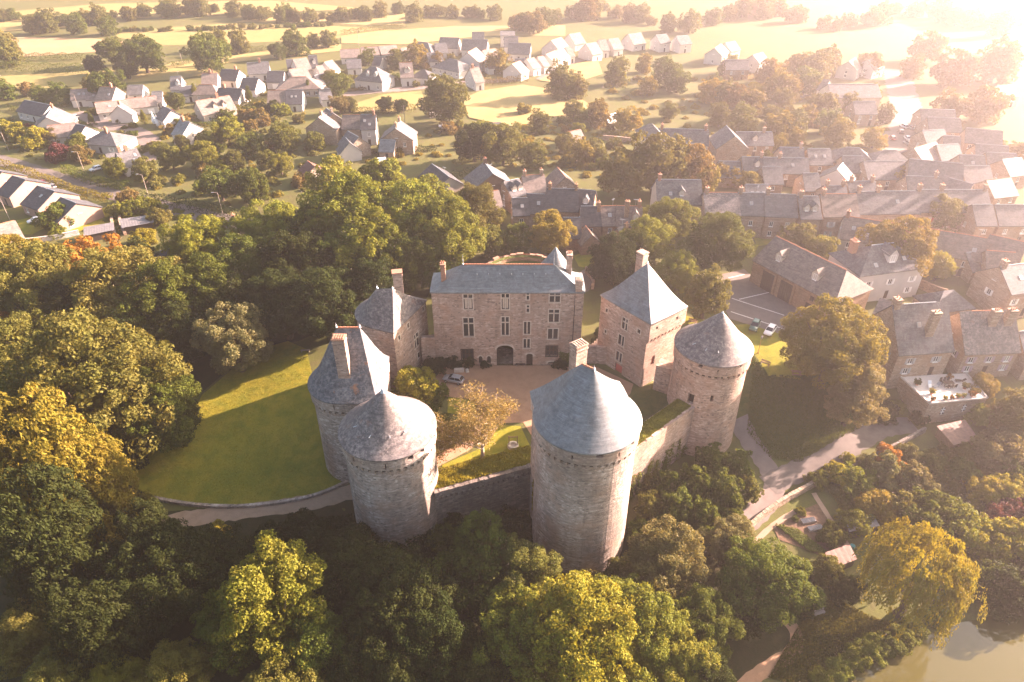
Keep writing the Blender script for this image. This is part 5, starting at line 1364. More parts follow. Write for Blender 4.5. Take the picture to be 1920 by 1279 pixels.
mb = MB(); mb.box((0, 0, .02), (.8, 1.0, .1)); mb.quad((-.32, -.42, .075), (.32, -.42, .075), (.32, .42, .075), (-.32, .42, .075), 1); SKYL = mb.mesh('skylight', [M['zinc'], M['glass_light']])
mb = MB(); mb.tube((0, 0, 0), (0, 0, 1.9), .035, .03, 5); mb.box((0, 0, 1.85), (1.3, .05, .05))
for k in range(6): mb.box((-.55 + .22 * k, 0, 1.85), (.03, .55, .03))
ANT = mb.mesh('antenna', M['zinc'])
WALLS = {'w': 'plaster_white', 'c': 'plaster_cream', 'p': 'plaster_pink', 's': 'stone_house', 'b': 'stone_brown', 'k': 'plaster_brown'}
ROOFS = {'s': 'slate', 'd': 'slate_dark', 'b': 'slate_brown', 'k': 'slate_pink', 'u': 'slate_blue', 'r': 'slate_red', 't': 'tile_red', 'l': 'slate_lichen'}
hrnd = random.Random(31)
def house(label, x0, y0, x1, y1, wall='w', roof='s', hr=6.6, he=3.3, W=9.0, hip=False, chim=(), dorm=(), sky=(), shut=None, rows=None, door='d', zg=None, group=None, wins=True, ant=False, name='house', cat='house', spacing=3.2, wside=None, hipk=.5, potn=2, minL=0, bd=.6, ds=1.0, hipr=0.0):
    z0 = 0.0 if zg is None else zg
    for k in range(8):
        a = P(x0, y0, z0 + hr); b = P(x1, y1, z0 + hr); c = (a + b) / 2
        if zg is None: z0 = H(c.x, c.y)
    d = (b - a); L = max(d.length, minL); yaw = math.atan2(d.y, d.x)
    if hip: L += W * hipk * 2
    root = empty(name, (c.x, c.y, z0), yaw, label, cat, group)
    wm = M[WALLS[wall]]; rm = M[ROOFS[roof]]
    hx, hy = L / 2, W / 2
    cl = Matrix.Rotation(-yaw, 2) @ (Vector((0, 0)) - Vector((c.x, c.y)))
    sides = []      # (fn, length, visible, is_gable)
    F = {'front': (lambda u, v, d: (u, -hy + d, v), L, cl.y < -hy * .8, False, 0.0, lambda u, v: ((u, -hy, v), 0.0)),
         'back': (lambda u, v, d: (-u, hy - d, v), L, cl.y > hy * .8, False, 0.0, lambda u, v: ((-u, hy, v), math.pi)),
         'right': (lambda u, v, d: (hx - d, u, v), W, cl.x > hx * .8, True, 0.0, lambda u, v: ((hx, u, v), math.pi / 2)),
         'left': (lambda u, v, d: (-hx + d, -u, v), W, cl.x < -hx * .8, True, 0.0, lambda u, v: ((-hx, -u, v), -math.pi / 2))}
    mb = MB(); todo = []
    nrow = rows if rows is not None else (1 if he < 4.4 else 2 if he < 7.4 else 3)
    for nm, (fn, ln, vis, gab, _, pl) in F.items():
        hs = []
        if vis and wins:
            n = max(1, int((ln - 1.2) / spacing)) if not gab else max(1, int((ln - 2) / 4.2))
            for r in range(nrow):
                v = 1.55 + r * (he - 1.3) / max(1, nrow) if nrow > 1 else min(1.6, he * .52)
                for k in range(n):
                    u = (k + .5) * ln / n - ln / 2 + hrnd.uniform(-.15, .15)
                    if gab and hrnd.random() < .35: continue
                    if not gab and r == 0 and k == n // 2 and door:
                        if door == 'g' and he > 2.3: hs.append((u - 1.2, u + 1.2, .02, 2.07)); todo.append(('garage_door', GARM, pl(u, 1.045)))
                        else: hs.append((u - .475, u + .475, .02, 2.07)); todo.append(('door', DOORM, pl(u, 1.045)))
                        continue
                    if v + .75 > he: v = he - .8
                    hs.append((u - .5, u + .5, v - .675, v + .675)); todo.append(('window', WINM['glass' if hrnd.random() < .75 else 'glass_light'], pl(u, v)))
                    if shut:
                        for s in (-1, 1): todo.append(('shutter', SHUT[shut], pl(u + s * .78, v)))
        wall_grid(mb, [-ln / 2, ln / 2], [-bd, he], hs, fn, .16)
        if gab and not hip and not (hipr and nm == 'right'):
            mb.add([fn(-ln / 2, he, 0), fn(ln / 2, he, 0), fn(0, hr - .12, 0)], [(0, 1, 2)])
    if not hip and wins:
        for nm in ('right', 'left'):
            fn, ln, vis, gab, _, pl = F[nm]
            if vis and hr - he > 2.6 and hrnd.random() < .7: todo.append(('window', WINM['glass'], pl(0, he + (hr - he) * .32)))
    mb.build('wall', wm, root)
    for nm, me, (loc, rz) in todo:
        o = link(nm, me, root, loc, rz)
        if nm == 'shutter': o.location = Vector(loc) + Matrix.Rotation(rz, 3, 'Z') @ Vector((0, -.05, 0))
    ov = .35; og = .25
    if hip:
        ev = [(-hx - ov, -hy - ov), (hx + ov, -hy - ov), (hx + ov, hy + ov), (-hx - ov, hy + ov)]; dn = []
        for k in range(4):
            p = Vector(ev[k]); q = Vector(ev[(k + 1) % 4]); dn += [tuple(p.lerp(q, t / 6)) for t in range(6)]
        rl = max(.05, d.length / 2)
        ro = loft_roof(dn, he - .05, (-rl, 0), (rl, 0), hr, .0, 3, .15).build('roof', rm, root)
    elif hipr:
        ev = [(-hx - .2, -hy - ov), (hx + ov, -hy - ov), (hx + ov, hy + ov), (-hx - .2, hy + ov)]; dn = []
        for k in range(4):
            p = Vector(ev[k]); q = Vector(ev[(k + 1) % 4]); dn += [tuple(p.lerp(q, t / 12)) for t in range(12)]
        ro = loft_roof(dn, he - .05, (-hx - .2, 0), (hx - hipr, 0), hr, .0, 3, .15).build('roof', rm, root)
    else:
        rb = MB(); th = .18; sl = (hr - he) / hy; ze = he - ov * sl + .08; zr = hr + .08
        for s in (-1, 1):
            q = [(-hx - og, s * (hy + ov), ze), (hx + og, s * (hy + ov), ze), (hx + og, 0, zr), (-hx - og, 0, zr)]
            lo = [(p[0], p[1], p[2] - th) for p in q]
            f = [(0, 1, 2, 3), (7, 6, 5, 4), (0, 4, 5, 1), (1, 5, 6, 2), (3, 7, 4, 0)]
            rb.add(q + lo, f if s == -1 else [t[::-1] for t in f])
        ro = rb.build('roof', rm, root)
    if d.length > 3:
        ridge_cap(ro, (-d.length / 2, 0, hr + .1), (d.length / 2 - hipr, 0, hr + .1), M['zinc'] if roof in 'usd' else M['terracotta'], .11)
    sl = (hr - he) / hy
    fs_ = -1 if F['front'][2] or not F['back'][2] else 1     # camera side slope
    for cdef in chim:
        t, y = cdef[0], cdef[1]; sz = cdef[2] if len(cdef) > 2 else .9; top = cdef[3] if len(cdef) > 3 else 1.3
        x = t * (hx - .5); zz = hr - abs(y) * hy * sl
        chimney_parts(ro, (x, y * hy * -fs_ * -1 if False else y * hy * fs_), sz, .7 * sz + .1, zz - 1.0, hr + top, M['brick'] if wall in 'wcp' else wm, math.pi / 2 if abs(t) > .8 else 0, potn)
    for t in dorm:
        x = t * hx; y = fs_ * hy * .68; zb_ = hr - .68 * hy * sl
        db = MB(); w = .75 * ds
        yb = y - fs_ * 1.9 * ds
        db.add([(x - w, y, zb_ - .2), (x + w, y, zb_ - .2), (x + w, y, zb_ + 1.3 * ds), (x, y, zb_ + 2.0 * ds), (x - w, y, zb_ + 1.3 * ds)], [(0, 1, 2, 3, 4)])
        for s in (-1, 1): db.quad((x + s * w, y, zb_ - .2), (x + s * w, yb, zb_ - .2), (x + s * w, yb, zb_ + 1.3 * ds), (x + s * w, y, zb_ + 1.3 * ds))
        dm = db.build('dormer', M['trim'] if wall in 'sb' else wm, ro)
        for s in (-1, 1):
            rb = MB(); e = .22
            q = [(x + s * (w + e), y + fs_ * .2, zb_ + 1.1 * ds), (x, y + fs_ * .2, zb_ + 2.12 * ds), (x, yb - fs_ * .8, zb_ + 2.12 * ds), (x + s * (w + e), yb, zb_ + 1.1 * ds)]
            rb.add(q + [(a_[0], a_[1], a_[2] - .1) for a_ in q], [(0, 1, 2, 3), (7, 6, 5, 4), (0, 4, 5, 1), (3, 2, 6, 7), (0, 3, 7, 4)])
            db2 = rb
            if s == -1: acc = rb
            else: acc.add(rb.v, rb.f)
        acc.build('dormer_roof', rm, dm)
        link('dormer_window', WINM['glass'], dm, (x, y + fs_ * .03, zb_ + .62 * ds), 0 if fs_ < 0 else math.pi, (.8 * ds, 1, .8 * ds))
    for t, vv in sky:
        x = t * hx; y = fs_ * hy * vv; o = link('skylight', SKYL, ro, (x, y, hr + .12 - vv * hy * sl)); o.rotation_euler = (-fs_ * math.atan(sl), 0, 0)
    if ant: link('antenna', ANT, ro, (hx * .5, 0, hr), hrnd.uniform(0, 3))
    return root
h = house
E1 = 'white estate bungalows'
h('dark roofed white barn house at the left edge of the estate', 46.5, 187.6, 93.8, 197, 'w', 'd', 6.2, 3.2, 9, group=E1)
h('broad white gabled house with wide pale roof near the left edge', 86, 220.3, 99.8, 200.5, 'w', 's', 7.6, 3.4, 13, group=E1, chim=[(.8, .0)])
h('low house with pinkish roof in front of the broad white gable', 88.6, 236, 144.5, 230, 'c', 'k', 6.0, 2.9, 9, group=E1)
h('white house with dark roof and sunlit gable behind the hip roofed bungalow', 143, 233, 160, 236, 'w', 'd', 6.6, 3, 10, group=E1)
h('white bungalow with grey hipped roof and glazed porch by the hedge', 191, 246, 206, 247, 'w', 's', 6.0, 3, 10.5, True, chim=[(.1, .1)], group=E1, shut='paint_white')
h('white house with two chimneys and a skylight above the dark hedge', 217.6, 285.7, 254.6, 278, 'w', 's', 6.8, 3.1, 9.5, chim=[(-.75, .0), (.05, .0)], sky=[(.3, .7), (.6, .4)], group=E1)
h('small lower wing left of the house with two chimneys', 199, 289, 216, 286, 'w', 's', 5.6, 2.8, 8, group=E1, wins=False)
h('long pale roofed bungalow with skylights at the meadow edge', 133, 168, 163, 166, 'w', 'k', 6, 3, 9.5, sky=[(0, .5), (.6, .5)], group=E1)
h('low middle section of the bungalow row at the meadow edge', 165, 172, 188, 171, 'w', 'k', 5, 2.8, 9, sky=[(0, .5)], group=E1)
h('taller pale roofed bungalow with chimney in front of the bushy tree', 187.5, 162.7, 217, 163.5, 'w', 'k', 7, 3.3, 10, chim=[(.55, .05)], sky=[(.4, .6)], group=E1)
h('long low white bungalow with pale roof behind the small white gable', 178, 193, 238, 186, 'w', 'k', 5.8, 3, 9, sky=[(-.2, .5)], group=E1)
h('right half of the long low bungalow row with garage doors', 239, 185, 291, 180, 'w', 'k', 5.6, 3, 9, door='g', group=E1)
h('small white house with its plain gable facing the estate road', 221, 198.8, 229, 194, 'w', 's', 6.5, 3.2, 8.5, wins=False, group=E1, chim=[(-.2, 0)])
h('white house with slate roof beside the white flags', 306, 199, 321, 206, 'w', 's', 6.5, 3.2, 8, group=E1)
h('tall white house with blank gable above the garden trees', 337.5, 225.5, 356, 229, 'w', 'u', 8, 4.6, 9.5, chim=[(-.4, 0)], group=E1)
h('white house with dormer and tall antenna behind the dark roofs', 319.7, 143.8, 339.4, 142.9, 'w', 's', 7.5, 3.4, 11, dorm=[.3], ant=True, group=E1)
h('low dark blue roofed house between two white gables', 336, 163, 367, 160, 'w', 'd', 5.6, 2.8, 8, group=E1)
h('cream house with pale roof and sunlit left gable', 378.8, 138, 407, 137, 'c', 'k', 7, 3.2, 10, chim=[(.1, 0)], group=E1)
h('house with brown hipped roof and stone front', 373, 159, 398, 158.5, 'c', 'b', 6, 3, 8, True, group=E1, hipk=.3)
h('white house with dark roof near the big round tree', 416, 129.7, 448, 130.7, 'w', 'd', 6.6, 3.1, 10, chim=[(.7, 0)], group=E1)
h('dark roofed white house right behind the two dormer house', 411, 164.5, 453.9, 166.3, 'w', 'd', 6.4, 3.1, 10, chim=[(-.6, 0)], group=E1)
h('dark roofed white house in the middle of the estate', 455.8, 145.7, 484, 146.6, 'w', 'd', 6.6, 3.1, 10, group=E1)
h('large pale roofed house with two dormers above the gardens', 367, 190, 429.5, 179.5, 'c', 'k', 7.2, 3.2, 11, dorm=[-.1, .45], chim=[(.3, 0)], group=E1)
h('white house with half dark roof at the back of the estate', 463, 118, 502.7, 115.7, 'w', 's', 7, 3.2, 10, chim=[(.2, 0)], group=E1)
h('dark roofed house with white garage behind the hip roofed villa', 502.7, 133.5, 532.7, 133.5, 'w', 'd', 6.4, 3, 10, door='g', group=E1)
h('villa with broad brown hipped roof and shutters', 545, 144.7, 574, 143.8, 'c', 'b', 7, 3.3, 12, True, shut='wood', group=E1)
h('long white house with brown left roof half', 502.7, 170, 536, 169, 'w', 'b', 7, 3.2, 11, group=E1)
h('dark roofed right half of the long white house with two skylights', 537, 169, 566.5, 168.2, 'w', 'd', 7.2, 3.2, 11, sky=[(-.3, .5), (.2, .5)], group=E1)
h('small dark annex at the back left of the tall white gables', 536.5, 112, 551.5, 111, 'w', 'd', 6, 3, 9, group=E1)
h('tall white gabled house at the back of the estate', 549.6, 111, 574, 108, 'w', 'k', 8, 3.6, 12, group=E1)
h('white house with dark roof and white dormers at the field edge', 577.8, 104.4, 592.8, 103.5, 'w', 'd', 8, 3.6, 10, dorm=[.2], group=E1)
h('small pale roofed house right of the white dormers', 607.8, 116.6, 622.8, 112.8, 'w', 'k', 6.5, 3, 9, group=E1)
h('white house with pale roof in front of the tall white gables', 542, 130.7, 572, 126, 'w', 'k', 6.6, 3, 11, group=E1)
h('tiny white gabled garage near the right end of the estate', 592.8, 124, 604, 122.2, 'w', 'k', 6, 2.8, 8, group=E1, door='g')
h('low dark roofed house beside the estate trees', 589, 142, 611.5, 136.4, 'w', 'd', 6, 2.9, 9, group=E1)
E2 = 'old stone houses of the hamlet'
h('tall stone house with arched glazed gable facing the gardens', 597.5, 220.6, 607, 213, 's', 's', 9.5, 5.6, 11, wins=False, chim=[(.1, 0)], group=E2)
h('stone house with dormers behind the arched glazed gable', 612, 203, 624, 212, 's', 's', 8.5, 5, 8, chim=[(.8, 0)], dorm=[.0], group=E2)
h('brown roofed stone barn left of the dark roofed white house', 643, 215.4, 676.7, 215.4, 's', 'b', 8.5, 5, 9, wins=False, group=E2)
h('white fronted house with black roof and two skylights', 676.7, 215, 703.7, 214.4, 'w', 'd', 9.5, 5.8, 9, sky=[(-.5, .45), (.2, .7)], chim=[(.95, .0)], group=E2)
h('long low stone house with pale roof below the brown roofed barn', 652, 246, 672, 257, 's', 's', 7, 3.6, 8, group=E2)
h('small white gabled cottage at the hamlet lane', 655, 267, 648, 258, 'w', 's', 6.5, 3.2, 7, group=E2)
h('large stone house with sunlit right roof in the hamlet', 741.5, 241, 750, 226, 's', 's', 9, 5.2, 11, chim=[(-.8, 0), (.8, 0)], group=E2)
h('low blue slate annex in front of the large stone house', 714, 262, 741, 263, 's', 'u', 5.5, 2.8, 7, group=E2)
h('dark roofed barn emerging right of the tree tops', 810, 307.5, 842, 332, 'c', 'd', 7, 4, 9, group=E2, ant=True)
h('house with dark brown gable and grey roof in the village centre', 908, 304.4, 924, 326, 'k', 's', 10, 6, 12, chim=[(-.9, 0)], ant=True, group=E2)
h('grey slate house with small dormers beside the dark brown gable', 945, 341, 972, 335, 's', 's', 8, 5, 9, dorm=[-.3, .5], group=E2)
h('stone house with pale sunlit roof and two end chimneys', 979.5, 329.7, 1019, 327, 's', 'k', 8, 4.6, 9, chim=[(-.95, 0), (.95, 0)], group=E2)
h('small stone house with steep brown roof and gable', 1045, 313.8, 1060, 332, 's', 'b', 7.5, 4, 8, group=E2)
h('stone house with dark roof and two blue shuttered windows', 1026, 353, 1085, 355, 'b', 'd', 10, 6, 10, shut='paint_blue', chim=[(-.95, 0), (.95, 0)], rows=1, spacing=4.5, door='', group=E2)
h('dark roofed stone house with white dormer beside the blue shutters', 1085, 355, 1116, 357.9, 'b', 'd', 9.6, 5.8, 9, dorm=[0.1], group=E2)
h('narrow stone house with dark roof and one white window', 989, 363.5, 1022.6, 364.5, 's', 'd', 9, 5.6, 9, sky=[(.3, .5)], group=E2)
h('lower stone house with dark roof beside the tree tops', 960.7, 372, 989, 371, 's', 'd', 8.4, 5.4, 8, sky=[(.2, .5)], group=E2)
h('stone house with dark roof left of the brick chimney', 1089, 387, 1126, 387, 'b', 'd', 8.4, 5, 8, chim=[(.97, .2, .9)], group=E2)
h('stone house with white window between two chimneys', 1127, 387, 1156, 386, 'b', 'b', 8.4, 5, 8, ant=True, sky=[(0, .5)], group=E2)
h('stone house with tall cement chimney and dormer', 1157, 386, 1203, 387, 'b', 'b', 8.6, 5, 8, chim=[(-.3, .5, 1.1, 2.0), (.95, 0)], dorm=[.5], ant=True, group=E2)
h('large dark slate lean roof in front of the stone terrace', 1056, 408, 1088, 408, 'b', 'd', 7, 3.6, 9, wins=False, group=E2)
h('small slate pavilion with brick chimney before the terrace', 1158, 428, 1169, 423, 'b', 's', 6.5, 3, 7, chim=[(0, .5)], group=E2, ant=True)
h('low outbuilding with curved tiled roof beside the pavilion', 1098, 424, 1110, 440, 'b', 'b', 5.5, 3, 5, wins=False, group=E2)
h('house with pale pink roof half hidden by the wood', 902.5, 360.7, 934, 357, 's', 'k', 8, 4.6, 9, group=E2)
h('small hut with dark red roof at the wood edge', 577, 302, 590, 312, 'c', 'r', 5, 2.6, 7, group=E2)
h('pale roofed cottage with chimney below the road verge', 433, 413, 478, 408, 'w', 'k', 5.5, 2.8, 7, chim=[(-.9, 0)], group=E2)
E3 = 'pink row houses'
h('last pink row house with blue black roof beside the round bush', 114.4, 370, 142.6, 381.3, 'p', 'd', 6.4, 3.2, 12, group=E3)
h('second last pink row house, its blank gable stepping back', 70.4, 348.5, 102, 358.8, 'p', 'd', 6.4, 3.2, 12, group=E3, sky=[(.2, .4)])
h('third pink row house from the right with dark roof', 23.5, 329.7, 47.8, 337, 'p', 'd', 6.4, 3.2, 12, group=E3)
h('pink row house cut by the left edge of the picture', -14, 316, 4, 322, 'p', 'd', 6.4, 3.2, 12, group=E3)
h('cream gabled house with red tiled porch at the left edge', -30, 428, 27, 414, 'p', 'k', 6.5, 3.2, 11, group=E3)
h('long slate cottage with two chimneys behind the left wood', 52.5, 484, 167, 463, 's', 's', 8.5, 5, 9, chim=[(-.95, 0, 1), (.1, 0, 1)], dorm=[-.55], group='slate cottages behind the left wood')
h('slate hipped cottage between the treetops of the left wood', 292, 474, 325, 464, 's', 's', 8, 4.6, 9, True, group='slate cottages behind the left wood')
E4 = 'white houses above the meadow'
h('pale roofed white bungalow at the left of the upper row', 637.7, 93, 673, 91.4, 'w', 'k', 6, 3, 9, group=E4)
h('second pale bungalow of the upper row', 676.7, 88.7, 708.5, 87, 'w', 'k', 6, 3, 9, group=E4)
h('third pale bungalow of the upper row beside a red shrub', 710, 87, 742, 84, 'w', 'k', 6, 3, 9, group=E4)
h('pale bungalow at the right end of the upper row', 751, 90.5, 783, 86, 'w', 'k', 6.2, 3, 9, group=E4)
h('white villa with turret like hipped roof and bay fronts', 694.4, 124, 705, 125, 'w', 's', 9, 4, 11, True, dorm=[-.15, .4], group=E4)
h('tall white house with steep pale roof and two small dormers', 749, 118, 772, 117, 'w', 'k', 9, 4, 11, dorm=[-.1, .3], group=E4)
h('low hipped annex beside the tall white house', 791, 130, 797, 130.5, 'w', 'd', 5.8, 3, 8, True, group=E4)
h('white gabled house standing alone above the meadow', 881, 128, 897, 126, 'w', 'k', 8.5, 3.6, 11, chim=[(-.5, 0)], group=E4)
h('tall white house with sunlit roof behind the lone gabled house', 877, 98.5, 893, 89.6, 'w', 'k', 9, 4.5, 12, group=E4)
h('dark roofed white house at the field edge', 825.4, 70, 860.8, 71, 'w', 's', 8, 4, 11, group=E4)
h('lower grey roof in front of the dark field edge house', 815, 82, 836, 81, 'w', 's', 6.5, 3, 10, group=E4)
h('long dark roofed white house on the upper right of the estate', 868, 73.6, 914, 74.5, 'w', 's', 8, 4, 11, group=E4)
h('small dark roofed tower house behind the long white house', 885.6, 60, 907, 60, 'w', 's', 9, 5, 10, group=E4)
h('grey hipped house left of the dark field edge house', 783, 78, 802, 80, 'w', 's', 7, 3.2, 10, True, group=E4)
h('blue grey hipped bungalow behind the orange hedge', 842, 110, 858, 113, 'w', 's', 6.5, 3, 12, True, group=E4)
h('small dark gable left of the golden tree', 703, 105.5, 717, 106.4, 'w', 'd', 6, 3, 8, group=E4)
h('pale roofed house right of the tall sunlit house', 905, 95, 930, 91, 'w', 'k', 7, 3.2, 11, group=E4)
h('flat white two storey block behind the dark gables', 938.6, 58.8, 965, 58.8, 'w', 's', 7.2, 6, 10, group=E4)
h('dark roofed house with bright white gable in front of the white block', 945.5, 68.7, 971, 68.7, 'w', 's', 7.5, 3.5, 11, group=E4)
h('long white house with grey roof and bright gable beside the road', 954.4, 80.6, 995, 81.6, 'w', 's', 7.5, 3.4, 11, group=E4)
E5 = 'bright houses in the haze'
for k, a in enumerate([(1033, 76, 1052, 70), (1067, 64, 1087, 61), (1099, 82, 1117, 79), (1122, 74.6, 1135.5, 73.6), (1141.5, 72.7, 1159, 70.7), (1178, 63.7, 1201, 61)]):
    h(['hazy white gabled house at the left end of the back row', 'hazy tall white house, second of the back row', 'hazy white house with sunlit roof in the middle of the back row', 'hazy narrow white house fourth in the back row', 'hazy low white house fifth in the back row', 'hazy white house at the right end of the back row'][k], *a, 'w', 'k', 8, 3.6, 11, group=E5)
for k, a in enumerate([(960, 120, 975, 114.5), (987, 111, 1001, 108), (1008, 107, 1018, 105), (1024, 102, 1041, 95), (1043, 94, 1056, 91), (1060, 88.5, 1070, 87.5)]):
    h(['nearest white house of the stepped row beside the street', 'second white house of the stepped row', 'third white house of the stepped row', 'fourth white house of the stepped row', 'fifth white house of the stepped row', 'farthest white house of the stepped row'][k], *a, 'w', 'k', 7, 3.4, 10, group=E5)
h('dark roofed house behind the stepped row', 966, 110, 986, 110, 'w', 's', 6.5, 3.2, 9, group=E5)
h('small grey shed at the lower edge of the meadow', 925, 230, 938, 229, 'c', 's', 4, 2.2, 5, group=E5, name='shed', cat='shed', wins=False)
h('small pale shed among the garden trees', 1064, 248, 1088, 243, 'c', 'k', 4.5, 2.4, 5, group=E5, name='shed', cat='shed', wins=False)
E6 = 'town houses in the haze'
h('white tower like house with pyramid roof and red shutters', 1218, 231, 1222, 231, 'w', 's', 11, 7.6, 7, True, shut='paint_red', group=E6, spacing=3.6)
h('long slate roofed house joined to the white tower house', 1236, 240.6, 1328, 243.5, 'w', 's', 8.5, 4.8, 9, chim=[(-.95, 0), (.95, 0)], shut='wood', group=E6)
h('dark roofed annex in front of the long slate house', 1263, 269, 1303, 270, 's', 'd', 5, 2.8, 6, group=E6)
h('tall stone gable with slate roof in the town haze', 1362, 235.6, 1378, 255, 's', 's', 10, 6, 10, wins=False, group=E6)
h('slate house with red dormer behind the tall stone gable', 1380, 247.5, 1447, 247.5, 's', 's', 7.5, 4.4, 8, dorm=[0], chim=[(.6, 0)], group=E6)
h('stone row house with small dormer below the tall gable', 1391.8, 294, 1431, 294, 's', 's', 7.5, 4.4, 8, dorm=[.3], chim=[(.95, 0)], group=E6)
h('long stone row house with dark windows', 1432, 295, 1514, 297, 's', 's', 7.5, 4.4, 9, chim=[(-.3, 0)], sky=[(.3, .5)], group=E6)
h('low slate roof beside the hedge in the town', 1348, 302, 1388, 303, 's', 's', 6, 3.4, 7, group=E6)
h('flat grey outbuilding below the low slate roof', 1342, 313, 1388, 315, 's', 's', 5, 3.4, 8, group=E6, wins=False)
h('tall house with blank cream gable, dormer and skylight', 1231.5, 336.6, 1313.6, 337.5, 'c', 's', 11.5, 7, 11, dorm=[.1], sky=[(-.4, .6)], chim=[(-.97, 0)], group=E6)
ROW = [(1320.5, 361.3, 1383, 361.3), (1384, 361.3, 1431, 362.3), (1435, 363, 1492.7, 365.3), (1497, 368, 1534, 368), (1539, 364, 1604, 364), (1606, 359.6, 1640, 359.6), (1641, 358.5, 1717, 358.5), (1719, 356, 1758, 356), (1760, 356, 1850, 356)]
RL = ['leftmost house of the long stone terrace, with lichened roof', 'second house of the long stone terrace, with an antenna', 'third house of the long stone terrace, with paired white windows', 'fourth house of the long stone terrace, with dormer windows', 'fifth house of the long stone terrace, with white shutters', 'sixth house of the long stone terrace, narrow', 'seventh house of the long stone terrace, with wooden shutters', 'eighth house of the long stone terrace, with red ground floor', 'rightmost house of the long stone terrace, fading into haze']
for k, a in enumerate(ROW):
    h(RL[k], *a, 's', 'lsssbssss'[k], 10.5, 6.6, 10, chim=[(-.97, 0, 1.0)] + ([(.97, 0, 1.0)] if k == 8 else []), sky=[(0, .5)] if k in (1, 6) else (), dorm=[-.4, .4] if k == 3 else (), shut=[None, None, None, None, 'paint_white', None, 'wood', 'paint_red', None][k], ant=(k == 1), group='long stone terrace')
for lab, a, kw in [
    ('slate roofs with rows of skylights behind the terrace', (1398, 346, 1440, 346), dict(sky=[(-.5, .5), (0, .5), (.5, .5)])), ('gabled slate house above the skylight roofs', (1430, 313, 1464, 313), {}), ('hipped slate house among the town gardens', (1506, 325, 1534, 325), {}),
    ('slate house with two bright skylights in the town', (1514.5, 279, 1556, 279), dict(sky=[(-.4, .5), (.4, .5)])), ('hipped slate house right of the two skylights', (1586, 276, 1612, 277.5), dict(hip=True)), ('hipped slate house with a bright lit end', (1655, 282, 1682, 282), dict(hip=True)),
    ('shed with gleaming white roof beside the town street', (1714.6, 278, 1754, 266), dict(roof='k', wins=False)), ('slate house behind the gleaming white roof', (1756, 272, 1796, 270), {}), ('large dark slate roof in the middle of the town', (1706, 298, 1806, 307), dict(W=14, hr=10)), ('broad slate roof behind the round town bush', (1620, 302.6, 1697, 302.6), dict(W=11)),
    ('slate house left of the red gutter', (1804, 311, 1855, 311), {}), ('dark gabled slate house above the terrace end', (1780, 334, 1824, 345), {}), ('pale grey house at the right edge above the terrace', (1850, 337.6, 1894, 333), dict(roof='k')),
    ('wide slate house at the right edge of the terrace street', (1866, 384, 1930, 384), dict(hr=9, he=5.4)), ('narrow slate house left of the wide slate house', (1824, 384, 1860, 384), dict(hr=9, he=5.4)), ('white gabled cottage wrapped in ivy', (1570, 318, 1580, 306), dict(wall='w', wins=False)),
    ('long misty school building with blue windows', (1553, 158, 1645, 158), dict(hr=10, he=6.5, W=12, wall='c')), ('misty white gable above the school', (1340, 90, 1352, 82), dict(wall='w', roof='k')), ('misty white house right of the white gable', (1360, 80, 1378, 77), dict(wall='w', roof='k')), ('misty white house with a gleaming roof edge', (1412, 103, 1430, 98), dict(wall='w', roof='k')), ('misty long roof left of the gleaming roof', (1360, 112, 1402, 112), {}),
    ('misty white gable near the sun glare', (1592, 115, 1604, 108), dict(wall='w', roof='k')), ('misty white house with bright dormers near the sun glare', (1626, 112, 1646, 108), dict(wall='w', roof='k')), ('misty tall block near the sun glare', (1545, 148, 1556, 150), dict(wall='w')),
    ('misty slate house right of the town street', (1740, 220, 1800, 222), {}), ('misty long slate house near the right edge', (1812, 240, 1880, 246), {}), ('misty slate house below the right treetops', (1830, 270, 1890, 274), {}), ('misty house in the corner of the town street', (1730, 245, 1770, 243), {}), ('misty gabled house at the far right', (1880, 300, 1915, 296), {}), ('misty pale house on the right hillside', (1870, 160, 1900, 158), dict(wall='w', roof='k')), ('misty dark roof at the top of the town street', (1600, 190, 1640, 190), {}), ('misty white house on the far skyline', (1230, 66, 1250, 64), dict(wall='w')), ('misty gabled house next to the far skyline trees', (1268, 68, 1290, 66), dict(wall='w'))]:
    kw = dict(kw); h(lab, *a, kw.pop('wall', 's'), kw.pop('roof', 's'), kw.pop('hr', 8), kw.pop('he', 4.6), kw.pop('W', 9), group=E6, **kw)
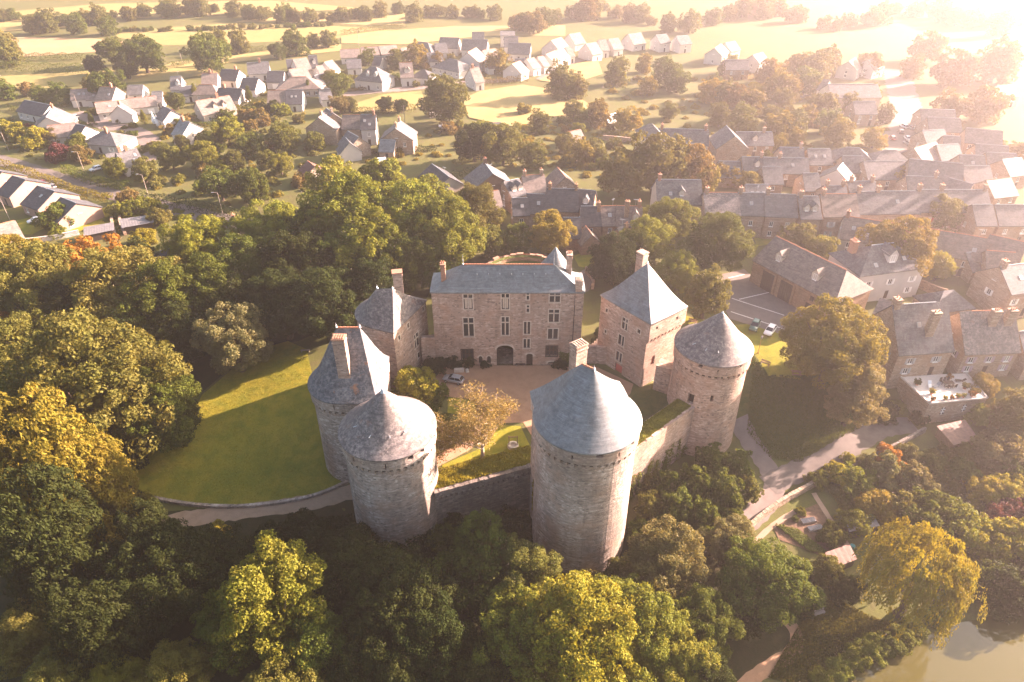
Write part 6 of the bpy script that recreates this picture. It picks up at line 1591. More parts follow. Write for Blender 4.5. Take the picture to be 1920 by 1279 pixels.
for lab, a, kw in [('misty slate roof left of the round town bush', (1580, 292, 1618, 293), {}), ('misty small gable behind the gleaming white roof', (1770, 254, 1800, 256), {}), ('misty slate row at the right edge below the treetops', (1850, 286, 1905, 288), {}), ('misty slate house above the dark central roof', (1800, 290, 1845, 292), dict(sky=[(0, .5)])), ('slate house squeezed between the dark gable and the terrace', (1700, 330, 1760, 332), dict(chim=[(.9, 0)])), ('slate house behind the terrace chimneys', (1590, 340, 1640, 340), dict(chim=[(-.9, 0), (.9, 0)])), ('slate house with two chimneys above the terrace middle', (1545, 348, 1585, 348), dict(chim=[(-.9, 0), (.9, 0)])), ('misty long roof beside the town street bend', (1726, 204, 1790, 206), {}), ('slate house left of the skylight town house', (1462, 276, 1506, 277), dict(chim=[(.9, 0)])), ('white bungalow with grey roof left of the white villa', (650, 112, 676, 111), dict(wall='w', hr=6, he=3)), ('small white house right of the two tone roofed house', (598, 168, 618, 166), dict(wall='w', hr=6, he=3)), ('low white bungalow behind the hedge at the meadow edge', (240, 160, 268, 159), dict(wall='w', hr=5.5, he=2.8)), ('white cottage beside the estate road bend', (285, 172, 303, 171), dict(wall='w', hr=6, he=3)), ('white bungalow in the middle of the upper estate', (800, 100, 826, 98), dict(wall='w', hr=6, he=3)), ('pale bungalow behind the lone gabled house', (910, 112, 932, 110), dict(wall='w', roof='k', hr=6, he=3))]:
    kw = dict(kw); h(lab, *a, kw.pop('wall', 's'), kw.pop('roof', 's'), kw.pop('hr', 8), kw.pop('he', 4.6), kw.pop('W', 9), group=E6, **kw)
# near right
h('long stone barn with brown slate roof, tall doors and two small dormers', 1455.6, 443, 1612, 519, 'b', 'b', 10.2, 5.6, 12, dorm=[-.55, .35], wins=False, hipr=3.2, ds=1.25, name='barn', cat='barn')
wh = h('white two storey house with hipped slate roof, central dormer and shutters', 1634, 460.5, 1676, 455.5, 'w', 's', 11, 7.0, 11, True, dorm=[0.05], sky=[(-.45, .72), (.45, .6)], shut='paint_white', spacing=4.0, chim=[(-.9, -.1, 1.6), (.85, -.2, 1.4)], potn=4, ds=1.6)
for lab, a, kw in [('long white walled house with brown roof behind the white house', (1584, 405, 1690, 421), dict(wall='w', sky=[(-.6, .5), (-.1, .7)], chim=[(-.97, 0)])), ('brown roofed stone house behind the golden tree', (1692, 421, 1790, 437), dict(sky=[(.0, .8)])), ('stone house with brown roof and antenna above the courtyard', (1792, 437, 1850, 447), dict(ant=True, sky=[(.4, .6)])), ('brown slate house at the right edge above the stone house', (1858, 440, 1925, 455), dict(ant=True))]:
    kw = dict(kw); h(lab, *a, kw.pop('wall', 's'), 'b', 8.6, 4.8, 10, group='brown roofed houses behind the white house', **kw)
h('stone house with white shutters at the right edge', 1876, 500, 1930, 493, 's', 's', 10.5, 6.6, 10, shut='paint_white', sky=[(0, .5), (.4, .6)], chim=[(-.95, 0, 1.2)], spacing=2.6)
h('small hipped pavilion between the terrace house and the stone house', 1770, 545, 1788, 543, 's', 's', 6, 3, 7, True, wins=False)
h('grey lit roof in the yard right of the conical tree', 1811.5, 474, 1841.5, 472, 's', 's', 6, 3.2, 8, wins=False)
h('misty slate house in the yard behind the stone house', 1850, 470, 1905, 474, 's', 'b', 8, 4.4, 8)
# ------------------------------------------------------------------ terrace house and its neighbours
TZ = -3.0
th_ = house('tall stone house with a furnished roof terrace in front, right of the huge tree', 1694, 571, 1755, 567, 's', 's', 13.2, 6.0, 12.4, zg=TZ, chim=[(.18, .62, 1.5, .2), (-.97, 0, 1.4)], sky=[(-.15, .45)], shut='paint_grey', spacing=3.8, bd=6.5, minL=11.2)
house('stone house with mauve and red shutters right of the terrace house', 1822, 584, 1880, 582, 's', 'l', 11.6, 5.6, 11, zg=TZ - .4, chim=[(.1, .3, 1.5, 1.0), (.75, .3, 1.5, 1.0)], shut='paint_mauve', spacing=3.0, bd=6, minL=11, potn=3)
house('low slate house at the right edge beside the mauve shutters', 1912, 622, 1960, 618, 's', 's', 9, 4.6, 9, zg=TZ - 1.5, spacing=3, bd=5)
house('small lean wing with pale roof left of the terrace house', 1652, 560, 1672, 566, 's', 'k', 8.5, 6.5, 6, zg=-2, wins=False, bd=4)
tr = empty('terrace', (0, 0, 0), 0, 'raised stone terrace with pale paving in front of the stone house', 'terrace')
tp = [P(1742.7, 756.7, TZ), P(1851, 746, TZ), P(1822, 712, TZ) + Vector((0, 2.0, 0)), P(1693.6, 714, TZ) + Vector((0, 1.5, 0))]
tp = [(v.x, v.y) for v in tp]
tu = (Vector(tp[1]) - Vector(tp[0])); tl = tu.length; tu.normalize(); tn = Vector((-tu.y, tu.x))
def ft(u, v, d): q = Vector(tp[0]) + tu * u + tn * d; return (q.x, q.y, v)
hs = [(3.2, 4.1, -6.2, -4.4), (7.6, 8.5, -6.0, -4.2)]
mb = MB(); wall_grid(mb, [0, tl / 2, tl], [-10.5, TZ - .15], hs, ft, .2)
for k in (1, 2, 3):
    a, b = tp[k], tp[(k + 1) % 4]; mb.quad((a[0], a[1], -10.5), (b[0], b[1], -10.5), (b[0], b[1], TZ - .15), (a[0], a[1], TZ - .15))
mb.build('wall', M['stone_house'], tr)
for hh_ in hs: mull_window(tr, ft, *hh_, 2, (.33, .66), False, 'glass', .15, None, 'paint_white')
mb = MB(); mb.prism(offset_plan(tp, .12), TZ - .15, TZ); mb.build('paving', M['terrace_paving'], tr)
mb = MB()
for (a, b) in ((tp[3], tp[0]), (tp[0], tp[1]), (tp[1], tp[2])):
    a = Vector(a); b = Vector(b); d = b - a; mb.box(((a.x + b.x) / 2, (a.y + b.y) / 2, TZ + .1), (d.length + .3, .34, .2), math.atan2(d.y, d.x))
mb.build('kerb', M['concrete'], tr)
def tpt(u, d): q = Vector(tp[0]) + tu * u + tn * d; return q
# furniture on the terrace
q = tpt(7.0, 4.6); tb = empty('garden_table', (q.x, q.y, TZ), R_(8), 'dark slatted dining table on the terrace', 'table')
mb = MB()
for k in range(6): mb.box((0, -.42 + k * .168, .73), (2.2, .15, .05))
mb.build('tabletop', M['wood_dark'], tb)
for x in (-.95, .95):
    for y in (-.36, .36): mb = MB(); mb.box((x, y, .35), (.08, .08, .7)); mb.build('leg', M['wood_dark'], tb)
mb = MB(); mb.box((0, 0, .25), (.45, .45, .04)); mb.box((0, .22, .5), (.45, .05, .5))
for x in (-.2, .2):
    for y in (-.2, .2): mb.box((x, y, .12), (.04, .04, .25))
CHM = mb.mesh('chair', M['wood_dark'])
for k, (u, d, rz) in enumerate([(6.2, 3.7, 180), (7.0, 3.7, 180), (7.8, 3.7, 180), (6.2, 5.5, 0), (7.0, 5.5, 0), (7.8, 5.5, 0)]):
    q = tpt(u, d); o = link('garden_chair', CHM, None, (q.x, q.y, TZ + .13), R_(rz + 8), (1.1, 1.1, 1.6)); o.location.z = TZ
    tag(o, ['left', 'middle', 'right', 'left', 'middle', 'right'][k] + ' dark chair on the ' + ('near' if k < 3 else 'far') + ' side of the terrace table', 'chair', 'chairs round the terrace table')
for k, (u, d, lab) in enumerate([(3.2, 4.6, 'white sun lounger lying left of the terrace table'), (4.3, 4.4, 'grey deck chair beside the white sun lounger'), (10.0, 5.4, 'dark lounger near the right rear corner of the terrace')]):
    q = tpt(u, d); lo = empty('sun_lounger', (q.x, q.y, TZ), R_(70 - 40 * k), lab, 'lounger'); m = M[['plastic_white', 'paint_grey', 'wood_dark'][k]]
    mb = MB(); mb.box((0, 0, .32), (1.3, .6, .07)); mb.build('seat', m, lo)
    mb = MB(); mb.add([(.65, -.3, .32), (.65, .3, .32), (1.15, .3, .85), (1.15, -.3, .85), (.6, -.3, .26), (.6, .3, .26), (1.1, .3, .8), (1.1, -.3, .8)], [(0, 1, 2, 3), (7, 6, 5, 4), (0, 3, 7, 4), (1, 5, 6, 2), (3, 2, 6, 7)]); mb.build('backrest', m, lo)
    for x in (-.55, .55):
        for y in (-.25, .25): mb = MB(); mb.box((x, y, .15), (.06, .06, .3)); mb.build('leg', m, lo)
for k, (u, d, r, col) in enumerate([(1.0, .7, .34, 'orange'), (3.6, .7, .3, 'yellow'), (5.0, .7, .28, 'orange'), (6.4, .8, .34, 'yellow'), (9.4, .9, .42, 'orange'), (10.4, 1.3, .5, 'gold'), (1.2, 5.6, .45, 'green'), (2.2, 2.6, .42, 'yellow'), (8.6, 6.4, .4, 'orange'), (9.6, 3.2, .45, 'olive'), (7.6, .8, .3, 'light')]):
    q = tpt(u, d); pt = empty('planter', (q.x, q.y, TZ), 0, WORD[col] + ' plant in a pot, ' + ORD[k] + ' of the pots on the terrace', 'potted plant', 'potted plants on the terrace')
    mb = MB(); mb.lathe([(r * .6, 0), (r * .85, r * 1.1), (r * .92, r * 1.1), (r * .75, r * .95), (0, r * .95)], (0, 0, 0), 12); mb.build('pot', M['terracotta'], pt)
    o = link('plant', SHRUB['far'][k % 4], pt, (0, 0, r * .9), k, (r * 1.5, r * 1.5, r * 1.4)); o.color = (*COLR[col], 1)
# barn openings and forecourt
for o in bpy.data.objects:
    if o.name == 'barn': barn = o
bl = 0.5 * (P(1455.6, 443, 10.2) - P(1612, 519, 10.2)).length
for x, w, hh_, nm in ((-bl + 5.0, 3.4, 4.6, 'barn_door'), (-bl + 10.2, 3.4, 4.6, 'barn_door'), (-bl + 17.0, 2.2, 2.6, 'barn_door')):
    mb = MB()
    for k in range(6): mb.box((x - w / 2 + (k + .5) * w / 6, -6.06, hh_ / 2), (w / 6 * .93, .1, hh_))
    mb.build(nm, M['wood_dark'], barn)
    mb = MB()
    for s in (-1, 1): mb.box((x + s * (w / 2 + .3), -6.1, hh_ / 2 + .1), (.6, .2, hh_ + .2))
    mb.box((x, -6.1, hh_ + .25), (w + 1.2, .22, .4)); mb.build('door_surround', M['stone_brown'], barn)
mb = MB(); mb.box((-bl + 17.0, -6.03, 3.9), (.9, .1, 1.1)); mb.build('hay_door', M['wood_dark'], barn)
# ------------------------------------------------------------------ vehicles
def car_parts():
    prof = [(-2.05, .62, .50, .72), (-1.9, .78, .30, .86), (-1.2, .84, .24, .93), (0, .86, .22, .95), (1.0, .85, .24, .93), (1.75, .80, .28, .82), (2.08, .62, .42, .66)]
    mb = MB(); n = 8; vs = []
    for x, w, z0, z1 in prof:
        zc = (z0 + z1) / 2
        for (yy, zz) in ((-.82, z0), (-1, z0 + (z1 - z0) * .3), (-1, z0 + (z1 - z0) * .7), (-.86, z1), (.86, z1), (1, z0 + (z1 - z0) * .7), (1, z0 + (z1 - z0) * .3), (.82, z0)): vs.append((x, yy * w, zz))
    fs = [(k * n + i, k * n + (i + 1) % n, (k + 1) * n + (i + 1) % n, (k + 1) * n + i) for k in range(len(prof) - 1) for i in range(n)]
    fs += [tuple(range(n - 1, -1, -1)), tuple((len(prof) - 1) * n + i for i in range(n))]
    mb.add(vs, [f[::-1] for f in fs]); body = mb
    cab = MB()
    def ring(x0, x1, w, z): return [(x0, -w, z), (x1, -w, z), (x1, w, z), (x0, w, z)]
    a = ring(-1.82, .98, .76, .92); b = ring(-1.42, .22, .60, 1.42)
    cab.add(a + b, [(0, 1, 5, 4), (1, 2, 6, 5), (2, 3, 7, 6), (3, 0, 4, 7)])
    roof = MB(); r0 = ring(-1.46, .28, .62, 1.41); r1 = ring(-1.3, .08, .54, 1.485); roof.add(r0 + r1, [(0, 1, 5, 4), (1, 2, 6, 5), (2, 3, 7, 6), (3, 0, 4, 7), (4, 5, 6, 7)])
    for s in (-1, 1):
        for (xa, xb) in ((-1.82, -1.42), (.98, .22), (-.45, -.45)):
            roof.tube((xa, s * .765, .92), (xb, s * .605, 1.42), .045, .045, 4)
    wh = MB(); wh.tube((0, -.10, 0), (0, .10, 0), .31, .31, 14); rim = MB(); rim.tube((0, -.112, 0), (0, .112, 0), .19, .19, 10)
    hl = MB(); hl.box((0, 0, 0), (.1, .3, .14)); tl_ = MB(); tl_.box((0, 0, 0), (.08, .2, .22))
    return body, cab, roof, wh.mesh('tyre', M['rubber']), rim.mesh('rim', M['zinc']), hl.mesh('headlight', M['lamp_glass']), tl_.mesh('tail_light', M['tail_light'])
CB, CC, CR, CW, CRM, CHL, CTL = car_parts()
CGL = CC.mesh('windows', M['car_glass'])
CM = {}
def car(p, heading, paint, label, van=1.0):
    if paint not in CM: CM[paint] = (CB.mesh('body', M[paint], True), CR.mesh('roof', M[paint]))
    root = empty('car', (p.x, p.y, H(p.x, p.y) + .08), heading, label, 'car', 'parked cars'); root.scale = (1, 1, van)
    link('body', CM[paint][0], root); link('windows', CGL, root); link('roof', CM[paint][1], root)
    for x in (-1.25, 1.3):
        for s in (-1, 1):
            w = link('tyre', CW, root, (x, s * .74, .31)); link('rim', CRM, w)
    for s in (-1, 1): link('headlight', CHL, root, (1.98, s * .5, .62)); link('tail_light', CTL, root, (-1.97, s * .56, .74))
def hd(a, b): v = G(*b) - G(*a); return math.atan2(v.y, v.x)
car(G(851, 716), hd((866, 718), (836, 712)), 'car_silver', 'silver hatchback parked in the castle courtyard')
car(G(1414, 616), hd((1420, 604), (1408, 628)), 'car_green', 'dark green people carrier in the parking lot', 1.15)
car(G(1443, 624), hd((1452, 612), (1434, 636)), 'car_white', 'white saloon beside the green car in the parking lot')
car(G(68, 417), hd((78, 415), (58, 420)), 'car_white', 'white hatchback on the drive of the pink row houses')
car(G(97, 353), hd((106, 356), (88, 349)), 'car_silver', 'silver car behind the second last pink row house')
car(G(80, 346), hd((88, 349), (72, 342)), 'car_red', 'dark red car behind the pink row houses')
car(G(181, 320), hd((190, 317), (172, 322)), 'car_white', 'white car on the drive beside the two chimney house')
car(G(139, 224), hd((144, 222), (134, 226)), 'car_white', 'white car outside the broad white gabled house')
car(G(372, 252), hd((378, 251), (366, 253)), 'car_white', 'white van beside the tall blank gabled house', 1.25)
car(G(466, 180), hd((474, 180), (460, 181)), 'car_dark', 'dark car in front of the dark roofed estate house')
for k, (x, y) in enumerate([(1700, 262), (1702, 272), (1688, 250), (1694, 240), (1672, 262), (1706, 242)]):
    car(G(x, y), R_(80 + 20 * (k % 2)), ['car_white', 'car_silver', 'car_dark', 'car_white', 'car_red', 'car_silver'][k], ['lowest pale', 'lowest silver', 'dark', 'white', 'red', 'uppermost silver'][k] + ' car parked on the hazy town street')
# ------------------------------------------------------------------ benches and small furniture
def bench(p, rz, label, mat='wood', back=True):
    b = empty('bench', (p.x, p.y, H(p.x, p.y)), rz, label, 'bench', 'benches')
    for k in range(3): mb = MB(); mb.box((0, -.18 + k * .17, .46), (1.9, .14, .05)); mb.build('seat_slat', M[mat], b)
    if back:
        for k in range(2): mb = MB(); mb.box((0, .27, .66 + k * .2), (1.9, .05, .15)); mb.build('back_slat', M[mat], b)
    for x in (-.75, .75): mb = MB(); mb.box((x, 0, .22), (.1, .5, .44)); mb.build('leg', M['wood_grey'], b)
bench(G(1434, 684), R_(-38), 'pale bench on the sunlit lawn near the lamp post')
bench(G(1298, 606), R_(-30), 'pale bench under the clipped round tree')
bench(G(1535, 1152), R_(18), 'grey bench in the shade above the pond path', 'wood_grey')
bench(G(976, 686), 0, 'dark bench beside the gate arch in the courtyard', 'wood_dark')
bench(G(573, 660), R_(5), 'flat grey bench in the shade left of the rear tower', 'wood_grey', False)
p = G(1492, 702); pt = empty('picnic_table', (p.x, p.y, H(p.x, p.y)), R_(-6), 'wooden picnic table at the edge of the big tree shade', 'picnic table')
for k in range(4): mb = MB(); mb.box((0, -.3 + k * .2, .74), (1.9, .18, .05)); mb.build('top_plank', M['wood'], pt)
for s in (-1, 1):
    mb = MB(); mb.box((0, s * .72, .45), (1.9, .28, .05)); mb.build('seat', M['wood'], pt)
    mb = MB(); mb.box((s * .7, 0, .38), (.1, 1.5, .08)); mb.box((s * .7, .3, .36), (.09, .09, .72)); mb.box((s * .7, -.3, .36), (.09, .09, .72)); mb.build('leg', M['wood'], pt)
p = G(1421, 663); lp = empty('lamp_post', (p.x, p.y, H(p.x, p.y)), 0, 'slim copper coloured lamp post on the lawn behind the right tower', 'lamp post')
mb = MB(); mb.lathe([(.14, 0), (.14, .35), (.06, .5), (.05, 3.6), (0, 3.6)], (0, 0, 0), 8); mb.build('post', M['copper'], lp)
mb = MB(); mb.lathe([(.08, 3.6), (.2, 3.75), (.24, 4.15), (.1, 4.35), (0, 4.4)], (0, 0, 0), 8); mb.build('lantern', M['glass_light'], lp)
def street_lamp(p, h_, rz, label):
    r = empty('street_lamp', (p.x, p.y, H(p.x, p.y)), rz, label, 'street lamp', 'street lamps')
    mb = MB(); mb.tube((0, 0, 0), (0, 0, h_), .09, .06, 7); mb.tube((0, 0, h_), (1.0, 0, h_ + .25), .05, .04, 6); mb.build('post', M['wood_grey'], r)
    mb = MB(); mb.box((1.25, 0, h_ + .25), (.6, .25, .14)); mb.build('lamp_head', M['zinc'], r)
for (x, y, lab) in [(158, 322, 'street lamp among the hedge beside the grey road'), (278, 366, 'street lamp at the road bend above the hedge'), (418, 402, 'street lamp at the lower end of the road verge'), (17, 284, 'street lamp at the left edge beside the road'), (18, 412, 'street lamp in front of the pink row houses'), (149, 208, 'street lamp by the estate road hedge'), (1590, 452, 'street lamp in front of the long stone terrace')]:
    street_lamp(G(x, y), 6.5, R_(200), lab)
for (x, y, lab) in [(343, 122, 'wooden power pole at the meadow edge near the big round tree'), (673, 87, 'wooden power pole in the pale field above the bungalows'), (760, 240, 'wooden power pole behind the large stone house')]:
    p = G(x, y); r = empty('power_pole', (p.x, p.y, H(p.x, p.y)), .3, lab, 'power pole', 'power poles')
    mb = MB(); mb.tube((0, 0, 0), (0, 0, 8.5), .14, .10, 7); mb.build('post', M['wood_grey'], r)
    mb = MB(); mb.box((0, 0, 8.1), (1.6, .1, .1)); mb.build('cross_arm', M['wood_grey'], r)
# stone trough and blocks in the courtyard
p = G(861, 697); tb = MB(); tb.box((0, 0, .35), (2.0, .7, .7), 0, 0, .94); o = tb.build('stone_block', M['trim'], None, (p.x, p.y, 0), R_(4)); tag(o, 'long pale stone block behind the silver car', 'stone block')
p = G(876, 697); tb = MB(); tb.box((0, 0, .3), (.7, .7, .6), .3, 0, .7); o = tb.build('boulder', M['trim'], None, (p.x, p.y, 0)); tag(o, 'small rough stone beside the long stone block', 'stone')
# well frame near the pale tree
p = P(962, 838, 0); w = empty('well', (p.x, p.y, 0.05), 0, 'old wooden well frame on a round stone base beside the pale tree', 'well')
mb = MB(); mb.lathe([(.95, 0), (.9, .5), (.6, .5), (.55, .1), (0, .1)], (0, 0, 0), 16); mb.build('base', M['trim'], w)
for s in (-1, 1): mb = MB(); mb.box((s * .7, 0, 1.2), (.14, .14, 2.4)); mb.build('post', M['wood'], w)
mb = MB(); mb.tube((-.8, 0, 2.2), (.8, 0, 2.2), .1, .1, 8); mb.build('windlass', M['wood'], w)
# ------------------------------------------------------------------ dry stone walls (stones laid in courses)
def rubble(name, label, line, h_, th, mat, seed, sl=.5, top=None, base_off=-.15):
    rnd = random.Random(seed); L = smooth_line(line, .4); mb = MB()
    acc = 0; rows = max(1, int(h_ / .26))
    for r in range(rows):
        k = 0.0
        while k < len(L) - 2:
            step = max(1, int(round(rnd.uniform(.7, 1.7) * sl / .4)))
            a = L[int(k)]; b = L[min(len(L) - 1, int(k + step))]; d = b - a
            if d.length < .05: break
            c = (a + b) / 2; hh_ = h_ / rows; z = H(c.x, c.y) + base_off + r * hh_
            mb.box((c.x, c.y, z + hh_ / 2 + (base_off * -.5 if r == 0 else 0)), (d.length * .97, th * rnd.uniform(.85, 1.08), hh_ * rnd.uniform(.9, 1.1)), math.atan2(d.y, d.x) + rnd.uniform(-.05, .05))
            k += step
    root = empty(name, (0, 0, 0), 0, label, 'wall')
    tag(mb.build('stone_courses', mat, root), kind='stuff')
rubble('stone_edging', 'low curved stone edging along the foot of the castle lawn', gpx([(285, 935), (340, 945), (400, 951), (460, 951), (520, 945), (580, 934), (625, 918), (655, 903)]), .7, .55, M['stone_grey'], 4)
rubble('garden_wall', 'stone wall between the lane and the vegetable garden', gpx([(1385, 1012), (1420, 978), (1460, 948), (1500, 925), (1540, 903)]), 1.5, .6, M['stone_house'], 5)
rubble('garden_wall', 'shrub covered stone wall along the drive below the terrace house', gpx([(1548, 900), (1620, 868), (1680, 838), (1735, 808)]), 1.3, .5, M['stone_dark'], 6)
rubble('garden_wall', 'curved walled track between the pink houses and the sheds', gpx([(222, 380), (212, 400), (212, 425), (220, 450)]), 1.2, .7, M['stone_house'], 7, .9)
rubble('garden_wall', 'second curved wall of the track beside the sheds', gpx([(232, 385), (226, 405), (228, 425), (236, 442)]), 1.2, .7, M['stone_house'], 8, .9)
rubble('garden_wall', 'brown wall behind the lawn and conical tree', gpx([(1405, 440), (1480, 434), (1540, 440)]), 2.2, .6, M['stone_house'], 9, 1.0)
rubble('garden_wall', 'orange brick garden wall right of the white house', gpx([(1722, 540), (1750, 552), (1775, 560)]), 2.4, .5, M['stone_brown'], 10, 1.0)
rubble('garden_wall', 'stone wall behind the gatehouse beside the lane', gpx([(1098, 512), (1112, 528), (1110, 545)]), 2.0, .6, M['stone_house'], 11, .8)
rubble('garden_wall', 'long orchard wall in the gardens behind the meadow', gpx([(1130, 262), (1200, 268), (1215, 262)]), 1.8, .6, M['stone_house'], 12, 1.2)
rubble('garden_wall', 'white rendered garden wall below the pink row houses', gpx([(40, 458), (90, 452), (150, 440)]), 1.6, .4, M['plaster_white'], 13, 1.5)
# ------------------------------------------------------------------ sheds and vegetable garden
def shed(label, corners_px, h0, h1, roofm, wallm='wood_dark', ribs=0, name='shed'):
    pts = [G(x, y) for x, y in corners_px]; c = sum(pts, Vector()) / 4; z0 = H(c.x, c.y) - .2
    root = empty(name, (c.x, c.y, z0), 0, label, 'shed', 'garden sheds')
    q = [(p.x - c.x, p.y - c.y) for p in pts]; hs_ = [h0, h0, h1, h1]
    mb = MB()
    for k in range(4):
        a, b = q[k], q[(k + 1) % 4]; mb.quad((a[0], a[1], 0), (b[0], b[1], 0), (b[0], b[1], hs_[(k + 1) % 4]), (a[0], a[1], hs_[k]))
    mb.build('wall', M[wallm], root)
    n = ribs or 5
    e = [(x * 1.12, y * 1.12) for x, y in q]
    for k in range(n):
        t0, t1 = k / n, (k + .985) / n
        def L_(i, j, t): return Vector((e[i][0] + (e[j][0] - e[i][0]) * t, e[i][1] + (e[j][1] - e[i][1]) * t))
        a, b = L_(0, 1, t0), L_(0, 1, t1); d, c_ = L_(3, 2, t0), L_(3, 2, t1); m0, m1 = (a + b) / 2, (d + c_) / 2
        mb = MB(); mb.add([(a.x, a.y, h0 + .04), (m0.x, m0.y, h0 + .055), (b.x, b.y, h0 + .04), (c_.x, c_.y, h1 + .04), (m1.x, m1.y, h1 + .055), (d.x, d.y, h1 + .04)], [(0, 1, 4, 5), (1, 2, 3, 4), (0, 2, 1), (3, 5, 4)])
        mb.build('roof_sheet', M[roofm], root)
shed('long shed with corrugated roof left of the walled track', [(165, 455), (216, 444), (216, 434), (166, 443)], 2.2, 2.8, 'corrugated', 'wood_dark', 12)
shed('corrugated roofed shed right of the walled track', [(236, 440), (290, 430), (286, 420), (233, 428)], 2.2, 2.8, 'corrugated', 'wood_dark', 12)
shed('vegetable garden shed with grey ribbed roof beside the willow', [(1588, 1012), (1640, 1000), (1628, 980), (1582, 993)], 2.0, 2.4, 'corrugated', 'wood_dark', 6)
shed('patched rusty roofed shed at the end of the vegetable plots', [(1555, 1078), (1598, 1062), (1585, 1036), (1545, 1050)], 1.8, 2.2, 'rusty_sheet', 'wood_dark', 5)
shed('shed with rusty red roof below the terrace house', [(1780, 850), (1822, 838), (1800, 806), (1752, 818)], 2.2, 2.8, 'rusty_sheet', 'wood', 6)
shed('small white garden hut near the sheds of the hamlet', [(712, 320), (728, 318), (724, 308), (710, 309)], 2.2, 2.4, 'plastic_white', 'plaster_white', 3)
shed('white caravan like hut on the gravel yard', [(824, 248), (838, 246), (836, 240), (824, 241)], 2.2, 2.4, 'plastic_white', 'plaster_white', 3)
shed('low pale shed at the meadow corner', [(806, 222), (834, 220), (834, 214), (806, 215)], 2.2, 2.4, 'concrete', 'concrete', 3)
shed('greenhouse of pale panes among the right gardens', [(1140, 235), (1160, 228), (1156, 222), (1136, 228)], 2.0, 2.4, 'plastic_white', 'plaster_white', 3)
drape('soil_bed', gpx([(1478, 968), (1532, 945), (1575, 1000), (1590, 1020), (1545, 1045), (1460, 1012), (1450, 990)]), M['soil'], .08, 1.0, 'bare brown soil of the vegetable garden', 'vegetable garden')
vr = random.Random(3)
for k in range(6):
    a = G(1456 + k * 7, 986 + k * 1.5); b = G(1520 + k * 6, 1035 + k * .8)
    n_ = 420; rs = np.random.RandomState(k); tt = rs.rand(n_)
    pos = np.stack([a.x + (b.x - a.x) * tt + rs.normal(size=n_) * .12, a.y + (b.y - a.y) * tt + rs.normal(size=n_) * .12, np.zeros(n_)], 1)
    pos[:, 2] = [H(x, y) + .12 + .3 * r for x, y, r in zip(pos[:, 0], pos[:, 1], rs.rand(n_))]
    o = link('vegetable_row', leaves_mesh('vegetable_row', pos, rs.normal(size=(n_, 3)) * .6 + np.array([0, 0, 1]), .14 * rs.uniform(.6, 1.3, n_))); o.color = (.10, .12, .025, 1)
    tag(o, ['leftmost', 'second', 'third', 'fourth', 'fifth', 'rightmost'][k] + ' leafy row of the vegetable garden', 'vegetable row', 'vegetable rows')
for k, (x, y, r, col) in enumerate([(1500, 962, 9, 'light'), (1538, 1012, 9, 'green'), (1552, 1005, 8, 'light'), (1560, 1030, 9, 'green'), (1490, 975, 7, 'green'), (1575, 1015, 7, 'light')]):
    shrub(x, y, r, 'far', col, label=['pale leafy clump at the top of the vegetable garden', 'leafy clump below the cold frames', 'light clump right of the cold frames', 'leafy clump near the rusty roofed shed', 'small clump at the left edge of the soil bed', 'light clump beside the ribbed roof shed'][k], name='vegetable_clump')
for k, (x, y) in enumerate([(1515, 978), (1528, 992)]):
    p = G(x, y); cf = empty('cold_frame', (p.x, p.y, H(p.x, p.y)), R_(12), ['upper', 'lower'][k] + ' of the two glazed cold frames in the vegetable garden', 'cold frame', 'cold frames')
    mb = MB(); mb.box((0, 0, .22), (2.6, 1.0, .35)); mb.build('frame', M['wood_grey'], cf)
    for q in range(3): mb = MB(); mb.box((-.85 + .85 * q, 0, .42), (.8, .94, .04)); mb.build('pane', M['glass'], cf)
p = G(1596, 1030); mb = MB(); mb.lathe([(.34, 0), (.4, .9), (.42, .95), (.36, 1.0), (0, 1.02)], (0, 0, 0), 12); o = mb.build('water_butt', M['plastic_teal'], None, (p.x, p.y, H(p.x, p.y))); tag(o, 'teal water butt between the two garden sheds', 'water butt')
ribbon('garden_path', gpx([(1525, 925), (1560, 980), (1590, 1025)]), .9, M['track'], .12, label='narrow earth path through the vegetable garden', cat='path')
ribbon('garden_path', gpx([(1412, 1020), (1450, 985), (1490, 960)]), .9, M['track'], .1, label='path between the wall and the vegetable rows', cat='path')
# white flag poles by the estate house
for k, (x, y) in enumerate([(290, 232), (297, 236)]):
    p = G(x, y); mb = MB(); mb.lathe([(.55, 0), (.9, 1.2), (.5, 2.6), (.1, 4.6), (0, 4.8)], (0, 0, 0), 8); o = mb.build('parasol', M['plastic_white'], None, (p.x, p.y, H(p.x, p.y))); tag(o, ['left', 'right'][k] + ' one of two closed white parasols before the slate roofed estate house', 'parasol', 'closed white parasols')
# ivy on the walls
def ivy(label, a, b, n, col, h_, seed, zbase=None):
    rs = np.random.RandomState(seed); a = Vector(a); b = Vector(b); d = (b - a); L = d.length; d.normalize(); nn = Vector((d.y, -d.x)); pos = []
    cols_ = [(rs.rand() * L, rs.uniform(.3, 1) * h_, rs.uniform(.4, 1.1)) for _ in range(max(3, int(L * 1.2)))]
    for k in range(n):
        x0, hh_, w_ = cols_[rs.randint(len(cols_))]; x = x0 + rs.normal() * w_ * .5; z = hh_ * rs.rand() ** 1.3
        q = a + d * min(max(x, 0), L) + nn * (.08 + abs(rs.normal()) * .22); zb_ = H(q.x, q.y) if zbase is None else zbase; pos.append((q.x, q.y, zb_ + z))
    o = link('ivy', leaves_mesh('ivy', np.array(pos), np.array([tuple(nn.to_3d())]) + rs.normal(size=(n, 3)) * .5, .16 * rs.uniform(.6, 1.4, n))); o.color = jitter(COLR[col]); o['category'] = 'ivy'; o['label'] = label; o['kind'] = 'stuff'
ivy('ivy climbing the right curtain wall below its turf top', (17.4, 78.4), (31.2, 91.0), 6000, 'light', 6.5, 1, -8.4)
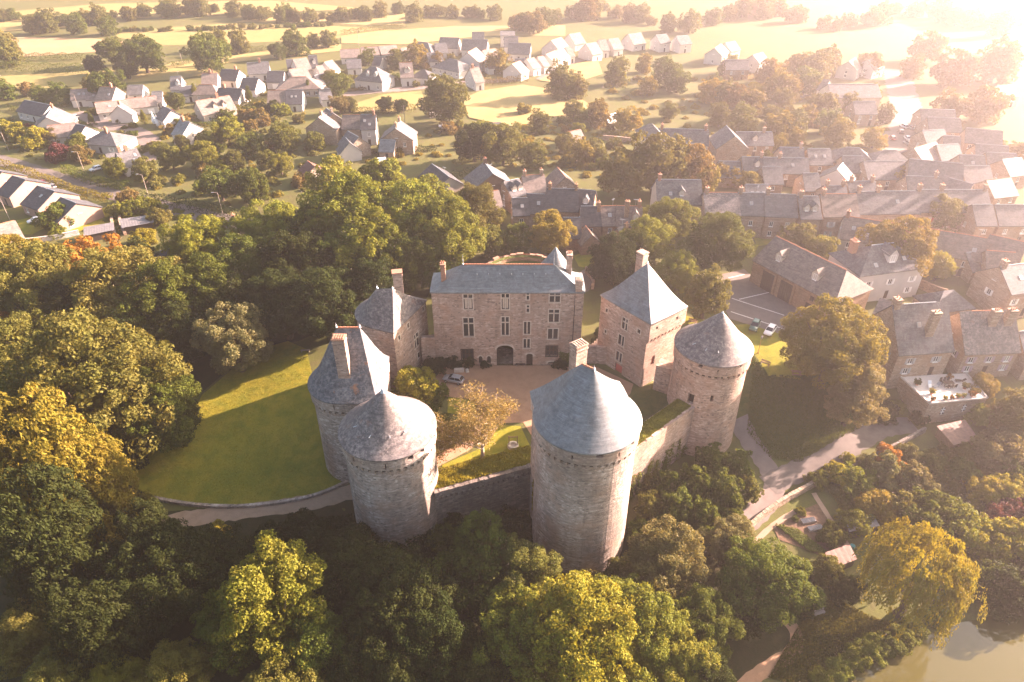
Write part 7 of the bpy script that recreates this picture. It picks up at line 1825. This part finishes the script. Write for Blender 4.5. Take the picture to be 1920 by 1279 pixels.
ivy('ivy at the left shoulder of the tallest front tower', (3.1, 76.2), (3.9, 79.6), 2600, 'yellow', 9.0, 2, -6.0)
ivy('ivy covering the lower right corner of the terrace wall', tp[0] if False else (tp[1][0] - 3.0, tp[1][1] - .5), (tp[1][0] + .2, tp[1][1] - .1), 2600, 'light', 4.6, 3, -8.2)
ivy('creeper around the large window at the right of the gatehouse', (8.0, 107.9), (12.0, 107.9), 1600, 'green', 4.0, 4, 0.0)
# grass tufts over the turf, banks and meadow edges
def tufts(label, poly, n, size, col, seed):
    rs = np.random.RandomState(seed); xs = [p[0] for p in poly]; ys = [p[1] for p in poly]; pos = []
    while len(pos) < n:
        x = rs.uniform(min(xs), max(xs)); y = rs.uniform(min(ys), max(ys))
        if inside(poly, x, y): pos.append((x, y, H(x, y) + .05 + rs.rand() * size * .8))
    m = len(pos)
    o = link('grass', leaves_mesh('grass', np.array(pos), rs.normal(size=(m, 3)) * np.array([1, 1, .3]) + np.array([0, 0, .5]), size * rs.uniform(.4, 1.2, m), .3, np.repeat(np.array([[0, 0, 1.0]]), m, 0)))
    o.color = (*COLR[col], 1); tag(o, label, 'grass', None, 'stuff')
tufts('long grass and weeds on the shaded bank below the benches', gpx([(1410, 665), (1440, 706), (1540, 705), (1600, 740), (1640, 790), (1560, 830), (1500, 868), (1445, 860), (1400, 812)]), 16000, .24, 'green', 1)
tufts('rough grass on the castle lawn', gpx([(640, 905), (585, 700), (575, 655), (540, 640), (470, 660), (380, 740), (330, 830), (240, 865), (300, 938), (400, 948), (520, 940), (640, 918)]), 26000, .13, 'yellow', 2)
tufts('undergrowth in the garden below the terrace house', gpx([(1545, 905), (1700, 850), (1780, 860), (1925, 820), (1925, 1040), (1800, 1040), (1640, 1010), (1600, 1000)]), 26000, .32, 'olive', 3)
tufts('long grass on the slope between the willow and the footpath', gpx([(1500, 1170), (1560, 1120), (1640, 1160), (1740, 1180), (1700, 1212), (1640, 1232), (1580, 1262), (1500, 1290), (1440, 1270)]), 16000, .26, 'olive', 4)
tufts('grass round the foot of the front towers', gpx([(820, 985), (1000, 950), (1020, 1020), (1080, 1090), (900, 1060), (800, 1010)]), 6000, .28, 'green', 5)

def wall_tufts(label, a, b, th, z, n, size, col, seed):
    rs = np.random.RandomState(seed); a = Vector(a); b = Vector(b); d = (b - a).normalized(); nn = Vector((-d.y, d.x)); L = (b - a).length
    t_ = rs.rand(n) * L; s_ = rs.uniform(-.5, .5, n) * th; lum = .5 + .5 * np.sin(t_ * 1.7 + s_ * 2) * np.sin(t_ * .6 + 1)
    pos = np.stack([a.x + d.x * t_ + nn.x * s_, a.y + d.y * t_ + nn.y * s_, z + .15 + rs.rand(n) * size * (1 + 2.2 * lum)], 1)
    o = link('turf_grass', leaves_mesh('turf_grass', pos, rs.normal(size=(n, 3)) * np.array([1, 1, .4]) + np.array([0, 0, .6]), size * rs.uniform(.5, 1.3, n), .4)); o.color = (*COLR[col], 1); tag(o, label, 'grass', None, 'stuff')
wall_tufts('shaggy sunlit grass on the front curtain wall', (-12.6, 76.0), (3.6, 82.2), 4.0, .9, 9000, .17, 'yellow', 1)
wall_tufts('shaggy grass on the right curtain wall', (17.5, 81.0), (30.2, 92.5), 3.0, 3.0, 5000, .15, 'light', 2)
# ------------------------------------------------------------------ haze
t = bpy.data.materials.new('haze'); t.use_nodes = True
nn = t.node_tree.nodes; nn.remove(nn['Principled BSDF'])
pv = nn.new('ShaderNodeVolumePrincipled')
pv.inputs['Color'].default_value = (1.0, 0.93, 0.94, 1)
pv.inputs['Density'].default_value = 0.00037
pv.inputs['Anisotropy'].default_value = 0.72
t.node_tree.links.new(pv.outputs[0], nn['Material Output'].inputs['Volume'])
mb = MB(); mb.box((0, 640, 34.0), (1840, 1330, 102.0))
tag(mb.build('haze', t), 'warm morning haze over the village and fields', 'haze', None, 'stuff')
